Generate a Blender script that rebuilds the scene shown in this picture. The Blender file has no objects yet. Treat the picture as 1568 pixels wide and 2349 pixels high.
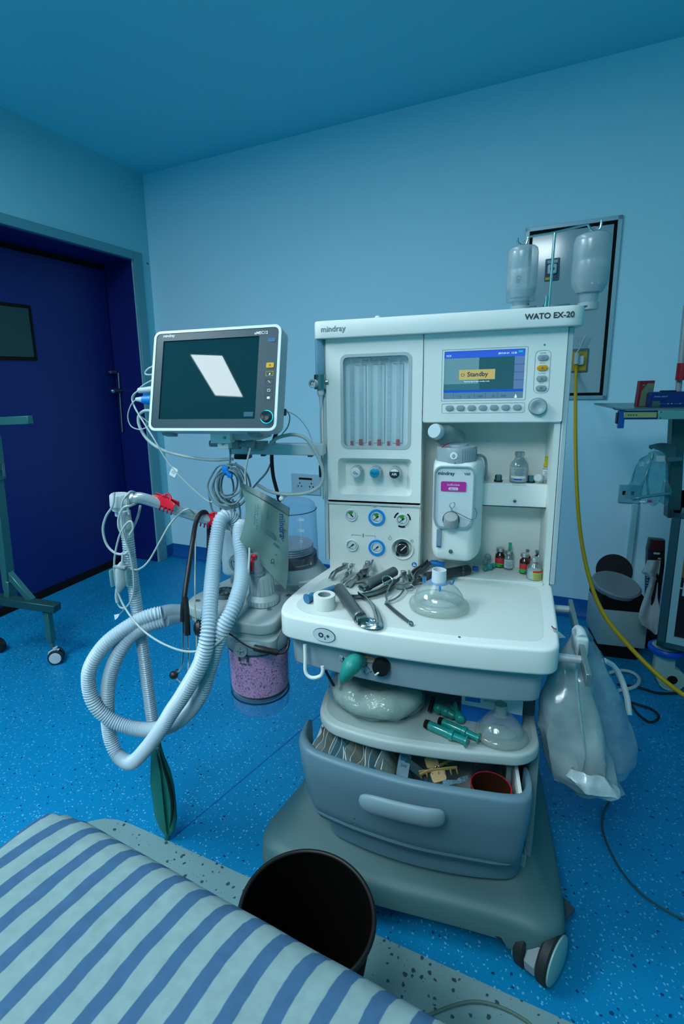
import bpy, bmesh, math, random
from mathutils import Vector, Matrix, Quaternion, noise
random.seed(7)
S = bpy.context.scene
C = S.collection
PI = math.pi
# ------------------------------------------------------------------ camera
W_PX, H_PX, F_PX = 1568, 2349, 1176.0
CX, CY = 685.3, 1112.8
CAM = Vector((0.3672 - 0.3211, -1.305, 1.25))
def cam_axes(yaw, pitch, roll):
    cy, sy = math.cos(yaw), math.sin(yaw)
    fw = Vector((sy*math.cos(pitch), cy*math.cos(pitch), math.sin(pitch)))
    r = Vector((cy, -sy, 0)); u = r.cross(fw)
    return r*math.cos(roll)+u*math.sin(roll), -r*math.sin(roll)+u*math.cos(roll), fw
RT, UP, FW = cam_axes(math.radians(-17.23), math.radians(-11.63), math.radians(-1.69))
cd = bpy.data.cameras.new('camera'); co = bpy.data.objects.new('camera', cd); C.objects.link(co)
co.matrix_world = Matrix(((RT.x, UP.x, -FW.x, CAM.x), (RT.y, UP.y, -FW.y, CAM.y), (RT.z, UP.z, -FW.z, CAM.z), (0, 0, 0, 1)))
cd.sensor_fit = 'AUTO'; cd.sensor_width = 36; cd.lens = 36*F_PX/H_PX
cd.shift_x = (W_PX/2-CX)/H_PX; cd.shift_y = (CY-H_PX/2)/H_PX
cd.clip_start = 0.05
S.camera = co
S.view_settings.view_transform = 'Standard'; S.view_settings.look = 'None'
S.view_settings.gamma = 1; S.view_settings.use_curve_mapping = False
S.view_settings.exposure = 0.9
try: S.cycles.use_denoising = True
except Exception: pass
S.cycles.max_bounces = 8; S.cycles.transparent_max_bounces = 16
S.cycles.caustics_reflective = False; S.cycles.caustics_refractive = False
# measuring helpers: the sight line through a point of the photograph, met with a known plane
def ray(x, y): return RT*((x-CX)/F_PX) - UP*((y-CY)/F_PX) + FW
def at(x, y, Y):
    d = ray(x, y); return CAM + d*((Y-CAM.y)/d.y)
def atz(x, y, z):
    d = ray(x, y); return CAM + d*((z-CAM.z)/d.z)
def atx(x, y, X):
    d = ray(x, y); return CAM + d*((X-CAM.x)/d.x)
# room frame (the machine stands square to x/y, the room is turned by -8.65 deg)
TH = math.radians(-8.65); RX = Vector((math.cos(TH), math.sin(TH), 0)); RY = Vector((-math.sin(TH), math.cos(TH), 0))
def rm(a, b, z=0.0): return RX*a + RY*b + Vector((0, 0, z))
def atb(x, y, b):
    d = ray(x, y); return CAM + d*((b-CAM.dot(RY))/d.dot(RY))
ROOM = Matrix.Rotation(TH, 4, 'Z')
CEIL = 2.57; BACK = 1.58; LEFT = -2.20
# ------------------------------------------------------------------ world and lamps
wd = bpy.data.worlds.new('world'); S.world = wd; wd.use_nodes = True
wd.node_tree.nodes['Background'].inputs[0].default_value = (0.02, 0.44, 0.56, 1)
wd.node_tree.nodes["Background"].inputs[1].default_value = 0.34
LAMP_COL = (0.78, 0.93, 0.98)
# ceiling light panels (room x, room y, size x, size y, emission); all but the first are added to brighten the room
LAMPS = [(-1.40, -2.53, 0.24, 0.62, 12.0), (-1.50, -1.30, 0.6, 0.9, 15.0), (-0.05, -2.2, 0.6, 1.0, 12.0), (-0.45, -0.30, 0.3, 1.0, 3.5)]
# ------------------------------------------------------------------ materials
MATS = {}
def mat(name, col, rough=0.5, metal=0.0, spec=0.5, var=0.0, vs=8.0, bump=0.0, bs=60.0, coat=0.0, alpha=1.0, trans=0.0, emit=None, es=1.0, ior=1.45, sss=0.0):
    if name in MATS: return MATS[name]
    m = bpy.data.materials.new(name); m.use_nodes = True; nt = m.node_tree; b = nt.nodes['Principled BSDF']
    I = b.inputs
    I['Base Color'].default_value = (*col, 1); I['Roughness'].default_value = rough; I['Metallic'].default_value = metal
    I['Specular IOR Level'].default_value = spec; I['Coat Weight'].default_value = coat; I['Alpha'].default_value = alpha
    I['Transmission Weight'].default_value = trans; I['IOR'].default_value = ior
    if emit: I['Emission Color'].default_value = (*emit, 1); I['Emission Strength'].default_value = es
    if sss: I['Subsurface Weight'].default_value = sss; I['Subsurface Scale'].default_value = 0.02
    tc = nt.nodes.new('ShaderNodeTexCoord')
    n = nt.nodes.new('ShaderNodeTexNoise'); n.inputs['Scale'].default_value = vs; n.inputs['Detail'].default_value = 4
    nt.links.new(tc.outputs['Object'], n.inputs['Vector'])
    v = var if var else 0.04
    mx = nt.nodes.new('ShaderNodeMix'); mx.data_type = 'RGBA'
    mx.inputs['A'].default_value = (*[c*(1-v) for c in col], 1); mx.inputs['B'].default_value = (*[min(1, c*(1+v)) for c in col], 1)
    nt.links.new(n.outputs['Fac'], mx.inputs['Factor']); nt.links.new(mx.outputs['Result'], I['Base Color'])
    if bump:
        n2 = nt.nodes.new('ShaderNodeTexNoise'); n2.inputs['Scale'].default_value = bs; n2.inputs['Detail'].default_value = 3
        bp = nt.nodes.new('ShaderNodeBump'); bp.inputs['Strength'].default_value = bump; bp.inputs['Distance'].default_value = 0.004
        nt.links.new(tc.outputs['Object'], n2.inputs['Vector']); nt.links.new(n2.outputs['Fac'], bp.inputs['Height']); nt.links.new(bp.outputs['Normal'], I['Normal'])
    MATS[name] = m; return m
def film(name, tint, opacity, rough=0.1, spec=0.5, bump=0.0, bs=30.0, body=None):
    """thin clear plastic or glass: see-through with a tint, plus a glossy coat and a little milky body"""
    if name in MATS: return MATS[name]
    m = bpy.data.materials.new(name); m.use_nodes = True; nt = m.node_tree
    for n in list(nt.nodes): nt.nodes.remove(n)
    out = nt.nodes.new('ShaderNodeOutputMaterial'); tr = nt.nodes.new('ShaderNodeBsdfTransparent'); tr.inputs[0].default_value = (*tint, 1)
    pb = nt.nodes.new('ShaderNodeBsdfPrincipled'); pb.inputs['Base Color'].default_value = (*(body or tint), 1); pb.inputs['Roughness'].default_value = rough
    gl = nt.nodes.new('ShaderNodeBsdfGlossy'); gl.inputs['Roughness'].default_value = rough
    m1 = nt.nodes.new('ShaderNodeMixShader'); m2 = nt.nodes.new('ShaderNodeMixShader'); lw = nt.nodes.new('ShaderNodeLayerWeight'); lw.inputs[0].default_value = 0.5; pw = nt.nodes.new('ShaderNodeMath'); pw.operation = 'POWER'; pw.inputs[1].default_value = 4.0; fr = nt.nodes.new('ShaderNodeMath'); fr.operation = 'MULTIPLY_ADD'; fr.inputs[1].default_value = 0.55; fr.inputs[2].default_value = 0.04
    L = nt.links.new; L(lw.outputs['Facing'], pw.inputs[0]); L(pw.outputs[0], fr.inputs[0])
    n2 = nt.nodes.new('ShaderNodeTexNoise'); n2.inputs['Scale'].default_value = bs; n2.inputs['Detail'].default_value = 4
    tc = nt.nodes.new('ShaderNodeTexCoord'); L(tc.outputs['Object'], n2.inputs['Vector'])
    if bump:
        bp = nt.nodes.new('ShaderNodeBump'); bp.inputs['Strength'].default_value = bump; bp.inputs['Distance'].default_value = 0.01
        L(n2.outputs['Fac'], bp.inputs['Height'])
        for q in (pb, gl, lw): L(bp.outputs['Normal'], q.inputs['Normal'])
    mr = nt.nodes.new('ShaderNodeMapRange'); mr.inputs[1].default_value = 0.3; mr.inputs[2].default_value = 0.7
    mr.inputs[3].default_value = max(0, opacity*(0.7 if bump else 0.97)); mr.inputs[4].default_value = min(1, opacity*(1.3 if bump else 1.03)); L(n2.outputs['Fac'], mr.inputs[0])
    L(mr.outputs[0], m1.inputs[0]); L(tr.outputs[0], m1.inputs[1]); L(pb.outputs[0], m1.inputs[2])
    L(fr.outputs[0], m2.inputs[0]); L(m1.outputs[0], m2.inputs[1]); L(gl.outputs[0], m2.inputs[2]); L(m2.outputs[0], out.inputs[0])
    MATS[name] = m; return m
white = mat('white_plastic', (0.78, 0.82, 0.80), 0.38, var=0.03)
cream = mat('offwhite_plastic', (0.72, 0.76, 0.73), 0.5, var=0.04)
lgrey = mat('light_grey_plastic', (0.42, 0.49, 0.51), 0.45, var=0.04)
mgrey = mat('mid_grey_plastic', (0.24, 0.30, 0.33), 0.5, var=0.05)
bgrey = mat('blue_grey_plastic', (0.12, 0.22, 0.28), 0.42, var=0.05)
base_m = mat('grey_green_base_plastic', (0.060, 0.140, 0.155), 0.5, var=0.06, vs=4)
dgrey = mat('dark_grey_plastic', (0.05, 0.065, 0.07), 0.45, var=0.1)
black = mat('black_plastic', (0.008, 0.009, 0.01), 0.42, var=0.1)
mattblack = mat('matt_black', (0.006, 0.006, 0.006), 0.85, spec=0.2)
steel = mat('stainless_steel', (0.62, 0.66, 0.67), 0.20, 1.0, var=0.08)
dsteel = mat('dull_steel', (0.30, 0.35, 0.36), 0.30, 1.0, var=0.15, vs=40)
alu = mat('brushed_aluminium', (0.56, 0.63, 0.66), 0.38, 0.30, var=0.06)
inkdark = mat('dark_ink', (0.03, 0.05, 0.06), 0.6)
inkgrey = mat('grey_ink', (0.14, 0.20, 0.22), 0.6)
inkwhite = mat('white_ink', (0.8, 0.85, 0.85), 0.6)
cyanring = mat('cyan_ring_plastic', (0.0, 0.24, 0.70), 0.45)
bluepl = mat('blue_plastic', (0.0, 0.18, 0.62), 0.4)
green = mat('teal_green_plastic', (0.02, 0.30, 0.24), 0.35, var=0.1, vs=30)
dgreen = mat('green_rubber', (0.002, 0.17, 0.14), 0.5, var=0.15, vs=20)
red = mat('red_plastic', (0.62, 0.0, 0.02), 0.3, var=0.1)
cable_m = mat('grey_cable', (0.38, 0.47, 0.47), 0.5, var=0.06)
cable_d = mat('slate_cable', (0.13, 0.21, 0.24), 0.5, var=0.08)
hose_m = mat('ribbed_hose_plastic', (0.46, 0.57, 0.65), 0.35, sss=0.0, var=0.03)
glass = film('clear_glass', (0.93, 0.97, 0.97), 0.04, 0.03)
# ------------------------------------------------------------------ builders
def nb(): return bmesh.new()
def _merge(bm, t, M=None, mi=0):
    if M is not None: t.transform(M)
    for f in t.faces: f.material_index = mi
    me = bpy.data.meshes.new('tmp'); t.to_mesh(me); t.free(); bm.from_mesh(me); bpy.data.meshes.remove(me)
def box(bm, c, s, bev=0.0, seg=2, M=None, mi=0):
    t = nb(); bmesh.ops.create_cube(t, size=1)
    t.transform(Matrix.Translation(c) @ Matrix.Diagonal((s[0], s[1], s[2], 1)))
    if bev: bmesh.ops.bevel(t, geom=list(t.edges), offset=min(bev, 0.49*min(s)), segments=seg, profile=0.5, affect='EDGES')
    _merge(bm, t, M, mi)
def b2(bm, a, b, bev=0.0, seg=2, M=None, mi=0):
    box(bm, [(a[i]+b[i])/2 for i in range(3)], [abs(b[i]-a[i]) for i in range(3)], bev, seg, M, mi)
def prism(bm, pts, d0, d1, axis='z', bev=0.0, seg=2, M=None, mi=0, taper=1.0):
    """outline pts extruded along axis; for 'y' pts are (x,z), for 'x' pts are (y,z)"""
    t = nb(); n = len(pts)
    cx = sum(p[0] for p in pts)/n; cy = sum(p[1] for p in pts)/n
    def mk(p, d):
        return {'z': (p[0], p[1], d), 'y': (p[0], d, p[1]), 'x': (d, p[0], p[1])}[axis]
    v0 = [t.verts.new(mk(p, d0)) for p in pts]
    v1 = [t.verts.new(mk((cx+(p[0]-cx)*taper, cy+(p[1]-cy)*taper), d1)) for p in pts]
    f0 = t.faces.new(v0); f1 = t.faces.new(v1[::-1])
    for i in range(n): t.faces.new((v0[i], v1[i], v1[(i+1) % n], v0[(i+1) % n]))
    bmesh.ops.recalc_face_normals(t, faces=t.faces)
    if bev:
        es = set(f0.edges) | set(f1.edges)
        bmesh.ops.bevel(t, geom=list(es), offset=bev, segments=seg, profile=0.5, affect='EDGES')
    _merge(bm, t, M, mi)
def rr(x0, y0, x1, y1, r, n=5):
    r = min(r, (x1-x0)/2*0.999, (y1-y0)/2*0.999); o = []
    for cx, cy, a in ((x1-r, y1-r, 0), (x0+r, y1-r, 90), (x0+r, y0+r, 180), (x1-r, y0+r, 270)):
        for k in range(n+1):
            q = math.radians(a+90*k/n); o.append((cx+r*math.cos(q), cy+r*math.sin(q)))
    return o
def circ(cx, cy, r, n=24, ry=None): return [(cx+r*math.cos(2*PI*k/n), cy+(ry or r)*math.sin(2*PI*k/n)) for k in range(n)]
def rpoly(pts, r, n=4):
    """round the corners of an outline; r one radius or one per corner"""
    o = []; N = len(pts); rs = r if isinstance(r, (list, tuple)) else [r]*N
    for i in range(N):
        p = Vector(pts[i]); a = Vector(pts[i-1])-p; b = Vector(pts[(i+1) % N])-p
        q = min(rs[i], a.length*0.49, b.length*0.49)
        s = p+a.normalized()*q; e = p+b.normalized()*q
        for k in range(n+1):
            t = k/n; o.append(tuple((1-t)**2*s+2*t*(1-t)*p+t*t*e))
    return o
def lathe(bm, prof, M=None, n=28, mi=0, close=True):
    t = nb(); rings = []
    for r, z in prof:
        rings.append([t.verts.new((0, 0, z))] if r < 1e-6 else [t.verts.new((r*math.cos(2*PI*k/n), r*math.sin(2*PI*k/n), z)) for k in range(n)])
    for a, b in zip(rings, rings[1:]):
        for k in range(n):
            k2 = (k+1) % n
            if len(a) == 1 and len(b) == 1: break
            if len(a) == 1: t.faces.new((a[0], b[k2], b[k]))
            elif len(b) == 1: t.faces.new((a[k], a[k2], b[0]))
            else: t.faces.new((a[k], a[k2], b[k2], b[k]))
    if close:
        if len(rings[0]) > 1: t.faces.new(rings[0][::-1])
        if len(rings[-1]) > 1: t.faces.new(rings[-1])
    bmesh.ops.recalc_face_normals(t, faces=t.faces)
    _merge(bm, t, M, mi)
def zto(d, p=(0, 0, 0)):
    return Matrix.Translation(p) @ Vector((0, 0, 1)).rotation_difference(Vector(d).normalized()).to_matrix().to_4x4()
def cyl(bm, p0, p1, r0, r1=None, n=20, mi=0):
    p0 = Vector(p0); p1 = Vector(p1); L = (p1-p0).length
    lathe(bm, [(r0, 0), (r0 if r1 is None else r1, L)], zto(p1-p0, p0), n, mi)
def ball(bm, c, r, M=None, s=(1, 1, 1), mi=0, u=16, v=10):
    t = nb(); bmesh.ops.create_uvsphere(t, u_segments=u, v_segments=v, radius=r)
    t.transform(Matrix.Translation(c) @ (M or Matrix()) @ Matrix.Diagonal((*s, 1))); _merge(bm, t, None, mi)
def spline(pts, n=8, closed=False):
    P = [Vector(p) for p in pts]; o = []; N = len(P); last = N if closed else N-1
    for i in range(last):
        p1 = P[i]; p2 = P[(i+1) % N]
        p0 = P[i-1] if (i > 0 or closed) else p1*2-p2
        p3 = P[(i+2) % N] if (i+2 < N or closed) else p2*2-p1
        for k in range(n):
            t = k/n
            o.append(0.5*((2*p1)+(p2-p0)*t+(2*p0-5*p1+4*p2-p3)*t*t+(3*p1-p0-3*p2+p3)*t**3))
    if not closed: o.append(P[-1])
    return o
def resample(pts, step):
    o = [pts[0].copy()]; acc = 0.0
    for a, b in zip(pts, pts[1:]):
        L = (b-a).length
        if L < 1e-9: continue
        t = step-acc
        while t <= L: o.append(a+(b-a)*(t/L)); t += step
        acc = (acc+L) % step if acc+L >= step else acc+L
    return o
def sweep(bm, pts, rad, n=8, closed=False, caps=True, mi=0, flat=None):
    """tube along pts; rad a number or one per point; flat=(a,b) scales the two section axes"""
    t = nb(); P = [Vector(p) for p in pts]; N = len(P); rings = []; prev = None
    for i in range(N):
        if closed: d = P[(i+1) % N]-P[i-1]
        else: d = P[min(i+1, N-1)]-P[max(i-1, 0)]
        if d.length < 1e-9: d = Vector((0, 0, 1))
        d.normalize()
        if prev is None:
            u = d.orthogonal().normalized() if abs(d.z) > 0.95 else d.cross(Vector((0, 0, 1))).normalized()
        else:
            u = prev-d*prev.dot(d)
            u = u.normalized() if u.length > 1e-6 else d.orthogonal().normalized()
        prev = u; w = d.cross(u); r = rad[i] if isinstance(rad, (list, tuple)) else rad
        fa, fb = flat or (1, 1)
        rings.append([t.verts.new(P[i]+(u*math.cos(2*PI*k/n)*fa+w*math.sin(2*PI*k/n)*fb)*r) for k in range(n)])
    for i in range(N if closed else N-1):
        a = rings[i]; b = rings[(i+1) % N]
        for k in range(n): t.faces.new((a[k], a[(k+1) % n], b[(k+1) % n], b[k]))
    if caps and not closed: t.faces.new(rings[0][::-1]); t.faces.new(rings[-1])
    bmesh.ops.recalc_face_normals(t, faces=t.faces)
    _merge(bm, t, None, mi)
def tube(bm, pts, r, n=8, closed=False, sub=8, mi=0, flat=None):
    sweep(bm, spline(pts, sub, closed), r, n, closed, True, mi, flat)
def ribbed(bm, pts, r, pitch=0.006, depth=0.0016, n=20, mi=0):
    P = resample(spline(pts, 24), pitch/4)
    sweep(bm, P, [r-depth*(0.5-0.5*math.cos(2*PI*i/4)) for i in range(len(P))], n, mi=mi)
def ring(bm, c, R, r, nrm=(0, 0, 1), n=28, m=8, mi=0, a0=0, a1=360):
    M = zto(nrm, c); full = (a1-a0) >= 360
    k = n if full else n+1
    pts = [M @ Vector((R*math.cos(math.radians(a0+(a1-a0)*i/n)), R*math.sin(math.radians(a0+(a1-a0)*i/n)), 0)) for i in range(k)]
    sweep(bm, pts, r, m, full, mi=mi)
def sheet(bm, rows, th=0.0, mi=0, closed=False):
    """grid of points; th > 0 gives it a thickness"""
    t = nb(); R = [[t.verts.new(p) for p in row] for row in rows]
    for a, b in zip(R, R[1:]):
        m = len(a)
        for k in range(m if closed else m-1): t.faces.new((a[k], a[(k+1) % m], b[(k+1) % m], b[k]))
    bmesh.ops.recalc_face_normals(t, faces=t.faces)
    if th: bmesh.ops.solidify(t, geom=list(t.faces), thickness=th)
    _merge(bm, t, None, mi)
_tc = {}
def txt(bm, s, p, size, M=None, align='LEFT', sx=1.0, mi=0, th=0.0003, bold=0.0, shear=0.0):
    """lettering standing in the x/z plane facing -y at p"""
    key = (s, align, bold, shear)
    if key not in _tc:
        cu = bpy.data.curves.new('t', 'FONT'); cu.body = s; cu.size = 1; cu.align_x = align; cu.resolution_u = 3; cu.offset = bold; cu.shear = shear
        ob = bpy.data.objects.new('t', cu); C.objects.link(ob); bpy.context.view_layer.update()
        me = bpy.data.meshes.new_from_object(ob); bpy.data.objects.remove(ob); bpy.data.curves.remove(cu); _tc[key] = me
    t = nb(); t.from_mesh(_tc[key])
    t.transform(Matrix.Translation(p) @ (M or Matrix()) @ Matrix.Rotation(PI/2, 4, 'X') @ Matrix.Diagonal((size*sx, size, 1, 1)))
    _merge(bm, t, None, mi)
ORG = {}
def finish(name, bm, m, org, smooth=40, nodouble=False):
    if len(bm.faces) == 0: box(bm, org, (0.001,)*3)
    bmesh.ops.translate(bm, verts=bm.verts, vec=-Vector(org))
    me = bpy.data.meshes.new(name); bm.to_mesh(me); bm.free()
    for mm in (m if isinstance(m, (list, tuple)) else [m]): me.materials.append(mm)
    if smooth:
        me.polygons.foreach_set('use_smooth', [True]*len(me.polygons)); me.set_sharp_from_angle(angle=math.radians(smooth))
    me.update()
    o = bpy.data.objects.new(name, me); C.objects.link(o); return o
def thing(name, label, cat, loc=(0, 0, 0), group=None, kind=None):
    o = bpy.data.objects.new(name, None); C.objects.link(o); o.location = loc; o.empty_display_size = 0.05
    o['label'] = label; o['category'] = cat
    if group: o['group'] = group
    if kind: o['kind'] = kind
    ORG[o.name] = Vector(loc); return o
def part(name, bm, m, parent, label=None, smooth=40, kind=None):
    org = ORG[parent.name]; o = finish(name, bm, m, org, smooth); o.parent = parent; ORG[o.name] = org
    if label: o['label'] = label
    if kind: o['kind'] = kind
    return o
def single(name, label, cat, bm, m, group=None, kind=None, smooth=40):
    xs = [v.co.copy() for v in bm.verts]
    lo = Vector([min(v[i] for v in xs) for i in range(3)]); hi = Vector([max(v[i] for v in xs) for i in range(3)])
    org = Vector(((lo.x+hi.x)/2, (lo.y+hi.y)/2, lo.z))
    o = finish(name, bm, m, org, smooth); o.location = org; ORG[o.name] = org
    o['label'] = label; o['category'] = cat
    if group: o['group'] = group
    if kind: o['kind'] = kind
    return o
def struct(name, bm, m, parent=None, smooth=40):
    if parent: o = part(name, bm, m, parent, smooth=smooth)
    else:
        o = finish(name, bm, m, (0, 0, 0), smooth); o['kind'] = 'structure'; ORG[o.name] = Vector()
    return o
def dup(root, loc, rotz=0.0, label=None, group=None):
    r = root.copy(); C.objects.link(r); r.location = loc; r.rotation_euler = (0, 0, rotz)
    if label: r['label'] = label
    if group: r['group'] = group
    for ch in list(root.children):
        c = ch.copy(); C.objects.link(c); c.parent = r
        for g in ch.children:
            d = g.copy(); C.objects.link(d); d.parent = c
    return r
# ------------------------------------------------------------------ room shell
def wallmat(name, col, var=0.03):
    return mat(name, col, 0.55, spec=0.3, var=var, vs=1.5, bump=0.04, bs=120)
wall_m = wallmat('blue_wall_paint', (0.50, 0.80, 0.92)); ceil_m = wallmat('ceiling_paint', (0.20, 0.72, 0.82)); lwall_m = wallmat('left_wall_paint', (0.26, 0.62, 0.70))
trim_m = mat('teal_door_trim', (0.10, 0.32, 0.38), 0.45)
door_m = mat('deep_blue_door_paint', (0.003, 0.012, 0.135), 0.45, var=0.1, vs=2)
cove_m = mat('blue_cove_vinyl', (0.0, 0.10, 0.36), 0.5)
def speckled(name, base, light, dark, scale, amt, dk):
    m = bpy.data.materials.new(name); m.use_nodes = True; nt = m.node_tree; b = nt.nodes['Principled BSDF']; L = nt.links.new
    tc = nt.nodes.new('ShaderNodeTexCoord'); prev = None
    n = nt.nodes.new('ShaderNodeTexNoise'); n.inputs['Scale'].default_value = 3; n.inputs['Detail'].default_value = 5; L(tc.outputs['Object'], n.inputs['Vector'])
    c0 = nt.nodes.new('ShaderNodeMix'); c0.data_type = 'RGBA'; c0.inputs['A'].default_value = (*[c*0.86 for c in base], 1); c0.inputs['B'].default_value = (*[c*1.12 for c in base], 1)
    L(n.outputs['Fac'], c0.inputs['Factor']); prev = c0.outputs['Result']
    for col, sc, am, off in ((light, scale, amt, 0), (light, scale*0.55, amt*0.6, 3), (dark, scale*0.5, dk, 7), (dark, scale*1.2, dk*0.6, 11)):
        mp = nt.nodes.new('ShaderNodeMapping'); mp.inputs['Location'].default_value = (off, off*0.7, 0); L(tc.outputs['Object'], mp.inputs['Vector'])
        dn = nt.nodes.new('ShaderNodeTexNoise'); dn.inputs['Scale'].default_value = sc*1.7; L(mp.outputs[0], dn.inputs['Vector'])
        ad = nt.nodes.new('ShaderNodeMixRGB'); ad.blend_type = 'ADD'; ad.inputs[0].default_value = 0.008; L(mp.outputs[0], ad.inputs[1]); L(dn.outputs['Color'], ad.inputs[2])
        v = nt.nodes.new('ShaderNodeTexVoronoi'); v.inputs['Scale'].default_value = sc; v.inputs['Randomness'].default_value = 1; L(ad.outputs[0], v.inputs['Vector'])
        sp = nt.nodes.new('ShaderNodeSeparateColor'); L(v.outputs['Color'], sp.inputs[0])
        ml = nt.nodes.new('ShaderNodeMath'); ml.operation = 'MULTIPLY'; ml.inputs[1].default_value = am; L(sp.outputs[0], ml.inputs[0])
        lt = nt.nodes.new('ShaderNodeMath'); lt.operation = 'SUBTRACT'; L(ml.outputs[0], lt.inputs[0]); L(v.outputs['Distance'], lt.inputs[1])
        sm = nt.nodes.new('ShaderNodeMapRange'); sm.inputs[1].default_value = 0.0; sm.inputs[2].default_value = 0.06; sm.inputs[4].default_value = 0.85; L(lt.outputs[0], sm.inputs[0])
        mx = nt.nodes.new('ShaderNodeMix'); mx.data_type = 'RGBA'; mx.inputs['B'].default_value = (*col, 1); L(prev, mx.inputs['A']); L(sm.outputs[0], mx.inputs['Factor']); prev = mx.outputs['Result']
    L(prev, b.inputs['Base Color']); b.inputs['Roughness'].default_value = 0.42; b.inputs['Specular IOR Level'].default_value = 0.35
    return m
floor_m = speckled('blue_speckled_vinyl', (0.0, 0.215, 0.46), (0.12, 0.46, 0.70), (0.0, 0.02, 0.10), 110, 0.36, 0.26)
inlay_m = speckled('grey_speckled_vinyl', (0.19, 0.33, 0.35), (0.30, 0.46, 0.48), (0.005, 0.03, 0.05), 120, 0.12, 0.34)
bm = nb(); b2(bm, (-3.2, -4.2, -0.05), (3.4, BACK+0.1, 0), M=ROOM); struct('floor', bm, floor_m)
bm = nb(); prism(bm, rpoly([(-0.93, -3.6), (3.2, -3.6), (3.2, -0.373), (-0.93, -0.373)], [0.1, 0.1, 0.1, 0.16], 6), -0.001, 0.0015, M=ROOM); struct('trim_1', bm, inlay_m)
bm = nb(); sd = (rm(-0.43, 0.43)-rm(-0.63, -0.37))
p0 = atz(780, 1600, 0); p1 = atz(392, 1926, 0); d = (p1-p0).normalized(); q = d.cross(Vector((0, 0, 1)))*0.002; p0 = p0-d*0.4
prism(bm, [tuple((p0+q).xy), tuple((p1+q).xy), tuple((p1-q).xy), tuple((p0-q).xy)], -0.002, 0.0006); struct('trim_2', bm, mat('floor_weld_seam', (0.0, 0.10, 0.33), 0.5))
bm = nb(); b2(bm, (LEFT-0.3, BACK, 0), (3.4, BACK+0.12, CEIL), M=ROOM); struct('wall_back', bm, wall_m)
DZ = 2.03; DR = 1.42; DL = -0.9
bm = nb()
b2(bm, (LEFT-0.25, DR, 0), (LEFT, BACK, CEIL), M=ROOM); b2(bm, (LEFT-0.25, -3.6, 0), (LEFT, DL, CEIL), M=ROOM); b2(bm, (LEFT-0.25, DL, DZ), (LEFT, DR, CEIL), M=ROOM)
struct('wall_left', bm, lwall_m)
bm = nb(); b2(bm, (LEFT-0.3, -4.2, CEIL), (3.4, BACK+0.12, CEIL+0.08), M=ROOM); struct('ceiling', bm, ceil_m)
bm = nb(); prism(bm, [(BACK-0.045, 0.0015), (BACK-0.02, 0.006), (BACK-0.006, 0.025), (BACK-0.003, 0.09), (BACK+0.01, 0.09), (BACK+0.01, 0.0)], LEFT, 3.3, 'x', M=ROOM); struct('baseboard_back', bm, cove_m)
bm = nb(); b2(bm, (LEFT-0.01, DR+0.085, 0), (LEFT+0.003, BACK, 0.09), M=ROOM); struct('baseboard_left', bm, cove_m)
# door in the left wall
bm = nb()
for a, b in (((LEFT-0.01, DR, 0), (LEFT+0.012, DR+0.08, DZ+0.05)), ((LEFT-0.01, DL-0.08, 0), (LEFT+0.012, DL, DZ+0.05)), ((LEFT-0.01, DL, DZ), (LEFT+0.012, DR, DZ+0.05))): b2(bm, a, b, 0.003, 1, M=ROOM)
door = struct('door_1', bm, trim_m)
bm = nb(); b2(bm, (LEFT-0.25, DR-0.004, 0), (LEFT-0.012, DR+0.004, DZ), M=ROOM); b2(bm, (LEFT-0.25, DL, DZ-0.006), (LEFT-0.012, DR, DZ), M=ROOM); part('jamb_lining', bm, door_m, door)
LF = LEFT-0.24
bm = nb(); b2(bm, (LF-0.045, DL, 0.045), (LF, DR-0.012, DZ-0.04), 0.002, 1, M=ROOM); leaf = part('door_leaf', bm, door_m, door)
bm = nb(); b2(bm, (LF-0.05, DL, 0.0), (LF+0.003, DR-0.01, 0.05), M=ROOM); part('bottom_seal', bm, mattblack, door)
bm = nb(); b2(bm, (LF-0.045, DL, DZ-0.041), (LF-0.012, DR, DZ+0.002), M=ROOM); b2(bm, (LF-0.04, DR-0.012, 0), (LF-0.02, DR-0.004, DZ), M=ROOM); part('gap_backing', bm, mattblack, door)  # black backing added to keep outside light out of the gaps round the leaf
bm = nb(); b2(bm, (LF-0.01, DR-0.003, 0), (LF+0.03, DR+0.02, DZ-0.01), 0.004, 1, M=ROOM); part('edge_strip', bm, mat('grey_blue_metal', (0.12, 0.24, 0.32), 0.4, 0.5), door)
bm = nb(); prism(bm, rr(0.36, 1.40, 0.82, 1.705, 0.006), LF-0.01, LF+0.006, 'x', M=ROOM); wf = part('window_frame', bm, mattblack, door)
bm = nb(); b2(bm, (LF+0.004, 0.38, 1.42), (LF+0.0075, 0.80, 1.685), M=ROOM); part('window_pane', bm, mat('dark_green_glass', (0.012, 0.045, 0.045), 0.15), wf)
bm = nb(); h = rm(LF, DR-0.035, 1.21)
cyl(bm, h, h+RX*0.05, 0.018); ball(bm, h+RX*0.055-RY*0.06, 0.018); cyl(bm, h+RX*0.05-RY*0.07, h+RX*0.05+RY*0.05, 0.009)
cyl(bm, h+RX*0.04+RY*0.02+Vector((0, 0, 0.12)), h+RX*0.04+RY*0.005-Vector((0, 0, 0.28)), 0.006); box(bm, (LF+0.02, DR-0.05, 1.335), (0.03, 0.06, 0.02), 0.004, M=ROOM)
part('door_handle', bm, dsteel, leaf)
# small mark on the wall beside the door
bm = nb(); c = rm(LEFT+0.003, 1.555, 2.03); box(bm, c, (0.006, 0.018, 0.008), 0.002); struct('trim_3', bm, mat('dark_screw_cap', (0.03, 0.1, 0.13)))
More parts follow.
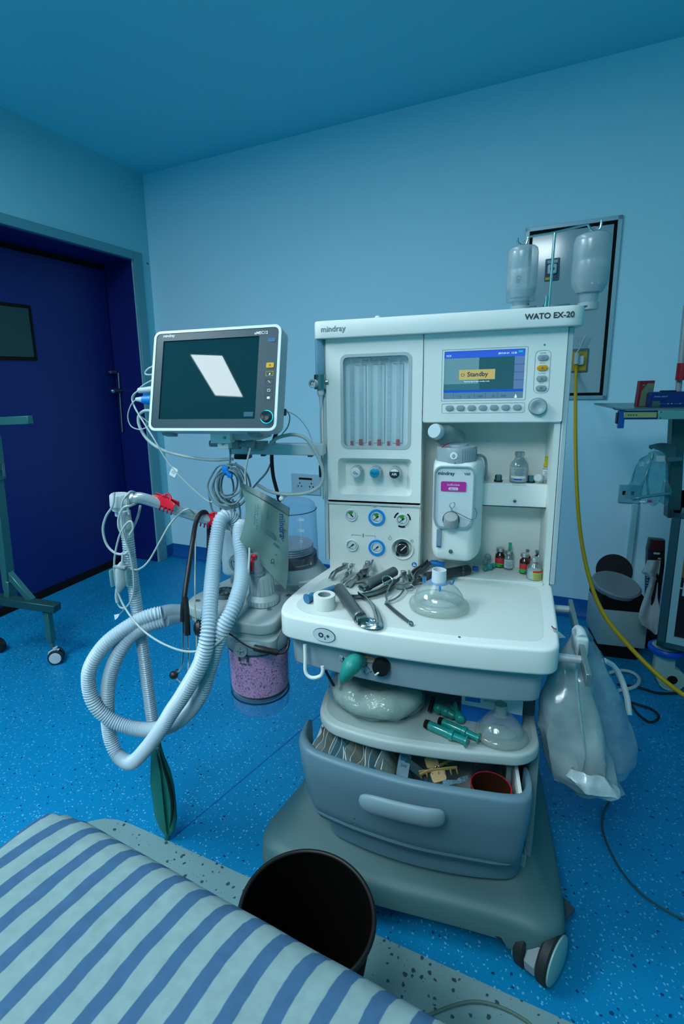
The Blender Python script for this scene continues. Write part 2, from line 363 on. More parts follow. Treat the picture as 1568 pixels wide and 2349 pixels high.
# ceiling lamps (outside the picture; the first shows in the monitor, the others are added for light)
lampf = mat('lamp_frame_metal', (0.5, 0.55, 0.57), 0.4)
for i, (x, y, sx, sy, e) in enumerate(LAMPS):
    t = thing('ceiling_light', ['small lit ceiling panel mirrored in the monitor screen', 'broad ceiling panel added for light nearest the blue door', 'broad ceiling panel added for light over the striped bed', 'long narrow ceiling panel added for light nearest the back wall'][i], 'lamp', tuple(rm(x, y, CEIL)))
    bm = nb(); fr = 0.02
    for a, b in (((x-sx/2-fr, y-sy/2-fr), (x-sx/2, y+sy/2+fr)), ((x+sx/2, y-sy/2-fr), (x+sx/2+fr, y+sy/2+fr)), ((x-sx/2, y-sy/2-fr), (x+sx/2, y-sy/2)), ((x-sx/2, y+sy/2), (x+sx/2, y+sy/2+fr))):
        b2(bm, (*a, CEIL-0.02), (*b, CEIL+0.005), M=ROOM)
    part('frame', bm, lampf, t)
    bm = nb(); b2(bm, (x-sx/2, y-sy/2, CEIL-0.012), (x+sx/2, y+sy/2, CEIL-0.006), M=ROOM); part('diffuser', bm, mat('lit_diffuser_%d' % i, (0.8, 0.8, 0.8), emit=LAMP_COL, es=e), t)
# ------------------------------------------------------------------ recessed medical gas panel on the back wall
BW = BACK-0.0
gp = thing('gas_outlet_panel', 'glazed medical gas outlet panel with black gasket recessed in the back wall', 'panel', tuple(rm(0.295, BACK, 1.117)))
def onwall(bm, x0, x1, z0, z1, o0, o1, bev=0.0): b2(bm, (x0, BACK-o1, z0), (x1, BACK-o0, z1), bev, 1, M=ROOM)
def wframe(x0, x1, z0, z1, w, o0, o1, m, nm, bev=0.001):
    bm = nb(); onwall(bm, x0, x1, z1-w, z1, o0, o1, bev); onwall(bm, x0, x1, z0, z0+w, o0, o1, bev); onwall(bm, x0, x0+w, z0, z1, o0, o1, bev); onwall(bm, x1-w, x1, z0, z1, o0, o1, bev); return part(nm, bm, m, gp)
wframe(0.098, 0.492, 1.117, 1.923, 0.018, 0, 0.014, mat('pale_metal_frame', (0.28, 0.44, 0.50), 0.35, 0.4), 'frame')
wframe(0.116, 0.474, 1.135, 1.905, 0.013, 0, 0.011, mattblack, 'gasket')
bm = nb(); onwall(bm, 0.129, 0.461, 1.148, 1.892, 0.0, 0.006); part('panel_face', bm, mat('glossy_grey_panel', (0.34, 0.45, 0.49), 0.10, spec=0.8), gp)
for nm, x, z, w, h, cl in (('blue_outlet', 0.222, 1.725, 0.062, 0.10, (0.0, 0.035, 0.12)), ('yellow_outlet', 0.365, 1.30, 0.075, 0.11, (0.45, 0.28, 0.0))):
    bm = nb(); onwall(bm, x-w/2, x+w/2, z-h/2, z+h/2, 0.005, 0.014, 0.003); o = part('outlet_plate', bm, mat('slate_plate', (0.06, 0.15, 0.19), 0.4), gp)
    bm = nb(); onwall(bm, x-w/2+0.006, x+w/2-0.006, z-h/2+0.007, z+h/2-0.012, 0.013, 0.016, 0.002); part('colour_field', bm, mat(nm+'_colour', cl, 0.4), o)
    bm = nb(); b2(bm, (x-0.02, BACK-0.035, z-0.022), (x+0.02, BACK-0.014, z+0.022), 0.008, 3, M=ROOM); sk = part('socket', bm, mat('white_socket', (0.55, 0.65, 0.68), 0.35), o)
    if nm[0] == 'b':
        bm = nb(); c = rm(x, BACK-0.035, z); cyl(bm, c+RY*0.01, c-RY*0.004, 0.009); part('port_ring', bm, mattblack, o)
        bm = nb(); onwall(bm, x-0.027, x-0.005, z-0.046, z-0.034, 0.015, 0.018); part('yellow_sticker', bm, mat('yellow_sticker', (0.6, 0.45, 0.0)), o)
        bm = nb(); onwall(bm, x-0.022, x+0.022, z+0.028, z+0.041, 0.015, 0.017); part('name_strip', bm, mat('pale_strip', (0.4, 0.5, 0.52)), o)
for (x, z) in ((0.20, 1.52),):
    bm = nb(); onwall(bm, x-0.009, x+0.009, z-0.05, z+0.05, 0.005, 0.03, 0.006); part('pipe_cover', bm, mgrey, gp)
bm = nb(); onwall(bm, 0.20, 0.245, 1.49, 1.535, 0.005, 0.025, 0.004); onwall(bm, 0.31, 0.40, 1.53, 1.555, 0.005, 0.02, 0.004); part('lower_fittings', bm, dgrey, gp)
# yellow gas hose hanging from the outlet down to the floor, out past the cabinet
pts = [atb(1322, 820, BACK-0.045), atb(1320, 870, BACK-0.05), at(1319, 960, 1.15), at(1321, 1090, 1.0), at(1330, 1220, 0.85), at(1352, 1330, 0.72), at(1385, 1410, 0.62), at(1440, 1480, 0.52), at(1510, 1550, 0.44), at(1575, 1600, 0.40), at(1650, 1650, 0.36)]
yh = thing('gas_hose', 'yellow rubber gas hose hanging from the lower wall outlet', 'hose', tuple(pts[-1]))
bm = nb(); tube(bm, pts, 0.0072, 12); part('hose', bm, mat('yellow_rubber', (0.62, 0.36, 0.0), 0.45, var=0.06), yh)
bm = nb(); cyl(bm, pts[0]+Vector((0, 0, 0.02)), pts[0]-Vector((0, 0, 0.03)), 0.011); part('connector', bm, lgrey, yh)
bm = nb(); tube(bm, [atb(1344, 768, BACK-0.04), atb(1336, 782, BACK-0.04), atb(1330, 797, BACK-0.045), atb(1318, 815, BACK-0.045)], 0.003, 8); tube(bm, [atb(1322, 768, BACK-0.04), atb(1328, 780, BACK-0.04), atb(1330, 797, BACK-0.045)], 0.0025, 8)
part('retaining_cord', bm, lgrey, yh)
# power sockets on the back wall
ws = thing('wall_socket', 'pale double power socket on the back wall behind the bellows', 'socket', tuple(rm(-1.10, BACK, 0.56)))
x, z = (-1.095, 0.60)
bm = nb(); onwall(bm, x-0.10, x+0.10, z-0.06, z+0.07, 0, 0.012, 0.003); part('plate', bm, mat('pale_blue_plate', (0.36, 0.52, 0.60), 0.4), ws)
bm = nb(); onwall(bm, x-0.045, x+0.045, z+0.035, z+0.047, 0.011, 0.014); part('switch_bar', bm, mattblack, ws)
bm = nb()
for dx in (-0.04, 0.04):
    for ex, ez in ((0, 0.012), (-0.012, -0.008), (0.012, -0.008)): onwall(bm, x+dx+ex-0.003, x+dx+ex+0.003, z+ez-0.005, z+ez+0.005, 0.011, 0.013)
part('pin_holes', bm, mattblack, ws)
ws2 = thing('wall_socket', 'teal wall socket with a dark two-pin outlet low behind the hanging drip bag', 'socket', tuple(rm(0.63, BACK, 0.72)))
p = atb(1440, 1130, BACK); q = Vector((p.dot(RX), 0, p.z))
bm = nb(); onwall(bm, q.x-0.04, q.x+0.05, q.z-0.05, q.z+0.04, 0, 0.012, 0.003); part('plate', bm, mat('teal_plate', (0.16, 0.42, 0.48), 0.4), ws2)
bm = nb(); onwall(bm, q.x-0.025, q.x-0.012, q.z-0.01, q.z+0.01, 0.011, 0.013); onwall(bm, q.x+0.01, q.x+0.023, q.z-0.01, q.z+0.01, 0.011, 0.013); part('pin_holes', bm, mattblack, ws2)
bm = nb(); onwall(bm, q.x+0.02, q.x+0.045, q.z-0.42, q.z-0.05, 0, 0.02, 0.003); part('cable_duct', bm, mat('teal_duct', (0.28, 0.55, 0.62), 0.5), ws2)
# ------------------------------------------------------------------ anaesthesia machine
def plate(bm, outer, holes, d0, d1, mi=0):
    """flat plate in the x/z plane with holes, between y=d0 (front) and y=d1"""
    t = nb(); loops = []
    for L in [outer]+holes:
        vs = [t.verts.new((p[0], d0, p[1])) for p in L]; loops.append(vs)
        for i in range(len(vs)): t.edges.new((vs[i], vs[(i+1) % len(vs)]))
    bmesh.ops.triangle_fill(t, use_beauty=True, use_dissolve=False, edges=list(t.edges))
    front = list(t.faces); mp = {}
    for v in list(t.verts): mp[v] = t.verts.new((v.co.x, d1, v.co.z))
    for f in front: t.faces.new([mp[v] for v in f.verts][::-1])
    for vs in loops:
        for i in range(len(vs)):
            a, b = vs[i], vs[(i+1) % len(vs)]; t.faces.new((a, b, mp[b], mp[a]))
    bmesh.ops.recalc_face_normals(t, faces=t.faces); _merge(bm, t, None, mi)
def bowl(bm, loop0, loop1, y0, y1, mi=0, floor=True):
    """sloping recess wall from loop0 at y0 to loop1 at y1, with a floor"""
    t = nb(); a = [t.verts.new((p[0], y0, p[1])) for p in loop0]; b = [t.verts.new((p[0], y1, p[1])) for p in loop1]; n = len(a)
    for i in range(n): t.faces.new((a[i], a[(i+1) % n], b[(i+1) % n], b[i]))
    if floor: t.faces.new(b[::-1])
    bmesh.ops.recalc_face_normals(t, faces=t.faces)
    for f in t.faces:
        if f.normal.y > 0.05: f.normal_flip()
    _merge(bm, t, None, mi)
am = thing('anesthesia_machine', 'white and grey anaesthesia workstation on castors with a half open bottom drawer', 'medical machine', (0, 0, 0))
XL, XM, XR, XN = -0.275, -0.0345, 0.275, 0.262
# top cap
bm = nb(); prism(bm, rpoly([(-0.300, 0.30), (-0.300, -0.035), (0.306, -0.035), (0.306, 0.30)], [0.02, 0.022, 0.045, 0.02], 6), 1.347, 1.389, 'z', 0.004, 2)
b2(bm, (-0.29, 0.27, 1.385), (0.295, 0.29, 1.395), 0.002, 1)
cap = part('top_cap', bm, white, am)
bm = nb(); txt(bm, 'mindray', (-0.280, -0.0358, 1.3625), 0.019, sx=1.0, bold=0.012); part('maker_name', bm, inkgrey, cap)
bm = nb(); txt(bm, 'WATO EX-20', (0.182, -0.0358, 1.3645), 0.0165, bold=0.03); part('model_name', bm, inkdark, cap)
bm = nb(); b2(bm, (0.275, 0.02, 1.389), (0.315, 0.036, 1.3925), 0.001, 1); b2(bm, (0.245, 0.05, 1.389), (0.285, 0.07, 1.402), 0.002, 1); b2(bm, (0.19, 0.05, 1.389), (0.215, 0.08, 1.402), 0.002, 1)
part('rear_gallery_rail', bm, mat('teal_grey_rail', (0.10, 0.2, 0.22), 0.4, 0.4), cap)
bm = nb(); ball(bm, (-0.143, -0.02, 1.389), 0.007, s=(1, 1, 0.8)); part('alarm_light', bm, inkwhite, cap)
# tower shell: back and sides
bm = nb(); b2(bm, (XL, 0.10, 0.70), (XR, 0.30, 1.347)); b2(bm, (XL, 0.01, 0.70), (XL+0.012, 0.12, 1.347)); b2(bm, (XN, 0.0005, 0.735), (XR, 0.12, 1.14)); b2(bm, (XM-0.014, 0.004, 0.735), (XM, 0.12, 1.35)); b2(bm, (XM-0.01, 0.02, 1.14), (XR, 0.11, 1.347))
part('tower_shell', bm, cream, am)
bm = nb(); b2(bm, (XR+0.0015, -0.002, 0.74), (XR+0.0135, 0.16, 1.347), 0.002, 1); part('side_rail_post', bm, alu, am)
bm = nb(); b2(bm, (XL-0.0125, -0.002, 0.76), (XL-0.0015, 0.16, 1.347), 0.002, 1); part('side_rail_post', bm, alu, am)
bm = nb(); b2(bm, (XL-0.03, 0.04, 0.93), (XL-0.0127, 0.07, 1.165), 0.002, 1); part('side_mount_plate', bm, white, am)
# flowmeter panel with window
wl = rr(-0.2335, 1.076, -0.0665, 1.3035, 0.014, 6); kl = rr(-0.247, 0.951, -0.057, 1.047, 0.012, 6)
bm = nb(); plate(bm, rr(XL, 0.929, XM-0.001, 1.3465, 0.004), [wl, kl], -0.010, 0.004)
b2(bm, (XL, 0.004, 0.929), (XM-0.001, 0.012, 0.9305)); prism(bm, [(-0.010, 0.929), (-0.006, 0.922), (0.006, 0.920), (0.006, 0.934), (-0.010, 0.934)], XL, XM-0.001, 'x')
bowl(bm, kl, rr(-0.232, 0.968, -0.072, 1.036, 0.008, 6), -0.010, 0.018); b2(bm, (XL, -0.004, 1.05), (XL+0.0135, 0.06, 1.075))
fp = part('flow_panel', bm, white, am)
# little rim round the window
bm = nb(); plate(bm, rr(-0.238, 1.071, -0.062, 1.308, 0.017, 6), [rr(-0.2305, 1.079, -0.0695, 1.3005, 0.012, 6)], -0.0115, -0.009); part('window_rim', bm, lgrey, fp)
fw = None
bm = nb(); plate(bm, rr(-0.2335, 1.076, -0.0665, 1.3035, 0.014, 6), [], 0.015, 0.017); b2(bm, (-0.2335, -0.009, 1.076), (-0.2325, 0.03, 1.3035)); b2(bm, (-0.0675, -0.009, 1.076), (-0.0665, 0.03, 1.3035)); b2(bm, (-0.2335, -0.009, 1.075), (-0.0665, 0.03, 1.076)); b2(bm, (-0.2335, -0.009, 1.3035), (-0.0665, 0.03, 1.3045))
part('window_well', bm, mat('pale_well', (0.74, 0.84, 0.88), 0.5), fp)
TX = [-0.2125, -0.189, -0.1655, -0.1415, -0.118, -0.0945]
for i, x in enumerate(TX):
    bm = nb(); cyl(bm, (x, 0.007, 1.079), (x, 0.007, 1.30), 0.0048, n=14); tb = part('flow_tube', bm, film('flow_tube_glass', (0.95, 0.98, 0.99), 0.22, 0.08, body=(0.75, 0.86, 0.9)), am)
    bm = nb(); h = 0.016 if i % 2 else 0.011
    cyl(bm, (x, 0.0015, 1.079), (x, 0.0015, 1.079+h), 0.0046 if i % 2 else 0.0034, n=12); part('red_float', bm, mat('dark_red_float', (0.50, 0.01, 0.03), 0.4), tb)
    bm = nb()
    for k in range(21):
        z = 1.098+k*0.0095; b2(bm, (x-0.0035-(0.0015 if k % 2 else 0), 0.0008, z), (x-0.001, 0.0013, z+0.0007))
    lab = (['0.1', '0.2', '0.3', '0.4', '0.5', '0.6', '0.7', '0.8', '0.9', '1'], ['1', '2', '3', '4', '5', '6', '7', '8', '9', '10', '11', '12'])[i % 2]
    for k, s in enumerate(lab): txt(bm, s, (x-0.0003, 0.0008, 1.0965+k*0.19/len(lab)), 0.0050)
    part('tube_scale', bm, mat('tube_ink', (0.12, 0.17, 0.20), 0.5), tb)
bm = nb(); txt(bm, 'max 20  at 101kPa', (-0.15, 0.0005, 1.290), 0.0085, align='CENTER', bold=0.02)
for a, b in ((-0.205, -0.1765), (-0.158, -0.129), (-0.109, -0.0835)):
    b2(bm, (a, 0.0136, 1.281), (b, 0.0146, 1.2818)); b2(bm, (b-0.0008, 0.0136, 1.083), (b, 0.0146, 1.281)); b2(bm, (a, 0.0136, 1.083), (b, 0.0146, 1.0838))
part('flow_scale_print', bm, inkdark, am)
bm = nb(); plate(bm, rr(-0.230, 1.079, -0.070, 1.300, 0.012, 6), [], -0.0085, -0.0075); part('window_pane', bm, film('clear_pane', (0.95, 0.98, 0.99), 0.05, 0.05), fp)
# gas control knobs
for x, s, c, tcx in ((-0.199, 'O\u2082', (0.62, 0.70, 0.72), inkdark), (-0.1495, 'N\u2082O', (0.0, 0.30, 0.50), inkdark), (-0.1, 'AIR', (0.02, 0.03, 0.045), inkwhite)):
    M = Matrix.Translation((x, 0.016, 1.011)) @ Matrix.Rotation(PI/2, 4, 'X')
    bm = nb()
    if True:
        t = nb(); n = 48
        prof = [(0.0135, 0), (0.0145, 0.004), (0.0145, 0.030), (0.0132, 0.035), (0, 0.035)]
        lathe(bm, prof, M, 36)
        for k in range(18):
            a = 2*PI*k/18; box(bm, (0, 0, 0), (0.0022, 0.002, 0.024), 0.0006, 1, M=M @ Matrix.Rotation(a, 4, 'Z') @ Matrix.Translation((0.0145, 0, 0.017)))
    kb = part('gas_knob', bm, alu, am)
    bm = nb(); lathe(bm, [(0.0125, 0.034), (0.0125, 0.0365), (0.0118, 0.037), (0, 0.037)], M, 28); part('knob_face', bm, mat('knob_'+s[0], c, 0.35), kb)
    if s == 'AIR':
        bm = nb(); plate(bm, [(x+0.0118*math.cos(a), 1.011+0.0118*math.sin(a)) for a in [math.radians(25+130*k/12) for k in range(13)]], [], -0.0218, -0.0208); part('white_cap_band', bm, inkwhite, kb)
        bm = nb(); txt(bm, s, (x, -0.0222, 1.0065), 0.0085, align='CENTER', bold=0.02)
    else:
        bm = nb(); txt(bm, s, (x, -0.0215, 1.0075), 0.0095, align='CENTER', bold=0.01)
    part('knob_lettering', bm, tcx, kb)
# gauge panel
gl = [circ(-0.0795, 0.8075, 0.0265, 36)]
bm = nb(); plate(bm, rr(XL, 0.735, XM-0.003, 0.9215, 0.002), gl, -0.002, 0.012); part('gauge_panel', bm, cream, am)
bm = nb(); M = Matrix.Translation((-0.0795, -0.002, 0.8075)) @ Matrix.Rotation(PI/2, 4, 'X')
lathe(bm, [(0.0265, 0.0), (0.0295, 0.002), (0.028, 0.003), (0.0255, 0.001), (0.0205, -0.014), (0.0, -0.014)], M, 40, close=False); sw = part('system_switch', bm, cream, am, label='round recessed switch dish')
bm = nb(); lathe(bm, [(0.0150, -0.014), (0.0150, 0.003), (0.0138, 0.006), (0, 0.006)], M, 36); box(bm, (-0.0125, -0.0125, -0.001), (0.007, 0.012, 0.012), 0.001, 1, M=M @ Matrix.Rotation(0, 4, 'Z')); part('switch_knob', bm, black, sw)
bm = nb(); ring(bm, (-0.0795, -0.007, 0.8075), 0.0142, 0.0006, (0, 1, 0)); part('chrome_ring', bm, steel, sw)
bm = nb(); box(bm, (0, 0, 0), (0.002, 0.001, 0.018), M=Matrix.Translation((-0.0765, -0.0085, 0.811)) @ Matrix.Rotation(math.radians(45), 4, 'Y')); part('pointer_line', bm, inkwhite, sw)
def gauge(x, z, rg, kind, ang):
    M = Matrix.Translation((x, -0.002, z)) @ Matrix.Rotation(PI/2, 4, 'X')
    bm = nb(); lathe(bm, [(rg, 0), (rg, 0.0035), (rg-0.0018, 0.0045), (rg-0.0025, 0.0015), (0, 0.0015)], M, 36); g = part('pressure_gauge', bm, mat('white_gauge_case', (0.62, 0.70, 0.72), 0.35), am)
    if kind in ('blue', 'bluering'):
        bm = nb(); plate(bm, circ(x, z, 0.0218, 40), [circ(x, z, 0.0160, 40)], -0.0065, -0.0018); part('blue_ring', bm, cyanring, g)
    if kind == 'black':
        for a in (25, 145, 265):
            bm = nb(); arc = [(x+0.0218*math.cos(math.radians(a+q)), z+0.0218*math.sin(math.radians(a+q))) for q in range(-25, 26, 5)]+[(x+0.0182*math.cos(math.radians(a+q)), z+0.0182*math.sin(math.radians(a+q))) for q in range(25, -26, -5)]
            plate(bm, arc, [], -0.0032, -0.0018); part('black_arc', bm, mattblack, g)
    if kind in ('blue', 'black', 'green'):
        bm = nb(); plate(bm, [(x, z)]+[(x+0.0112*math.cos(math.radians(q)), z+0.0112*math.sin(math.radians(q))) for q in range(62, 146, 7)], [], -0.0042, -0.0037); part('green_sector', bm, mat('gauge_green', (0.03, 0.28, 0.02), 0.5), g)
    bm = nb(); ring(bm, (x, -0.0040, z), 0.0115, 0.00035, (0, 1, 0), 28, 4, a0=-45, a1=225)
    for k in range(9):
        a = math.radians(-35+k*250/8); p = Vector((x+0.0128*math.cos(a), -0.0039, z+0.0128*math.sin(a))); q = Vector((x+0.0142*math.cos(a), -0.0039, z+0.0142*math.sin(a))); cyl(bm, p, q, 0.0003, n=4)
    txt(bm, 'kPa', (x-0.0028, -0.0040, z-0.010), 0.0035); part('dial_print', bm, inkdark, g)
    bm = nb(); box(bm, (-0.002, 0, 0), (0.017, 0.0006, 0.0014), M=Matrix.Translation((x, -0.0050, z)) @ Matrix.Rotation(math.radians(-ang), 4, 'Y')); box(bm, (0.004, 0, 0), (0.005, 0.0006, 0.003), M=Matrix.Translation((x, -0.0050, z)) @ Matrix.Rotation(math.radians(-ang), 4, 'Y')); cyl(bm, (x, -0.0035, z), (x, -0.0056, z), 0.002, n=12)
    part('needle', bm, mat('needle_ink', (0.0, 0.02, 0.06), 0.5), g)
gauge(-0.214, 0.8925, 0.0165, 'green', -42); gauge(-0.1465, 0.8895, 0.0160, 'blue', 42); gauge(-0.0805, 0.8870, 0.0160, 'black', 42)
gauge(-0.213, 0.8085, 0.0165, 'plain', 42); gauge(-0.1465, 0.8065, 0.0160, 'bluering', 42)
bm = nb(); y = -0.0028
for pts in ([(-0.214, 0.916), (-0.214, 0.920), (-0.161, 0.920)], [(-0.137, 0.919), (-0.083, 0.919), (-0.083, 0.914)], [(-0.214, 0.834), (-0.214, 0.838), (-0.188, 0.838)], [(-0.177, 0.838), (-0.150, 0.838), (-0.150, 0.832)]):
    for a, b in zip(pts, pts[1:]): b2(bm, (min(a[0], b[0])-0.0003, y, min(a[1], b[1])-0.0003), (max(a[0], b[0])+0.0003, y+0.001, max(a[1], b[1])+0.0003))
b2(bm, (-0.184, y, 0.8325), (-0.1815, y+0.001, 0.8425)); txt(bm, 'O\u2082', (-0.158, y, 0.9165), 0.006); ring(bm, (-0.149, y, 0.9185), 0.0018, 0.0003, (0, 1, 0), 12, 4)
ring(bm, (-0.1115, y, 0.8345), 0.004, 0.0004, (0, 1, 0), 20, 4); cyl(bm, (-0.1115, y, 0.842), (-0.1115, y+0.001, 0.842), 0.0011); ring(bm, (-0.0555, y, 0.8305), 0.004, 0.0004, (0, 1, 0), 20, 4); cyl(bm, (-0.0555, y, 0.8305), (-0.0555, y+0.001, 0.8305), 0.0011)
part('panel_print', bm, inkgrey, am)
bm = nb(); cyl(bm, (-0.0485, -0.0018, 0.7665), (-0.0485, -0.003, 0.7665), 0.0065, n=28); ms = part('manual_symbol', bm, bluepl, am, label='round blue read-the-manual sticker')
bm = nb(); ball(bm, (-0.0495, -0.0032, 0.7692), 0.0014, s=(1, 0.3, 1)); box(bm, (-0.0500, -0.0032, 0.7652), (0.0032, 0.0006, 0.0045)); box(bm, (0, 0, 0), (0.0036, 0.0006, 0.0042), M=Matrix.Translation((-0.0462, -0.0032, 0.7650)) @ Matrix.Rotation(0.5, 4, 'Y')); part('reader_figure', bm, inkwhite, ms)
# screen module
sl = rr(0.0135, 1.193, 0.1905, 1.3045, 0.001, 1)
bm = nb(); plate(bm, rr(XM+0.0005, 1.139, XR, 1.3465, 0.003), [sl], -0.008, 0.022); plate(bm, rr(XM+0.002, 1.137, XR-0.002, 1.1395, 0.001, 1), [], -0.006, 0.10)
scm = part('screen_module', bm, white, am)
bm = nb(); b2(bm, (0.0135, -0.004, 1.193), (0.1905, 0.0, 1.3045)); scr = part('ventilator_screen', bm, mat('lcd_dark', (0.02, 0.05, 0.06), 0.12, emit=(0.006, 0.035, 0.045), es=1), am)
def lcd(a, b, nm, col, yy=-0.0045, g=None, em=0.55):
    bm = nb(); b2(bm, (a[0], yy-0.0003, a[1]), (b[0], yy+0.0006, b[1])); return part(nm, bm, mat('lcd_'+nm, tuple(c*0.4 for c in col), 0.15, emit=col, es=em), scr)
lcd((0.0135, 1.288), (0.1905, 1.3045), 'title_bar', (0.025, 0.09, 0.50)); lcd((0.0135, 1.2085), (0.1905, 1.2145), 'lower_bar', (0.01, 0.07, 0.42)); lcd((0.0135, 1.193), (0.1905, 1.2085), 'value_strip', (0.07, 0.16, 0.24))
lcd((0.169, 1.2145), (0.1905, 1.288), 'side_keys', (0.075, 0.15, 0.30)); lcd((0.048, 1.238), (0.128, 1.261), 'standby_sign', (0.36, 0.32, 0.12), -0.005)
lcd((0.0135, 1.2145), (0.092, 1.288), 'painted_reflection', (0.09, 0.22, 0.27), -0.0042); lcd((0.0135, 1.2145), (0.095, 1.2285), 'lower_backdrop', (0.03, 0.12, 0.15), -0.0044)  # brighter left area paints the lit wall's reflection into the screen
bm = nb(); txt(bm, 'Standby', (0.0665, -0.0056, 1.2455), 0.0145, bold=0.02); ring(bm, (0.0565, -0.0056, 1.2495), 0.0035, 0.0005, (0, 1, 0), 20, 4, a0=-60, a1=240); b2(bm, (0.0562, -0.006, 1.2495), (0.0568, -0.0054, 1.2545)); part('standby_lettering', bm, inkdark, scr)
bm = nb(); txt(bm, 'OFF', (0.143, -0.0050, 1.1965), 0.0068); txt(bm, 'OFF', (0.092, -0.0050, 1.1965), 0.0068); txt(bm, '10', (0.122, -0.0050, 1.1965), 0.0068); txt(bm, '12', (0.048, -0.0050, 1.1965), 0.0062); txt(bm, '1:2', (0.068, -0.0050, 1.1965), 0.0062)
for x in (0.0365, 0.084, 0.109, 0.135): b2(bm, (x, -0.0052, 1.1935), (x+0.0004, -0.0045, 1.2075))
for z in (1.270, 1.2525, 1.2345): b2(bm, (0.169, -0.0052, z), (0.1905, -0.0045, z+0.0006))
part('value_lettering', bm, mat('lcd_ink', (0.01, 0.03, 0.06), 0.4), scr)
bm = nb(); txt(bm, '2013.01.01  12:20', (0.133, -0.0050, 1.294), 0.0055); txt(bm, 'VCV', (0.018, -0.005, 1.292), 0.006); txt(bm, 'Press any key to leave standby mode', (0.088, -0.0052, 1.2325), 0.0038, align='CENTER'); prism(bm, [(0.172, 1.1945), (0.178, 1.1945), (0.175, 1.203)], -0.0052, -0.0046, 'y')
part('time_lettering', bm, mat('lcd_white', (0.5, 0.5, 0.5), 0.4, emit=(0.35, 0.5, 0.6), es=1), scr)
bm = nb(); b2(bm, (0.1765, -0.0052, 1.2965), (0.185, -0.0046, 1.3005)); part('battery_icon', bm, mat('lcd_green', (0.0, 0.2, 0.15), 0.4, emit=(0.0, 0.22, 0.16), es=1), scr)
def capsule(bm, x, z, w, h, y0, y1, bev=0.001): prism(bm, rr(x-w/2, z-h/2, x+w/2, z+h/2, h/2*0.98, 8), y1, y0, 'y', bev, 2)
keym = mat('grey_key_rubber', (0.26, 0.34, 0.37), 0.5)
for k in range(7):
    bm = nb(); capsule(bm, 0.0285+k*0.0251, 1.1725, 0.0188, 0.0125, -0.0075, -0.0115); part('soft_key', bm, keym, scm)
bm = nb(); plate(bm, rr(0.0105, 1.160, 0.1955, 1.183, 0.004), [rr(0.0110, 1.1605, 0.195, 1.1825, 0.0037)], -0.0086, -0.0078); plate(bm, rr(0.211, 1.204, 0.2435, 1.2985, 0.010, 6), [rr(0.2115, 1.2045, 0.243, 1.298, 0.0097, 6)], -0.0086, -0.0078)
plate(bm, rr(0.0085, 1.189, 0.1955, 1.3085, 0.002), [rr(0.009, 1.1895, 0.195, 1.308, 0.0018)], -0.0086, -0.0078)
for z, s in ((1.2915, 'Standby'), (1.2695, 'Silence'), (1.2465, 'O\u2082 Flush'), (1.2255, 'Menu')): txt(bm, s, (0.2272, -0.0084, z), 0.0042, align='CENTER')
part('key_print', bm, inkgrey, scm)
for z, c, s in ((1.2825, None, 0), (1.2600, (0.75, 0.32, 0.0), 1), (1.2365, None, 2), (1.2150, None, 3)):
    bm = nb(); capsule(bm, 0.2272, z, 0.0225, 0.0125, -0.0075, -0.0115); k = part('function_key', bm, mat('orange_key', c, 0.4) if c else keym, scm, label='orange alarm silence key' if c else None)
    bm = nb(); yy = -0.0118
    if s == 0: ring(bm, (0.2272, yy, z), 0.0028, 0.0004, (0, 1, 0), 16, 4, a0=-60, a1=240); b2(bm, (0.2269, yy, z), (0.2275, yy+0.0005, z+0.004))
    elif s == 1: prism(bm, [(0.2235, z-0.0025), (0.231, z-0.0025), (0.2295, z-0.001), (0.2290, z+0.002), (0.2272, z+0.003), (0.2254, z+0.002), (0.2250, z-0.001)], yy, yy+0.0006, 'y')
    elif s == 2: prism(bm, [(0.2240, z-0.0025), (0.2304, z-0.0025), (0.2272, z+0.003)], yy, yy+0.0006, 'y')
    else: b2(bm, (0.2245, yy, z-0.002), (0.2299, yy+0.0006, z+0.002))
    part('key_icon', bm, inkgrey, k)
bm = nb(); cyl(bm, (0.2288, -0.0078, 1.3105), (0.2288, -0.0092, 1.3105), 0.0019, n=14); part('status_led', bm, mat('led_teal', (0.0, 0.25, 0.18), 0.3), scm)
M = Matrix.Translation((0.2225, -0.008, 1.1735)) @ Matrix.Rotation(PI/2, 4, 'X')
bm = nb(); lathe(bm, [(0.0192, -0.001), (0.0192, 0.0015), (0.0178, 0.0018), (0.0178, 0.012), (0.0165, 0.0145), (0.011, 0.0145), (0.0085, 0.0125), (0, 0.0115)], M, 40); kn = part('rotary_knob', bm, mat('grey_knob', (0.34, 0.42, 0.45), 0.35), scm)
bm = nb(); ring(bm, (0.2225, -0.0086, 1.1735), 0.0194, 0.0005, (0, 1, 0), 40, 4); part('knob_gap', bm, inkdark, kn)
# niche: small drawer, valve nuts
a = at(1107, 1108, 0.035); b = at(1252, 1165, 0.035)
bm = nb(); b2(bm, (a.x-0.02, 0.035, b.z), (b.x, 0.11, a.z), 0.0012, 1); sd_ = part('niche_drawer', bm, white, am)
bm = nb(); cyl(bm, ((a.x+b.x)/2+0.002, 0.036, b.z+0.014), ((a.x+b.x)/2+0.002, 0.0335, b.z+0.014), 0.0085, n=24); pl = part('lock_rose', bm, cream, sd_)
bm = nb(); cyl(bm, ((a.x+b.x)/2+0.002, 0.036, b.z+0.014), ((a.x+b.x)/2+0.002, 0.0325, b.z+0.014), 0.0038, n=16); part('lock', bm, dsteel, sd_)
bm = nb(); b2(bm, (a.x-0.02, 0.0335, b.z-0.0012), (b.x, 0.037, b.z)); b2(bm, (b.x, 0.0335, b.z), (b.x+0.001, 0.037, a.z)); part('shadow_gap', bm, inkdark, sd_)
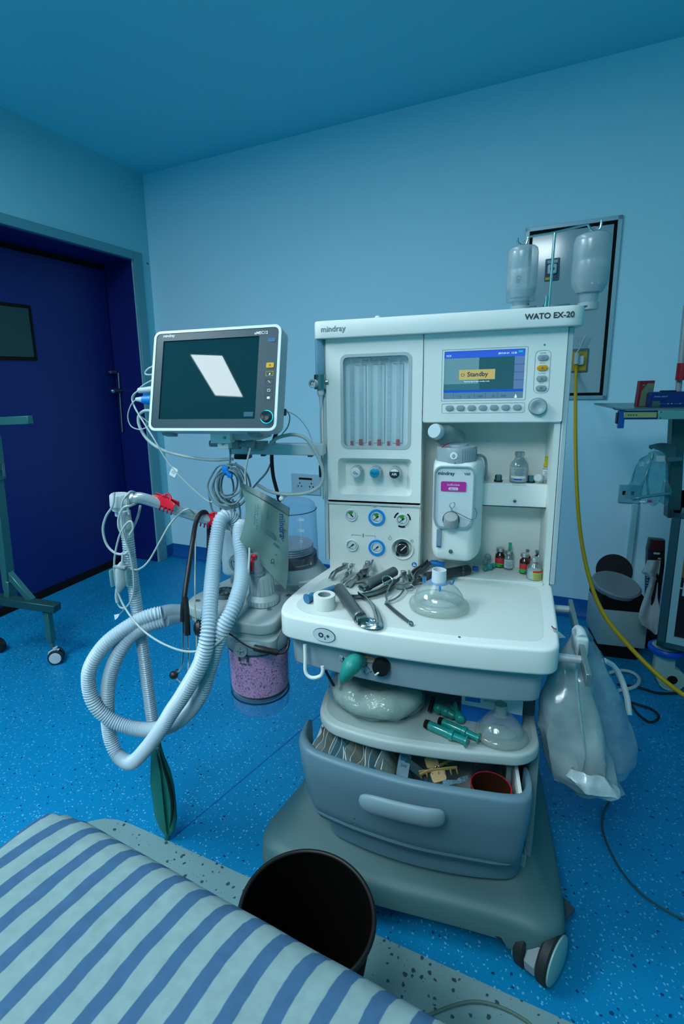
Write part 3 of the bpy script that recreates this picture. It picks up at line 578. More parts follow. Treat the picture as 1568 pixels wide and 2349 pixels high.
for x in (1142, 1216):
    p = at(x, 1106, 0.06); bm = nb(); cyl(bm, (p.x, 0.06, a.z), (p.x, 0.06, a.z+0.004), 0.0105, n=24); vn = part('valve_nut', bm, black, am)
    bm = nb(); cyl(bm, (p.x, 0.06, a.z+0.004), (p.x, 0.06, a.z+0.016), 0.0085, n=6); cyl(bm, (p.x, 0.06, a.z+0.016), (p.x, 0.06, a.z+0.018), 0.007, n=16); part('hex_nut', bm, dsteel, vn)
# worktop
WT = 0.737
out = rpoly([(-0.290, 0.11), (-0.275, 0.03), (-0.320, -0.14), (-0.333, -0.245), (-0.317, -0.303), (-0.23, -0.318), (-0.11, -0.334), (0.02, -0.340), (0.13, -0.337), (0.246, -0.325), (0.262, -0.20), (0.285, 0.02), (0.288, 0.11)], [0.01, 0.03, 0.05, 0.045, 0.035, 0.08, 0.1, 0.1, 0.1, 0.035, 0.08, 0.03, 0.01], 6)
bm = nb(); prism(bm, out, WT-0.0555, WT, 'z', 0.007, 4); wtp = part('worktop', bm, white, am)
ins = rpoly([(-0.25, -0.005), (-0.29, -0.14), (-0.30, -0.25), (-0.27, -0.285), (-0.1, -0.306), (0.02, -0.312), (0.13, -0.309), (0.220, -0.298), (0.235, -0.20), (0.25, -0.012), (0.2, -0.006)], [0.02, 0.05, 0.04, 0.03, 0.1, 0.1, 0.1, 0.03, 0.08, 0.04, 0.05], 6)
bm = nb(); prism(bm, ins, WT-0.001, WT+0.0005, 'z'); part('worktop_mat', bm, mat('worktop_tray_plastic', (0.66, 0.72, 0.70), 0.35, var=0.06, vs=6), wtp)
bm = nb(); prism(bm, rr(-0.03, -0.005, 0.262, 0.11, 0.004), WT-0.002, WT+0.007, 'z', 0.002, 2); part('niche_floor', bm, cream, wtp)
p = at(743, 1457, -0.3215); M = Matrix.Translation(p) @ Matrix.Rotation(-0.135, 4, 'Z')
bm = nb(); prism(bm, circ(0, 0, 0.0255, 36, 0.0155), -0.0012, 0.006, 'y', M=M); o2 = part('oxygen_flush_badge', bm, inkdark, wtp)
bm = nb(); prism(bm, circ(0, 0, 0.0247, 36, 0.0147), -0.0018, -0.001, 'y', M=M); part('badge_face', bm, mat('badge_face', (0.55, 0.65, 0.68), 0.35), o2)
bm = nb(); txt(bm, 'O', (-0.0125, 0, -0.0045), 0.014, bold=0.06); txt(bm, '2', (0.0005, 0, -0.0085), 0.008, bold=0.03); txt(bm, '+', (0.0055, 0, -0.0045), 0.013, bold=0.06); bm.transform(M @ Matrix.Translation((0, -0.0024, 0))); part('badge_lettering', bm, inkdark, o2)
# housing under the worktop
ho = rpoly([(-0.24, 0.12), (-0.306, -0.1), (-0.308, -0.268), (-0.19, -0.290), (-0.08, -0.306), (0.05, -0.312), (0.15, -0.308), (0.228, -0.29), (0.24, -0.1), (0.245, 0.12)], [0.02, 0.04, 0.02, 0.06, 0.1, 0.1, 0.06, 0.025, 0.05, 0.01], 5)
bm = nb(); prism(bm, ho, 0.684, 0.600, 'z', 0.006, 3, taper=0.985); hs = part('worktop_housing', bm, mat('housing_grey', (0.30, 0.39, 0.44), 0.42, var=0.04), am)
# fresh gas block front: switch, symbols
def onh(x, y, dy=0.0): return at(x, y, -0.303+dy)
p = at(874, 1530, -0.312); M = Matrix.Rotation(-0.1, 4, 'Z')
Mk = Matrix.Translation(p) @ M @ Matrix.Rotation(PI/2, 4, 'X')
bm = nb(); lathe(bm, [(0.0185, -0.012), (0.0185, 0.006), (0.0165, 0.010), (0, 0.011)], Mk, 36); kk = part('outlet_selector_knob', bm, black, hs)
bm = nb(); box(bm, (0, 0, 0), (0.0035, 0.003, 0.012), 0.0008, 1, M=Matrix.Translation(p+Vector((-0.008, -0.011, -0.011))) @ Matrix.Rotation(math.radians(50), 4, 'Y')); part('pointer', bm, inkwhite, kk)
def hpanel(pa, pb, nm, m, dy, parent=hs):
    a = at(*pa, -0.296-dy); b = at(*pb, -0.300-dy); bm = nb(); v = [(a.x, a.z), (b.x, a.z-0.002), (b.x, b.z-0.002), (a.x, b.z)]
    t = nb(); q = [t.verts.new((a.x, a.y, a.z)), t.verts.new((b.x, b.y, a.z-0.003)), t.verts.new((b.x, b.y, b.z)), t.verts.new((a.x, a.y, b.z+0.003))]; t.faces.new(q[::-1]); t.normal_update(); bmesh.ops.solidify(t, geom=list(t.faces), thickness=0.002); _merge(bm, t); return part(nm, bm, m, parent)
hpanel((778, 1503), (797, 1520), 'person_symbol', mat('symbol_plate', (0.45, 0.55, 0.58), 0.4), 0.003)
p = at(787, 1512, -0.3045); bm = nb(); ball(bm, p+Vector((0, 0, 0.0045)), 0.0016, s=(1, 0.3, 1)); box(bm, p, (0.0028, 0.0008, 0.006)); box(bm, p+Vector((0, 0, 0.001)), (0.008, 0.0008, 0.0012)); box(bm, (0, 0, 0), (0.001, 0.0008, 0.006), M=Matrix.Translation(p+Vector((-0.0018, 0, -0.005))) @ Matrix.Rotation(0.35, 4, 'Y')); box(bm, (0, 0, 0), (0.001, 0.0008, 0.006), M=Matrix.Translation(p+Vector((0.0018, 0, -0.005))) @ Matrix.Rotation(-0.35, 4, 'Y'))
for s in (-1, 1): b2(bm, p+Vector((s*0.0065-0.0004, -0.0004, -0.007)), p+Vector((s*0.0065+0.0004, 0.0004, 0.005)))
part('person_print', bm, inkdark, hs)
hpanel((826, 1522), (858, 1550), 'selector_symbols', mat('symbol_plate_grey', (0.28, 0.40, 0.46), 0.4), 0.003)
bm = nb()
for k, (x, y) in enumerate(((833, 1530), (840, 1527), (846, 1534), (835, 1541), (843, 1545), (850, 1541))): q = at(x, y, -0.3055); box(bm, (0, 0, 0), (0.006, 0.0008, 0.0012), M=Matrix.Translation(q) @ Matrix.Rotation(0.5*k, 4, 'Y'))
part('selector_print', bm, inkdark, hs)
bm = nb(); pts = [at(x, y, -0.3065) for x, y in ((826, 1504), (858, 1511), (854, 1519), (828, 1515))]
for a, b in zip(pts, pts[1:]): cyl(bm, a, b, 0.0009, n=6)
part('orange_outline', bm, mat('orange_line', (0.7, 0.3, 0.02)), hs)
# hook bar
bm = nb(); tube(bm, [at(699, 1478, -0.30), at(700, 1510, -0.305), at(700, 1538, -0.31), at(707, 1551, -0.312), at(720, 1555, -0.312), at(735, 1550, -0.31), at(740, 1540, -0.31), at(739, 1528, -0.308)], 0.0042, 12); part('hose_hook', bm, white, hs)
bm = nb(); tube(bm, [at(777, 1545, -0.27), at(778, 1560, -0.26), at(779, 1580, -0.25)], 0.003, 8); part('rear_hook', bm, lgrey, hs)
# side rail at the right
F = Vector((0.297, -0.325, 0.683)); B = Vector((0.327, 0.01, 0.690)); d = (B-F).normalized()
bm = nb(); M = Matrix.Translation((F+B)/2) @ d.to_track_quat('Y', 'Z').to_matrix().to_4x4(); box(bm, (0, 0, 0), (0.0095, (B-F).length, 0.026), 0.0008, 1, M=M); rl = part('accessory_rail', bm, mat('rail_metal', (0.20, 0.30, 0.32), 0.4, 0.6), am)
for t in (0.24, 0.93):
    q = F+(B-F)*t; bm = nb(); cyl(bm, (0.235, q.y, q.z-0.004), (q.x-0.003, q.y, q.z-0.004), 0.0085, n=18); part('rail_standoff', bm, alu, rl)
# column, cabinet and tray
bm = nb(); b2(bm, (-0.21, -0.03, 0.13), (0.24, 0.27, 0.61), 0.01, 2); b2(bm, (0.212, -0.16, 0.48), (0.238, 0.05, 0.61), 0.005, 2); part('column', bm, mat('column_grey', (0.13, 0.19, 0.21), 0.5), am)
tr = rpoly([(-0.238, 0.02), (-0.250, -0.19), (-0.243, -0.268), (-0.208, -0.304), (-0.105, -0.327), (0.038, -0.323), (0.20, -0.300), (0.236, -0.262), (0.242, 0.02)], [0.01, 0.05, 0.03, 0.035, 0.1, 0.1, 0.05, 0.04, 0.01], 5)
bm = nb(); prism(bm, tr, 0.453, 0.480, 'z', 0.006, 3); ty = part('storage_tray', bm, mat('tray_plastic', (0.44, 0.52, 0.52), 0.45), am)
tri = [(p[0]*0.945, -0.14+(p[1]+0.14)*0.9) for p in tr]
bm = nb(); prism(bm, tri, 0.479, 0.4808, 'z'); part('tray_mat', bm, mat('tray_inner', (0.34, 0.42, 0.42), 0.5), ty)
bm = nb()
b2(bm, (0.222, -0.235, 0.15), (0.240, 0.02, 0.455), 0.003, 1); b2(bm, (-0.246, -0.20, 0.20), (-0.232, 0.02, 0.455), 0.003, 1); b2(bm, (-0.22, -0.26, 0.165), (0.225, 0.02, 0.20), 0.003, 1); part('drawer_cabinet', bm, mat('cabinet_grey', (0.22, 0.30, 0.32), 0.45), am)
bm = nb(); toe = rpoly([(-0.222, -0.16), (-0.226, -0.285), (-0.12, -0.312), (-0.004, -0.322), (0.11, -0.316), (0.213, -0.295), (0.225, -0.16)], [0.02, 0.03, 0.1, 0.1, 0.1, 0.04, 0.02], 5); prism(bm, toe, 0.245, 0.165, 'z', 0.006, 2, taper=0.985); part('toe_panel', bm, bgrey, am)
# drawer
def dfront(z, k):   # outline of the drawer front at height z
    y = -k; return [(-0.285, -0.255+y), (-0.283, -0.305+y), (-0.262, -0.335+y), (-0.235, -0.348+y), (-0.14, -0.367+y), (-0.02, -0.379+y), (0.103, -0.375+y), (0.178, -0.369+y), (0.207, -0.355+y), (0.217, -0.325+y), (0.217, -0.285+y)]
t = nb(); zs = [(0.425, 0.006, 0), (0.430, 0.003, 0), (0.418, 0.0, 0), (0.35, -0.008, 0.004), (0.27, -0.022, 0.015), (0.236, -0.03, 0.02), (0.232, -0.036, 0.024)]
import itertools
ou = spline([Vector((x, y, 0)) for x, y in dfront(0, 0)], 5)
rows = []
inner = [Vector((p.x*0.985+(-0.0003), p.y+0.022, 0)) for p in ou]
def zl(p): return 0.004*(1-min(1, max(0, (p.x+0.28)/0.05)))  # left corner stands a little higher
prof = [(0.0, 0.0, 0.426, 1), (0.0, 0.0, 0.30, 1)]
grid = []
grid.append([Vector((p.x*0.93, p.y+0.024, 0.25)) for p in ou])
grid.append([Vector((p.x*0.95, p.y+0.024, 0.424+zl(p))) for p in ou])
grid.append([Vector((p.x*0.97, p.y+0.016, 0.431+zl(p))) for p in ou])
grid.append([Vector((p.x*0.99, p.y+0.004, 0.430+zl(p))) for p in ou])
grid.append([Vector((p.x, p.y, 0.422+zl(p)*0.8)) for p in ou])
grid.append([Vector((p.x*0.985+0.001, p.y+0.004, 0.36)) for p in ou])
grid.append([Vector((p.x*0.955+0.002, p.y+0.018, 0.28)) for p in ou])
grid.append([Vector((p.x*0.93+0.003, p.y+0.030, 0.236)) for p in ou])
grid.append([Vector((p.x*0.90+0.003, p.y+0.042, 0.232)) for p in ou])
grid.append([Vector((p.x*0.90, p.y+0.060, 0.25)) for p in ou])
bm = nb(); sheet(bm, grid, closed=False)
dw = part('drawer', bm, bgrey, am, smooth=60)
L0, R0 = at(826, 1838, -0.40), at(1022, 1880, -0.40)
hp = [at(822, 1837, -0.398), at(870, 1850, -0.410), at(925, 1864, -0.412), at(980, 1875, -0.410), at(1022, 1877, -0.398)]
bm = nb(); P = spline(hp, 8); n = len(P); rads = [0.0215*max(0.05, math.sqrt(max(0, 1-(2*(i/(n-1))-1)**8))) for i in range(n)]
sweep(bm, P, rads, 20, flat=(0.45, 1.0)); part('handle', bm, mat('handle_blue_grey', (0.20, 0.30, 0.35), 0.4), dw)
bm = nb(); prism(bm, [(-0.285, 0.262), (-0.318, 0.405), (0.0, 0.405), (0.0, 0.262)], -0.252, -0.246, 'x'); prism(bm, [(-0.305, 0.262), (-0.345, 0.426), (0.0, 0.426), (0.0, 0.262)], 0.188, 0.195, 'x'); b2(bm, (-0.25, -0.285, 0.262), (0.193, 0.0, 0.268)); part('drawer_box', bm, cream, dw)
bm = nb(); b2(bm, (-0.062, -0.30, 0.268), (-0.058, -0.03, 0.38)); part('drawer_divider', bm, dgrey, dw)
bm = nb()
for x, y in ((812, 1878), (806, 1888)): ball(bm, at(x, y, -0.366), 0.002)
part('drawer_specks', bm, inkdark, dw)
# base
bo = rpoly([(-0.30, 0.34), (-0.345, -0.10), (-0.40, -0.27), (-0.385, -0.325), (-0.33, -0.345), (-0.26, -0.35), (-0.10, -0.357), (0.09, -0.355), (0.19, -0.358), (0.255, -0.368), (0.298, -0.335), (0.306, -0.26), (0.312, 0.05), (0.312, 0.34)], [0.05, 0.2, 0.05, 0.03, 0.03, 0.05, 0.1, 0.1, 0.05, 0.035, 0.035, 0.05, 0.2, 0.05], 5)
def scale_o(o, kx, ky, cy): return [(p[0]*kx, cy+(p[1]-cy)*ky) for p in o]
bm = nb(); lv = [(0.058, 1.0, 1.0), (0.075, 1.0, 1.0), (0.112, 0.995, 0.995), (0.126, 0.975, 0.98), (0.133, 0.94, 0.94), (0.150, 0.86, 0.86), (0.185, 0.80, 0.74), (0.21, 0.79, 0.66)]
R_ = [[Vector((x*kx+(0.0), 0.12+(y-0.12)*ky, z)) for x, y in bo] for z, kx, ky in lv]
# under the middle of the front the skirt is arched up, leaving feet at the corners
for v in R_[0]:
    if v.y < -0.2 and -0.30 < v.x < 0.18: v.z += 0.022
t = nb(); rws = [[t.verts.new(p) for p in r] for r in R_]
for a, b in zip(rws, rws[1:]):
    m = len(a)
    for k in range(m): t.faces.new((a[k], a[(k+1) % m], b[(k+1) % m], b[k]))
t.faces.new(rws[0][::-1]); t.faces.new(rws[-1]); bmesh.ops.recalc_face_normals(t, faces=t.faces); _merge(bm, t)
bs_ = part('base', bm, base_m, am, smooth=50)
bm = nb(); pts = [(0.225, -0.355, 0.06), (0.232, -0.30, 0.10)]
def castor(x, y, ang, lab=None):
    M = Matrix.Translation((x, y, 0)) @ Matrix.Rotation(ang, 4, 'Z')
    bm = nb(); cyl(bm, (0, 0, 0.06), (0, 0, 0.075), 0.014); prism(bm, [(-0.045, 0.03), (-0.05, 0.055), (-0.03, 0.088), (0.01, 0.10), (0.045, 0.085), (0.055, 0.05), (0.045, 0.06), (0.0, 0.075), (-0.03, 0.062)], -0.012, 0.012, 'y', 0.002, 1)
    bm.transform(M); c = part('castor', bm, mgrey, bs_)
    for s in (-1, 1):
        Mw = M @ Matrix.Translation((0, s*0.0235, 0.055)) @ Matrix.Rotation(PI/2*(-s), 4, 'X')
        bm = nb(); lathe(bm, [(0.02, -0.011), (0.051, -0.011), (0.055, -0.007), (0.055, 0.007), (0.051, 0.011), (0.02, 0.011)], Mw, 36); part('tyre', bm, mat('castor_rubber', (0.012, 0.018, 0.02), 0.6), am)
        bm = nb(); lathe(bm, [(0.050, 0.0105), (0.049, 0.014), (0.035, 0.018), (0, 0.019)], Mw, 36); part('wheel_cover', bm, mat('castor_cover', (0.24, 0.42, 0.42), 0.45), am)
    return c
castor(0.250, -0.335, math.radians(58)); castor(-0.34, -0.27, math.radians(20)); castor(0.26, 0.27, 0.5); castor(-0.26, 0.27, 0.2)
bm = nb(); prism(bm, [tuple(atz(x, y, 0.07).xy) for x, y in ((1278, 2045), (1318, 2085), (1296, 2108), (1272, 2090))], 0.062, 0.072, 'z', 0.001, 1); part('brake_pedal', bm, dgrey, bs_)
# ------------------------------------------------------------------ monitor arm (part of the machine)
def AP(l): return [at(x, y, Y) for x, y, Y in l]
bm = nb(); a = at(527, 1032, -0.05); b = at(738, 1033, -0.05); b2(bm, (a.x, -0.05, 1.058), (XL-0.002, -0.015, 1.0865), 0.002, 1); arm = part('monitor_arm', bm, alu, am)
bm = nb(); q = at(555, 1050, -0.04); b2(bm, (q.x-0.021, -0.05, 1.044), (q.x+0.021, -0.015, 1.058), 0.004, 2); part('arm_foot', bm, black, arm)
for x in (602, 710):
    q = at(x, 1046, -0.05); bm = nb(); b2(bm, (q.x-0.006, -0.05, 1.054), (q.x+0.006, -0.035, 1.058), 0.001, 1); part('cable_clip', bm, dgrey, arm)
z0 = at(540, 1018, -0.09).z; xa = at(482, 1018, -0.09).x; xb = at(585, 1018, -0.09).x
bm = nb(); cyl(bm, (xa, -0.09, z0), (xb-0.02, -0.09, z0), 0.0085); cyl(bm, (at(524, 1018, -.09).x, -0.09, z0), (at(550, 1018, -.09).x, -0.09, z0), 0.0145); cyl(bm, (xb-0.022, -0.09, z0), (xb, -0.09, z0), 0.0125)
b2(bm, (at(535, 0, -.07).x-0.012, -0.09, z0-0.02), (at(535, 0, -.07).x+0.02, -0.02, z0+0.0)); part('swivel_rod', bm, mgrey, arm)
bm = nb(); a = at(482, 1002, -0.13); b = at(528, 1017, -0.13); b2(bm, (a.x, -0.13, b.z), (b.x, -0.075, a.z+0.012), 0.001, 1); a = at(498, 1017, -0.125); b = at(524, 1030, -0.125); b2(bm, (a.x, -0.125, b.z), (b.x, -0.09, a.z), 0.001, 1)
cl = part('clamp_bracket', bm, white, arm)
bm = nb()
for x, y, Y in ((514, 1004, -0.131), (511, 1018, -0.126)):
    q = at(x, y, Y); cyl(bm, q, q+Vector((0, -0.002, 0)), 0.0035, n=14)
part('bracket_screws', bm, dsteel, cl)
bm = nb(); q = at(560, 1003, -0.10); b2(bm, (q.x-0.045, -0.115, q.z-0.006), (q.x+0.05, -0.03, q.z+0.02), 0.004, 2); part('mount_plate', bm, lgrey, arm)
# ------------------------------------------------------------------ patient monitor
MM = Matrix.Translation((-0.520, -0.153, 1.256)) @ Matrix.Rotation(math.radians(-0.6), 4, 'Z') @ Matrix.Rotation(math.radians(-15.2), 4, 'X')
mo = thing('patient_monitor', 'black-faced patient monitor in a white case, its dark screen showing a lamp reflection', 'monitor', (-0.52, -0.1, 1.13))
w, h = 0.34, 0.2515
def mb(*a): bm = nb(); return bm
def mpart(nm, bm, m, par, label=None): bm.transform(MM); return part(nm, bm, m, par, label)
bm = nb(); prism(bm, rr(-w/2, -h/2, w/2, h/2, 0.018, 6), 0.0035, 0.045, 'y', 0.001, 1); prism(bm, rr(-w/2+0.004, -h/2+0.004, w/2-0.004, h/2-0.004, 0.02, 6), 0.044, 0.085, 'y', 0.01, 3, taper=0.93)
prism(bm, rr(-w/2+0.02, -h/2+0.012, w/2-0.02, h/2-0.03, 0.02, 6), 0.084, 0.115, 'y', 0.008, 2, taper=0.95); case = mpart('case', bm, mat('monitor_case_grey', (0.46, 0.53, 0.56), 0.4), mo)
bm = nb(); plate(bm, rr(-w/2, -h/2, w/2, h/2, 0.018, 6), [rr(-w/2+0.0065, -h/2+0.0065, w/2-0.0065, h/2-0.0065, 0.012, 6)], -0.004, 0.002); mpart('white_rim', bm, mat('rim_white', (0.70, 0.77, 0.80), 0.3), case)
sx0, sx1, sz0, sz1 = -w/2+w*0.078, -w/2+w*0.838, h/2-h*0.885, h/2-h*0.10
bm = nb(); plate(bm, rr(-w/2+0.0065, -h/2+0.0065, w/2-0.0065, h/2-0.0065, 0.012, 6), [rr(sx0, sz0, sx1, sz1, 0.001, 1)], -0.0025, 0.002); bez = mpart('bezel', bm, mat('bezel_slate', (0.022, 0.055, 0.075), 0.35), mo)
bm = nb(); b2(bm, (sx0, 0.0005, sz0), (sx1, 0.003, sz1)); scn = mpart('screen', bm, mat('screen_glass', (0.006, 0.035, 0.045), 0.02, spec=0.5, var=0.01), mo)
bm = nb(); b2(bm, (sx1-0.03, -0.0002, sz0+0.006), (sx1-0.006, 0.0006, sz0+0.017)); mpart('screen_icon', bm, mat('dim_icon', (0.0, 0.09, 0.14), 0.3), scn)
def U(u): return -w/2+w*u
def V(v): return h/2-h*v
bm = nb(); txt(bm, 'mindray', (U(0.075), -0.0032, V(0.062)), 0.0100, bold=0.02); mpart('maker_name', bm, inkwhite, bez)
bm = nb(); txt(bm, 'uMEC12', (U(0.80), -0.0032, V(0.085)), 0.0098, bold=0.02); mpart('model_name', bm, inkwhite, bez)
bm = nb(); prism(bm, rr(U(0.93)-0.0095, V(0.165), U(0.93)+0.0095, V(0.165)+0.0095, 0.002), -0.0035, -0.002, 'y'); mpart('indicator_label', bm, mat('dim_blue_label', (0.02, 0.10, 0.28), 0.4), bez)
bm = nb(); prism(bm, rr(U(0.93)-0.0095, V(0.385)-0.006, U(0.93)+0.0095, V(0.385)+0.006, 0.002), -0.004, -0.002, 'y'); k1 = mpart('alarm_key', bm, mat('amber_key', (0.72, 0.36, 0.0), 0.4), bez, 'orange alarm key')
bm = nb(); prism(bm, [(U(0.93)-0.003, V(0.385)-0.002), (U(0.93)+0.003, V(0.385)-0.002), (U(0.93)+0.0015, V(0.385)+0.0025), (U(0.93)-0.0015, V(0.385)+0.0025)], -0.0043, -0.0038, 'y'); mpart('bell_icon', bm, mat('amber_dark', (0.3, 0.1, 0.0)), k1)
bm = nb(); plate(bm, rr(U(0.93)-0.0095, V(0.465)-0.006, U(0.93)+0.0095, V(0.465)+0.006, 0.002), [rr(U(0.93)-0.0085, V(0.465)-0.005, U(0.93)+0.0085, V(0.465)+0.005, 0.0015)], -0.0038, -0.002); k2 = mpart('outlined_key', bm, mat('amber_line', (0.6, 0.35, 0.02)), bez)
bm = nb(); x = U(0.93)
prism(bm, [(x-0.002, V(.465)-0.0025), (x+0.002, V(.465)-0.0025), (x+0.002, V(.465)+0.0025), (x-0.001, V(.465)+0.001)], -0.0036, -0.0028, 'y')
box(bm, (0, 0, 0), (0.008, 0.0006, 0.0012), M=Matrix.Translation((x, -0.003, V(0.54))) @ Matrix.Rotation(0.7, 4, 'Y')); plate(bm, rr(x-0.0035, V(.62)-0.0028, x+0.0035, V(.62)+0.0028, 0.0008), [rr(x-0.0028, V(.62)-0.002, x+0.0028, V(.62)+0.002, 0.0005)], -0.0034, -0.0026); prism(bm, rr(x-0.0035, V(.69)-0.0026, x+0.0035, V(.69)+0.0026, 0.001), -0.0034, -0.0026, 'y')
mpart('key_icons', bm, inkwhite, bez)
bm = nb()
for v in (0.54, 0.62, 0.69): plate(bm, rr(x-0.0095, V(v)-0.0065, x+0.0095, V(v)+0.0065, 0.002), [rr(x-0.0090, V(v)-0.006, x+0.0090, V(v)+0.006, 0.0018)], -0.0029, -0.002)
mpart('key_outlines', bm, black, bez)
Mk = Matrix.Translation((U(0.925), -0.0025, V(0.868))) @ Matrix.Rotation(PI/2, 4, 'X')
bm = nb(); lathe(bm, [(0.0125, 0), (0.0125, 0.010), (0.011, 0.013), (0.006, 0.0125), (0, 0.0115)], Mk, 32); k3 = mpart('rotary_knob', bm, mat('knob_black', (0.01, 0.02, 0.028), 0.25), bez)
bm = nb(); ring(bm, (U(0.925), -0.0030, V(0.868)), 0.0150, 0.0008, (0, 1, 0), 40, 6); mpart('lit_ring', bm, mat('cyan_light', (0.0, 0.4, 0.5), 0.3, emit=(0.0, 0.42, 0.55), es=1.2), k3)
bm = nb(); txt(bm, '\u2022', (sx0-0.002, -0.003, sz1+0.0005), 0.01); mpart('status_dot', bm, inkgrey, bez)
bm = nb(); b2(bm, (w/2-0.010, 0.055, -0.078), (w/2+0.0005, 0.062, -0.062), 0.001, 1); mpart('side_button', bm, dgrey, case)
for u in (0.11, 0.80):
    bm = nb(); b2(bm, (U(u)-0.014, 0.02, -h/2-0.007), (U(u)+0.016, 0.05, -h/2+0.002), 0.002, 1); mpart('foot', bm, mgrey, case)
# plugs and leads on the left side of the monitor
bm = nb(); tube(bm, AP([(352, 893, -.09), (335, 893, -.09), (322, 895, -.09)]), [0.0085]*9+[0.0085]*7+[0.006], 14, sub=8) if False else cyl(bm, at(352, 893, -.09), at(318, 896, -.09), 0.009, 0.007); mp1 = part('cable_plug', bm, lgrey, mo)
bm = nb(); cyl(bm, at(349, 917, -.09), at(329, 917, -.09), 0.0125, 0.0115); mp2 = part('cable_plug', bm, bluepl, mo, 'blue cable plug')
bm = nb(); cyl(bm, at(331, 917, -.09), at(312, 916, -.09), 0.0095, 0.005); part('plug_boot', bm, lgrey, mp2)
# leads: every lead a thing of its own
def cable(name, label, pts, r, m, cat='cable', grp=None, extra=None, n=8):
    P = AP(pts); t = thing(name, label, cat, tuple(min(P, key=lambda p: p.z)), grp)
    bm = nb(); tube(bm, P, r, n); part('lead', bm, m, t)
    if extra: extra(t)
    return t
def tag_on(t):
    bm = nb(); M = Matrix.Translation(at(398, 1083, -.12)) @ Matrix.Rotation(math.radians(30), 4, 'Y'); prism(bm, rr(-0.0095, -0.0125, 0.0095, 0.0125, 0.003), -0.0006, 0.0006, 'y', M=M); tg = part('paper_tag', bm, mat('tag_paper', (0.72, 0.78, 0.80), 0.6), t)
    bm = nb()
    for k, (L, z) in enumerate(((0.006, 0.006), (0.011, 0.002), (0.012, -0.001), (0.009, -0.004))): box(bm, (0, -0.0009, z), (L, 0.0003, 0.0008), M=M)
    part('tag_print', bm, inkdark, tg)
cable('monitor_lead', 'thin grey lead with a white paper tag running down from the monitor', [(318, 896, -.09), (306, 905, -.09), (303, 918, -.09), (313, 942, -.10), (333, 975, -.11), (352, 1005, -.12), (385, 1060, -.12), (425, 1105, -.12), (470, 1145, -.12), (487, 1152, -.12)], 0.0022, cable_m, extra=tag_on)
cable('monitor_lead', 'thin grey lead making the widest loop left of the monitor', [(313, 915, -.09), (300, 930, -.1), (293, 955, -.1), (300, 977, -.1), (318, 985, -.1), (335, 981, -.1), (347, 972, -.09)], 0.0016, cable_m)
cable('monitor_lead', 'thick grey lead curving under the monitor to its arm', [(349, 942, -.09), (330, 943, -.09), (318, 955, -.09), (320, 978, -.09), (338, 1008, -.09), (372, 1032, -.09), (420, 1046, -.09), (480, 1055, -.09), (535, 1053, -.08)], 0.0042, cable_m)
cable('monitor_lead', 'thin grey lead in the small loop beside the blue plug', [(348, 872, -.09), (325, 886, -.09), (309, 905, -.085), (305, 925, -.085), (316, 948, -.085), (333, 963, -.085), (348, 975, -.085)], 0.0018, cable_m)
cable('monitor_lead', 'short grey lead bowing out high on the left of the monitor', [(352, 840, -.08), (340, 846, -.085), (333, 855, -.085), (338, 860, -.085), (352, 859, -.08)], 0.0026, cable_m)
cable('monitor_lead', 'thick pale lead looping right of the monitor down round the bellows', [(620, 1016, -.06), (640, 1003, -.06), (675, 997, -.06), (703, 1008, -.06), (725, 1040, -.06), (740, 1080, -.06), (735, 1112, -.06), (705, 1130, -.06), (660, 1134, -.06), (620, 1128, -.06), (590, 1112, -.07)], 0.0046, cable_m)
cable('monitor_lead', 'thin dark-edged lead showing behind the right of the monitor', [(655, 940, -.02), (664, 955, -.02), (660, 978, -.02), (645, 998, -.03)], 0.0018, cable_m)
cable('monitor_lead', 'hair-thin lead sagging between monitor and machine tower', [(650, 940, .05), (680, 955, .05), (705, 985, .05), (718, 1020, .04)], 0.0010, cable_m)
cable('power_cable', 'black power cable hanging behind the monitor arm', [(634, 992, 0.0), (628, 1010, 0.0), (623, 1045, 0.0), (626, 1090, 0.0), (636, 1130, 0.01), (640, 1150, 0.03)], 0.0055, black)
cable('monitor_lead', 'grey lead dropping from the clamp bracket into the coil', [(527, 1025, -.1), (528, 1045, -.1), (526, 1068, -.1), (518, 1090, -.1)], 0.0026, cable_d)
cable('monitor_lead', 'slim grey lead crossing behind the black power cable', [(620, 1065, .0), (610, 1085, -.03), (592, 1105, -.06), (575, 1125, -.09)], 0.0026, cable_d)
# coiled lead hung under the arm
ct = thing('coiled_cable', 'slate grey lead coiled in a bundle with a blue clip under the monitor arm', 'cable', tuple(at(530, 1180, -.12)))
bm = nb(); rnd = random.Random(5)
for k in range(9):
    cx = 526+rnd.uniform(-13, 13); cy = 1112+rnd.uniform(-6, 8); rx_ = 31+rnd.uniform(-13, 12); ry_ = 42+rnd.uniform(-14, 10); Y = -0.12+rnd.uniform(-.025, .02); ph = rnd.uniform(0, 1)
    tube(bm, AP([(cx+rx_*math.cos(a)+rnd.uniform(-2, 2), cy+ry_*math.sin(a)+rnd.uniform(-2, 2), Y+0.01*math.sin(a*2+ph)) for a in [2*PI*j/10 for j in range(10)]]), 0.0026, 7, closed=True)
for l in ([(478, 1130, -.12), (486, 1170, -.12), (500, 1195, -.13), (508, 1205, -.13)], [(500, 1140, -.12), (505, 1165, -.12), (512, 1190, -.12)], [(533, 1145, -.12), (536, 1160, -.12), (540, 1180, -.12)], [(545, 1150, -.12), (550, 1170, -.12), (550, 1190, -.12)], [(540, 1062, -.11), (545, 1072, -.12), (555, 1090, -.12)]): tube(bm, AP(l), 0.0028, 7)
part('coil', bm, cable_d, ct)
bm = nb(); p = at(517, 1077, -.15); box(bm, p, (0.018, 0.01, 0.02), 0.004, 2, M=None); q = at(527, 1091, -.15); box(bm, q, (0.014, 0.01, 0.011), 0.003, 2); cyl(bm, p, q, 0.006); part('blue_clip', bm, bluepl, ct)
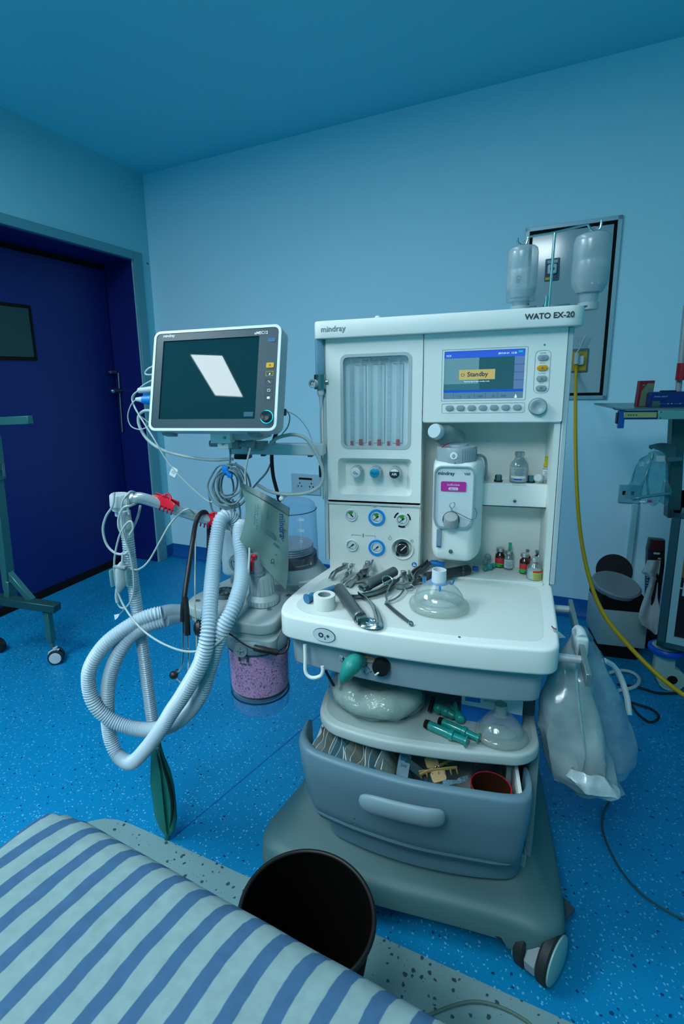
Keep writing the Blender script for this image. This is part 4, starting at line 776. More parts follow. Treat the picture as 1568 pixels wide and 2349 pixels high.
cable('monitor_lead', 'pale lead hanging from the monitor through the coil behind the pouch', [(574, 1028, -.13), (566, 1060, -.14), (562, 1095, -.14), (566, 1150, -.16), (571, 1230, -.19), (571, 1290, -.23), (561, 1370, -.28), (535, 1430, -.33), (495, 1478, -.37), (440, 1495, -.37), (385, 1482, -.35), (330, 1448, -.33), (290, 1400, -.30), (268, 1350, -.29), (262, 1290, -.29), (272, 1235, -.29), (287, 1205, -.29), (300, 1196, -.29), (305, 1212, -.29), (297, 1227, -.29)], 0.0026, cable_m)
# ------------------------------------------------------------------ oxygen flowmeter on the left post
fm = thing('oxygen_flowmeter', 'clear tube oxygen flowmeter with chrome valve hanging left of the tower', 'flowmeter', tuple(at(733, 940, -0.01)))
p = at(732, 780, -0.01); x = p.x; zt = 1.347; zb = at(732, 862, -0.01).z
bm = nb(); cyl(bm, (x, -0.01, zb), (x, -0.01, zt), 0.0115, n=24); part('flow_tube', bm, film('flowmeter_tube', (0.75, 0.88, 0.95), 0.22, 0.05, body=(0.3, 0.5, 0.6)), fm)
bm = nb(); cyl(bm, (x, -0.01, zb), (x, -0.01, zt), 0.0055, n=16); it = part('inner_tube', bm, film('flowmeter_inner', (0.8, 0.92, 0.96), 0.35, 0.05, body=(0.6, 0.75, 0.8)), fm)
bm = nb()
for k in range(18): z = zb+0.006+k*0.0046; b2(bm, (x-0.004, -0.0162, z), (x+(0.004 if k % 2 else 0.001), -0.0157, z+0.0007))
part('scale_print', bm, inkdark, it)
bm = nb(); zc = at(730, 877, -0.01).z; cyl(bm, (x, -0.01, zb+0.003), (x, -0.01, zc-0.017), 0.0155, n=28); cyl(bm, (x, -0.01, zc), (x+0.022, -0.01, zc), 0.006); part('valve_body', bm, dsteel, fm)
bm = nb(); q = Vector((x-0.008, -0.012, zc-0.003)); cyl(bm, q, q+Vector((-0.006, -0.022, 0)), 0.0105, n=28); kb = part('valve_knob', bm, mat('knob_white', (0.6, 0.68, 0.7), 0.35), fm)
bm = nb(); q2 = q+Vector((-0.0062, -0.0226, 0)); ring(bm, q2, 0.0062, 0.0011, (-0.26, -0.96, 0), 20, 5, a0=20, a1=200); ring(bm, q2, 0.0100, 0.0005, (-0.26, -0.96, 0), 24, 4); txt(bm, 'O\u2082', q2+Vector((-0.003, -0.0004, -0.004)), 0.0055); part('knob_print', bm, inkdark, kb)
bm = nb(); z1 = zc-0.017; lathe(bm, [(0.0045, 0), (0.009, 0), (0.009, -0.014), (0.006, -0.017), (0.0045, -0.03), (0.003, -0.045)][::-1], Matrix.Translation((x+0.001, -0.01, z1)), 18); part('outlet_nipple', bm, mat('nipple_clear', (0.55, 0.66, 0.7), 0.3), fm)
bm = nb(); tube(bm, AP([(736, 928, -.01), (735, 960, -.01), (737, 1040, -.0), (740, 1100, 0.0), (741, 1145, 0.0)]), 0.0022, 8); part('thin_tube', bm, cable_m, fm)
bm = nb(); q = at(735, 1080, -0.0); box(bm, q, (0.006, 0.02, 0.034), 0.003, 2); single('tower_hand_grip', 'small black knob on the left edge of the tower behind the pale lead', 'knob', bm, black)
# ------------------------------------------------------------------ breathing system
bsx = thing('breathing_system', 'grey absorber block with bellows dome and pink granule canister left of the worktop', 'breathing system', (-0.42, -0.1, 0.5))
BO = [(-0.610, -0.195), (-0.585, -0.245), (-0.50, -0.265), (-0.475, -0.29), (-0.37, -0.295), (-0.343, -0.275), (-0.340, -0.16), (-0.300, -0.02), (-0.285, 0.06), (-0.32, 0.12), (-0.46, 0.13), (-0.55, 0.0)]
bo_ = rpoly(BO, [0.03, 0.03, 0.03, 0.02, 0.03, 0.02, 0.03, 0.03, 0.05, 0.05, 0.05, 0.08], 5)
def insc(o, k, cx=-0.43, cy=-0.1): return [(cx+(p[0]-cx)*k, cy+(p[1]-cy)*k) for p in o]
bm = nb(); prism(bm, bo_, 0.672, 0.700, 'z', 0.005, 3); blk = part('block_top', bm, mat('block_grey', (0.36, 0.43, 0.45), 0.42, var=0.05), bsx)
bm = nb(); prism(bm, insc(bo_, 0.975), 0.660, 0.674, 'z', 0.002, 1); prism(bm, insc(bo_, 0.95), 0.628, 0.662, 'z', 0.004, 2); part('block_body', bm, mat('block_grey2', (0.28, 0.35, 0.38), 0.45), bsx)
def screw(x, y):
    q = atz(x, y, 0.7005); bm = nb(); cyl(bm, q, q+Vector((0, 0, 0.0008)), 0.0078, n=20); s = part('screw_well', bm, mgrey, blk)
    bm = nb(); cyl(bm, q+Vector((0, 0, 0.0005)), q+Vector((0, 0, 0.0014)), 0.0055, n=18); part('screw', bm, dsteel, blk)
for xy in ((453, 1378), (617, 1398), (699, 1331), (661, 1366)): screw(*xy)
KC = atz(602, 1380, 0.702)
def vk(prof, nm, m, c=KC, rib=0, rr_=0, z0=0, z1=0, par=bsx):
    bm = nb(); M = Matrix.Translation(c); lathe(bm, prof, M, 40)
    for k in range(rib):
        a = 2*PI*k/rib; r0, r1 = rr_; p = M @ Vector((r0*math.cos(a), r0*math.sin(a), z0)); q = M @ Vector((r1*math.cos(a), r1*math.sin(a), z1)); cyl(bm, p, q, 0.0017, n=6)
    return part(nm, bm, m, par)
kbase = vk([(0.040, 0), (0.040, 0.014), (0.037, 0.017), (0.034, 0.022), (0.030, 0.026), (0, 0.026)], 'apl_valve_base', mat('valve_pale', (0.42, 0.50, 0.52), 0.42), rib=28, rr_=(0.0402, 0.0402), z0=0.001, z1=0.013)
vk([(0.0310, 0.026), (0.0295, 0.054), (0.0265, 0.072), (0.022, 0.076), (0, 0.076)], 'apl_valve_knob', mat('valve_pale2', (0.36, 0.44, 0.46), 0.42), rib=18, rr_=(0.0312, 0.0275), z0=0.028, z1=0.068)
c2 = at(588, 1290, -0.19); bm = nb(); cyl(bm, (c2.x, c2.y, 0.70), (c2.x, c2.y, c2.z+0.03), 0.0165, n=24); cyl(bm, (c2.x, c2.y, c2.z-0.03), (c2.x, c2.y, c2.z-0.024), 0.019, n=24); part('selector_tube', bm, mgrey, bsx)
bm = nb(); tube(bm, AP([(582, 1277, -.21), (577, 1290, -.215), (577, 1310, -.215)]), 0.0035, 8); q = at(582, 1276, -.21); box(bm, q, (0.014, 0.008, 0.008), 0.002, 1); part('red_lever', bm, red, bsx)
# check valve port, sensor housing and airway gauge
q = atz(516, 1366, 0.701); bm = nb(); lathe(bm, [(0.026, 0), (0.026, 0.010), (0.023, 0.012), (0.018, 0.012), (0.016, 0.004), (0, 0.004)], Matrix.Translation(q), 30); pt = part('check_valve_port', bm, mat('port_clear_grey', (0.12, 0.17, 0.2), 0.15), bsx)
bm = nb(); ring(bm, q+Vector((0, 0, 0.013)), 0.0245, 0.0015, n=24, m=6); 
for k in range(10): a = 2*PI*k/10; b2(bm, q+Vector((0.0185*math.cos(a)-0.001, 0.0185*math.sin(a)-0.001, 0.01)), q+Vector((0.0185*math.cos(a)+0.001, 0.0185*math.sin(a)+0.001, 0.016)))
part('port_ribs', bm, dgrey, pt)
q = atz(548, 1333, 0.701); bm = nb(); lathe(bm, [(0.024, 0), (0.024, 0.010), (0.020, 0.012), (0, 0.008)], Matrix.Translation(q), 30); part('check_valve_port', bm, mat('port_clear_grey', (0, 0, 0)), bsx)
c3 = at(540, 1190, -0.02); bm = nb(); prism(bm, rr(at(506, 1250, -.02).x, -0.04, at(562, 1250, -.02).x, 0.03, 0.028, 8), 0.70, at(530, 1195, -.02).z, 'z', 0.012, 4); part('sensor_housing', bm, mat('pale_blue_housing', (0.40, 0.52, 0.57), 0.4), bsx)
g0 = at(545, 1293, -0.11); bm = nb(); cyl(bm, g0, g0+Vector((0, 0.05, 0.0)), 0.026, n=32); ag = part('airway_gauge', bm, mat('gauge_grey', (0.25, 0.36, 0.42), 0.3), bsx)
bm = nb(); cyl(bm, g0+Vector((0, -0.001, 0)), g0+Vector((0, 0.001, 0)), 0.0235, n=32); part('gauge_face', bm, mat('gauge_face_pale', (0.42, 0.52, 0.52), 0.3), ag)
bm = nb(); ring(bm, g0+Vector((0, -0.0018, 0)), 0.019, 0.0006, (0, 1, 0), 28, 4, a0=-30, a1=210); cyl(bm, g0+Vector((0, -0.002, 0)), g0+Vector((-0.012, -0.002, 0.007)), 0.0008, n=6); cyl(bm, g0+Vector((0, -0.002, 0)), g0+Vector((0.010, -0.002, 0.002)), 0.0008, n=6); part('gauge_print', bm, inkdark, ag)
# bellows
BC = Vector((-0.388, 0.0, 0.0)); Mb = Matrix.Translation((BC.x, BC.y, 0))
bm = nb(); lathe(bm, [(0.102, 0.700), (0.102, 0.718), (0.096, 0.724), (0.086, 0.740), (0.080, 0.748), (0, 0.748)], Mb, 48); bb = part('bellows_base', bm, mat('bellows_base_grey', (0.34, 0.42, 0.45), 0.45), bsx)
bm = nb(); a = [math.radians(q) for q in range(-62, -8, 6)]; rws = [[Vector((BC.x+0.104*math.cos(q), BC.y+0.104*math.sin(q), z)) for q in a] for z in (0.716, 0.728)]; sheet(bm, rws, 0.012); part('latch_rib', bm, lgrey, bb)
bm = nb(); lathe(bm, [(0.0735, 0.746), (0.0735, 0.776), (0.070, 0.777), (0, 0.777)], Mb, 48); bd = part('bellows_band', bm, mat('band_black', (0.008, 0.014, 0.022), 0.3), bsx)
bm = nb(); 
for k in range(3):
    a0 = math.radians(-52+k*6)
A = [math.radians(-62+3*k) for k in range(11)]
sweep(bm, [Vector((BC.x+0.0740*math.cos(q), BC.y+0.0740*math.sin(q), 0.758)) for q in A], 0.0006, 4); q = math.radians(-26); p = Vector((BC.x+0.0742*math.cos(q), BC.y+0.0742*math.sin(q), 0.758)); box(bm, p, (0.004, 0.004, 0.006), 0.001, 1); ring(bm, p+Vector((0, 0, 0.004)), 0.0018, 0.0005, (0.9, -0.4, 0), 12, 4)
part('lock_mark', bm, inkwhite, bd)
bm = nb(); prof = [(0.0, 0.800), (0.060, 0.800)]
prof = []
for k in range(4): prof += [(0.056, 0.777+k*0.0065), (0.064, 0.780+k*0.0065)]
prof += [(0.062, 0.804), (0.05, 0.809), (0, 0.811)]
lathe(bm, prof, Mb, 40); part('bellows', bm, mat('bellows_latex', (0.62, 0.58, 0.62), 0.5), bsx)
bm = nb(); prof = [(0.078, 0.748), (0.0765, 0.80), (0.074, 0.90), (0.070, 0.915), (0.062, 0.922), (0.0, 0.924)]
lathe(bm, prof, Mb, 56, close=False); dm = part('bellows_dome', bm, film('dome_plastic', (0.84, 0.92, 0.99), 0.07, 0.06, body=(0.35, 0.55, 0.8)), bsx)
bm = nb()
q0 = math.radians(-72)
for k, s in enumerate(('1500', '1000', '500')):
    z = 0.885-k*0.030; q = math.radians(-48); txt(bm, s, (BC.x+0.0755*math.cos(q)-0.012, BC.y+0.0755*math.sin(q)-0.004, z), 0.0105, bold=0.01)
q = math.radians(-50); 
for k in range(22): z = 0.80+k*0.0045; p = Vector((BC.x+0.076*math.cos(q), BC.y+0.077*math.sin(q), z)); b2(bm, p+Vector((-0.002, -0.0005, 0)), p+Vector((0.002, 0.0005, 0.0007)))
part('dome_scale', bm, inkwhite, dm)
bm = nb(); sweep(bm, [Vector((BC.x+0.0742*math.cos(math.radians(q)), BC.y+0.0742*math.sin(math.radians(q)), 0.902-0.0*q)) for q in range(-120, 30, 6)], 0.0012, 6); part('dome_seam', bm, mat('seam_dark', (0.02, 0.06, 0.09)), dm)
q = at(645, 1144, -0.07); bm = nb(); ball(bm, q, 0.0068); cyl(bm, q, q+Vector((0, 0.05, 0)), 0.004); part('dome_fastener', bm, inkwhite, bsx)
# canister with pink granules
CC = Vector((-0.402, -0.235, 0)); Mc = Matrix.Translation(CC)
bm = nb(); lathe(bm, [(0.0, 0.661), (0.072, 0.661), (0.079, 0.652), (0.080, 0.640), (0.0765, 0.630), (0.0, 0.630)][::-1], Mc, 48); cr = part('canister_collar', bm, mat('collar_grey', (0.20, 0.29, 0.33), 0.4), bsx)
q = Vector((CC.x-0.012, CC.y-0.082, 0.644)); bm = nb(); cyl(bm, q+Vector((0, 0.03, 0)), q, 0.0175, n=32); ring(bm, q, 0.0165, 0.0015, (0, 1, 0)); b2(bm, q+Vector((-0.0015, -0.004, -0.008)), q+Vector((0.0015, 0.001, 0.008)), 0.001, 1); b2(bm, q+Vector((-0.010, -0.004, -0.0015)), q+Vector((0.010, 0.001, 0.0015)), 0.001, 1); part('latch_knob', bm, mgrey, cr)
bm = nb(); prism(bm, rr(CC.x-0.062, -0.300, CC.x+0.066, -0.20, 0.02, 5), 0.632, 0.664, 'z', 0.004, 2); part('collar_housing', bm, mat('block_grey2', (0, 0, 0)), cr)
for dx in (-0.017, 0.003):
    bm = nb(); q = Vector((CC.x+dx, CC.y-0.077, 0.622)); cyl(bm, q+Vector((0, 0, -0.008)), q+Vector((0, 0, 0.006)), 0.0028, n=8); part('locating_pin', bm, dgrey, cr)
def granm():
    m = bpy.data.materials.new('pink_granules'); m.use_nodes = True; nt = m.node_tree; b = nt.nodes['Principled BSDF']; L = nt.links.new
    tc = nt.nodes.new('ShaderNodeTexCoord'); v = nt.nodes.new('ShaderNodeTexVoronoi'); v.inputs['Scale'].default_value = 230; v.feature = 'F1'; L(tc.outputs['Object'], v.inputs['Vector'])
    cr_ = nt.nodes.new('ShaderNodeValToRGB'); e = cr_.color_ramp.elements; e[0].position = 0.0; e[0].color = (0.92, 0.48, 0.74, 1); e[1].position = 0.95; e[1].color = (0.12, 0.03, 0.14, 1); k = e.new(0.60); k.color = (0.72, 0.32, 0.55, 1)
    L(v.outputs['Distance'], cr_.inputs[0]); L(cr_.outputs[0], b.inputs['Base Color']); bp = nt.nodes.new('ShaderNodeBump'); bp.invert = True; bp.inputs['Strength'].default_value = 0.5; bp.inputs['Distance'].default_value = 0.001
    L(v.outputs['Distance'], bp.inputs['Height']); L(bp.outputs[0], b.inputs['Normal']); b.inputs['Roughness'].default_value = 0.7; return m
zt_, zb_ = 0.628, 0.512
bm = nb(); t = nb(); n = 64
lathe(t, [(0.0, zt_), (0.072, zt_-0.002), (0.0722, zt_-0.02), (0.071, 0.57), (0.070, zb_+0.004), (0.066, zb_), (0, zb_)][::-1], None, 64); _merge(bm, t, Mc); gr = part('absorbent_granules', bm, granm(), bsx, kind='stuff')
bm = nb(); lathe(bm, [(0.0765, 0.640), (0.0755, 0.56), (0.0735, 0.508), (0.071, 0.500), (0.064, 0.496), (0, 0.496)], Mc, 56, close=False); cj = part('canister_jar', bm, film('canister_plastic', (0.95, 0.96, 0.99), 0.05, 0.05, body=(0.4, 0.6, 0.8)), bsx)
bm = nb(); ring(bm, CC+Vector((0, 0, 0.5005)), 0.0715, 0.0022, n=48); ring(bm, CC+Vector((0, 0, 0.629)), 0.0765, 0.0014, n=48); part('jar_seam', bm, mat('seam_navy', (0.01, 0.03, 0.08)), cj)
bm = nb(); lathe(bm, [(0.071, 0.509), (0.068, 0.503), (0, 0.503)], Mc, 40, close=False); part('jar_floor', bm, mat('jar_grey_blue', (0.16, 0.30, 0.40), 0.35), cj)
bm = nb(); lathe(bm, [(0.0735, 0.498), (0.072, 0.470), (0.069, 0.465), (0, 0.465)], Mc, 48, close=False); part('water_cup', bm, film('water_cup_plastic', (0.80, 0.90, 0.97), 0.05, 0.04), bsx)
bm = nb(); q = Vector((CC.x+0.0, CC.y-0.0775, 0.607)); box(bm, q+Vector((-0.008, 0, 0)), (0.018, 0.0008, 0.0028), 0.0004, 1); txt(bm, 'MAX', q+Vector((0.003, 0, -0.001)), 0.005, bold=0.02); part('fill_mark', bm, inkdark, cj)
# black lead with inline module on the canister
bt = thing('sensor_cable', 'black sensor cable with a thick inline plug lying across the pink canister', 'cable', tuple(at(640, 1500, -.32)))
bm = nb(); tube(bm, AP([(522, 1452, -.325), (535, 1460, -.33), (560, 1478, -.335), (580, 1488, -.335)]), 0.0018, 8); tube(bm, AP([(634, 1500, -.325), (652, 1496, -.32), (660, 1485, -.31), (663, 1468, -.30)]), 0.0030, 8); part('lead', bm, black, bt)
bm = nb(); P = AP([(583, 1486, -.335), (600, 1490, -.335), (636, 1497, -.325)]); tube(bm, P, 0.0072, 12); 
for k in range(5): q = P[0]+(P[2]-P[0])*(0.25+k*0.06); ring(bm, q, 0.0073, 0.0009, P[2]-P[0], 16, 5)
part('inline_plug', bm, black, bt)
# round black knob on the left of the block
q = at(462, 1444, -0.29); bm = nb(); lathe(bm, [(0.019, 0), (0.019, 0.008), (0.014, 0.013), (0.006, 0.014), (0, 0.014)], zto((-0.5, -0.85, 0.1), q+Vector((0, 0.01, 0))), 28); part('drain_knob', bm, mattblack, bsx)
q = at(455, 1405, -0.24); bm = nb(); cyl(bm, at(437, 1405, -.225), at(413, 1410, -.23), 0.0175, 0.0165, n=28); part('hose_port', bm, lgrey, bsx)
# ------------------------------------------------------------------ bag arm
ba = thing('bag_arm', 'silver breathing bag arm reaching out from the absorber block', 'arm', tuple(at(272, 1170, -.25)))
bm = nb(); tube(bm, AP([(296, 1146, -.25), (318, 1142, -.24), (350, 1150, -.22), (400, 1168, -.19), (460, 1187, -.15), (510, 1200, -.12), (548, 1212, -.09), (565, 1222, -.07)]), 0.0140, 20); part('arm_tube', bm, mat('satin_arm_metal', (0.56, 0.63, 0.66), 0.3, 0.5), ba)
bm = nb(); e = at(565, 1222, -.07); cyl(bm, (e.x, e.y, 0.70), (e.x, e.y, e.z+0.01), 0.016); part('arm_post', bm, alu, ba)
hc = at(274, 1140, -.25); bm = nb(); lathe(bm, [(0.0, 0.008), (0.021, 0.008), (0.024, 0.004), (0.024, -0.022), (0.020, -0.026), (0.019, -0.034), (0.0135, -0.036), (0.013, -0.048), (0, -0.048)], Matrix.Translation(hc) @ Matrix.Rotation(0.06, 4, 'Y'), 32); part('bag_mount_head', bm, lgrey, ba)
bm = nb(); cyl(bm, hc+Vector((0.0, 0, -0.012)), at(303, 1146, -.25), 0.0155, n=24); part('elbow_socket', bm, lgrey, ba)
# hanging hose with green reservoir bag
rh = thing('reservoir_hose', 'translucent ribbed hose hanging straight down from the bag arm head', 'hose', tuple(at(357, 1712, -.27)))
bm = nb(); cyl(bm, at(285, 1172, -.262), at(293, 1232, -.262), 0.0145, 0.0155, n=24); part('hose_cuff', bm, lgrey, rh)
bm = nb(); ribbed(bm, AP([(292, 1225, -.262), (299, 1290, -.265), (311, 1380, -.27), (325, 1470, -.27), (338, 1570, -.27), (350, 1660, -.27), (357, 1712, -.27)]), 0.0158, 0.0060, 0.0024, 20); part('ribbed_tube', bm, film('hose_grey_clear', (0.72, 0.84, 0.9), 0.74, 0.3, body=(0.44, 0.58, 0.66)), rh)
gb = thing('reservoir_bag', 'limp green rubber breathing bag at the end of the hanging hose', 'bag', tuple(at(380, 1935, -.27)))
def bagrow(c, wx, wy, n=18): return [Vector((c.x+wx*math.cos(2*PI*k/n), c.y+wy*math.sin(2*PI*k/n), c.z)) for k in range(n)]
bm = nb(); rows = []
spec = [(358, 1700, 9, .009), (360, 1716, 10, .010), (362, 1735, 15, .010), (368, 1765, 22, .013), (372, 1800, 26, .016), (377, 1840, 25, .018), (380, 1872, 24, .017), (383, 1896, 18, .014), (384, 1908, 11, .009), (383, 1915, 5, .005), (382, 1934, 5, .005)]
for x, y, hw, th in spec:
    c = at(x, y, -.27); e = at(x+hw, y, -.27); wx = (e-c).length; n = 28; row = []
    for k in range(n):
        a = 2*PI*k/n; f = 1.0
        if hw > 12: f = 1-0.75*math.exp(-((a-math.radians(300))/0.16)**2)*1.0
        row.append(Vector((c.x+wx*f*math.cos(a), c.y+th*f*math.sin(a), c.z)))
    rows.append(row)
sheet(bm, rows, closed=True); part('bag_body', bm, dgreen, gb, smooth=60)
bm = nb(); P = [at(370+ (x-370), y, -.287) for x, y in ((366, 1722), (376, 1760), (388, 1800), (395, 1840), (394, 1875), (389, 1900))]; sweep(bm, spline(P, 6), [0.001+0.0042*math.sin(PI*i/30) for i in range(31)], 8, flat=(1, 0.5)); part('bag_fold_shade', bm, mat('fold_shade', (0.002, 0.01, 0.01), 0.7), gb)  # black strip painting the shade inside the bag's crease
# breathing circuit hoses
def circ_hose(label, pts, cuff):
    t = thing('breathing_hose', label, 'hose', tuple(min(AP(pts), key=lambda p: p.z)), 'white corrugated circuit hoses')
    bm = nb(); ribbed(bm, AP(pts), 0.0186, 0.0070, 0.0034, 22); part('ribbed_tube', bm, hose_m, t, smooth=70)
    bm = nb(); tube(bm, AP(cuff), 0.0178, 18); part('end_cuff', bm, film('cuff_clear', (0.8, 0.88, 0.9), 0.5, 0.15, body=(0.5, 0.62, 0.68)), t)
circ_hose('white corrugated hose in front, sagging to the lowest loop', [(548, 1235, -.10), (540, 1200, -.12), (523, 1182, -.14), (505, 1195, -.165), (496, 1240, -.20), (488, 1310, -.26), (482, 1380, -.32), (476, 1456, -.37), (461, 1520, -.38), (421, 1591, -.38), (393, 1633, -.375), (371, 1669, -.37), (337, 1715, -.35), (302, 1748, -.33), (272, 1735, -.31), (255, 1700, -.30), (248, 1660, -.30), (246, 1610, -.31), (250, 1560, -.31), (268, 1505, -.31), (298, 1460, -.30), (335, 1436, -.29), (378, 1422, -.27)], [(378, 1422, -.27), (395, 1417, -.25), (413, 1413, -.23)])
circ_hose('white corrugated hose behind, making the wide outer loop', [(580, 1240, -.10), (566, 1212, -.12), (552, 1208, -.145), (549, 1240, -.18), (555, 1290, -.22), (552, 1340, -.27), (534, 1395, -.32), (511, 1440, -.345), (494, 1484, -.35), (477, 1540, -.345), (460, 1592, -.34), (429, 1636, -.33), (390, 1664, -.325), (345, 1674, -.32), (298, 1668, -.32), (252, 1650, -.33), (218, 1617, -.34), (204, 1575, -.34), (208, 1528, -.34), (245, 1474, -.325), (306, 1430, -.30), (345, 1412, -.285), (371, 1406, -.27)], [(371, 1406, -.27), (390, 1402, -.25), (410, 1402, -.23)])
# ------------------------------------------------------------------ stethoscope
st = thing('stethoscope', 'black stethoscope slung over the silver bag arm', 'stethoscope', tuple(at(420, 1560, -.36)))
bm = nb(); tube(bm, AP([(421, 1400, -.345), (424, 1360, -.33), (433, 1300, -.29), (442, 1240, -.24), (449, 1200, -.19), (460, 1178, -.165), (472, 1176, -.14), (478, 1195, -.12), (479, 1230, -.12), (478, 1280, -.16), (474, 1350, -.26), (466, 1420, -.335)]), 0.0060, 12); part('rubber_tube', bm, black, st)
bm = nb(); tube(bm, AP([(424, 1370, -.34), (420, 1395, -.348), (419, 1425, -.352)]), 0.0065, 10); tube(bm, AP([(424, 1370, -.34), (428, 1410, -.350), (430, 1456, -.355)]), 0.0068, 10); part('yoke', bm, black, st)
bm = nb(); tube(bm, AP([(419, 1425, -.352), (420, 1470, -.355), (419, 1515, -.36), (413, 1535, -.36), (404, 1545, -.36)]), 0.0026, 8); tube(bm, AP([(430, 1456, -.355), (432, 1505, -.36), (429, 1545, -.36), (418, 1565, -.36), (404, 1555, -.365)]), 0.0026, 8); part('ear_tubes', bm, steel, st)
bm = nb(); ball(bm, at(398, 1549, -.365), 0.0095, s=(1.1, 1, 1)); part('ear_tip', bm, black, st); bm = nb(); ball(bm, at(406, 1541, -.355), 0.006); part('ear_tip', bm, black, st)
bm = nb(); lathe(bm, [(0.0, 0), (0.017, 0), (0.019, 0.003), (0.016, 0.010), (0.006, 0.014), (0, 0.014)], zto((-0.8, -0.55, 0.1), at(458, 1440, -.34)), 24); part('chest_piece', bm, black, st)
cable('suction_catheter', 'thin beige catheter hanging behind the stethoscope with a white tip', [(449, 1205, -.15), (448, 1260, -.2), (447, 1330, -.28), (447, 1390, -.33), (450, 1450, -.35), (452, 1503, -.36)], 0.0017, mat('beige_tube', (0.36, 0.40, 0.32), 0.5), 'catheter', extra=lambda t: part('white_tip', (lambda b: (tube(b, AP([(452, 1500, -.36), (451, 1530, -.36), (449, 1560, -.36)]), 0.006, 10), b)[1])(nb()), white, t))
# ------------------------------------------------------------------ leads and finger sensor on the bag arm head
cable('sensor_lead', 'grey lead wound round the arm head and looping out to its left', [(262, 1130, -.285), (258, 1160, -.29), (243, 1185, -.29), (236, 1215, -.29), (244, 1248, -.29), (263, 1268, -.29), (285, 1271, -.29), (296, 1262, -.285)], 0.0030, cable_m)
cable('sensor_lead', 'grey lead wrapped over the arm collar and dropping to the finger sensor', [(318, 1136, -.23), (305, 1129, -.25), (292, 1135, -.28), (281, 1150, -.29), (278, 1180, -.29), (283, 1225, -.29), (297, 1270, -.29), (306, 1320, -.29), (305, 1362, -.29), (294, 1388, -.29), (280, 1395, -.29), (270, 1385, -.29), (268, 1365, -.29)], 0.0024, cable_m)
cable('sensor_lead', 'grey lead looped twice over the bag arm head', [(296, 1180, -.285), (290, 1150, -.285), (296, 1130, -.27), (310, 1131, -.24), (316, 1150, -.22), (300, 1160, -.28), (283, 1165, -.29), (272, 1190, -.29), (274, 1215, -.29), (290, 1238, -.285)], 0.0030, cable_m)
cable('sensor_lead', 'grey lead sagging from the finger sensor up to the middle of the arm', [(300, 1305, -.28), (318, 1306, -.28), (340, 1288, -.27), (365, 1245, -.25), (388, 1205, -.23), (412, 1178, -.2), (432, 1168, -.19), (445, 1178, -.17)], 0.0024, cable_m)
cable('sensor_lead', 'short pale lead hanging behind the arm collar', [(322, 1160, -.2), (316, 1185, -.22), (305, 1210, -.24)], 0.0035, cable_m)
sp = thing('finger_sensor', 'grey finger clip sensor in clear plastic hanging on its lead', 'sensor', tuple(at(280, 1370, -.29)))
bm = nb(); tube(bm, AP([(282, 1268, -.29), (281, 1285, -.29), (279, 1300, -.29)]), 0.0035, 10); rws = []
P = AP([(280, 1290, -.29), (277, 1308, -.29), (278, 1335, -.29), (272, 1358, -.29)]); sweep(bm, spline(P, 6), [0.006, 0.0075, 0.009, 0.011, 0.0125, 0.0135]+[0.0138]*6+[0.0135, 0.013, 0.012, 0.010, 0.008, 0.0065, 0.005], 14, flat=(1, 0.7)); part('sensor_body', bm, lgrey, sp)
bm = nb(); q = at(275, 1301, -.295); box(bm, q, (0.036, 0.012, 0.008), 0.003, 2); part('hinge_bar', bm, mgrey, sp)
for wx in (258, 294): bm = nb(); box(bm, at(wx, 1325, -.29), (0.008, 0.018, 0.046), 0.004, 2); part('clear_wing', bm, film('clear_teal', (0.6, 0.85, 0.87), 0.35, 0.1, body=(0.35, 0.6, 0.62)), sp)
bm = nb(); tube(bm, AP([(268, 1350, -.29), (267, 1368, -.29), (269, 1382, -.29)]), 0.0042, 10); part('strain_relief', bm, lgrey, sp)
tg = thing('lead_tag', 'little white flag tag on the sensor lead below the finger clip', 'tag', tuple(at(266, 1418, -.29)))
bm = nb(); P = AP([(262, 1410, -.292), (275, 1408, -.292), (270, 1417, -.292), (264, 1422, -.292)]); t = nb(); t.faces.new([t.verts.new(p) for p in P]); t.normal_update(); bmesh.ops.solidify(t, geom=list(t.faces), thickness=0.001); _merge(bm, t); part('flag', bm, mat('tag_paper', (0, 0, 0)), tg)
bm = nb(); tube(bm, AP([(274, 1409, -.291), (281, 1402, -.291), (287, 1394, -.291)]), 0.0026, 6, flat=(1, .4)); part('strap', bm, cable_m, tg)
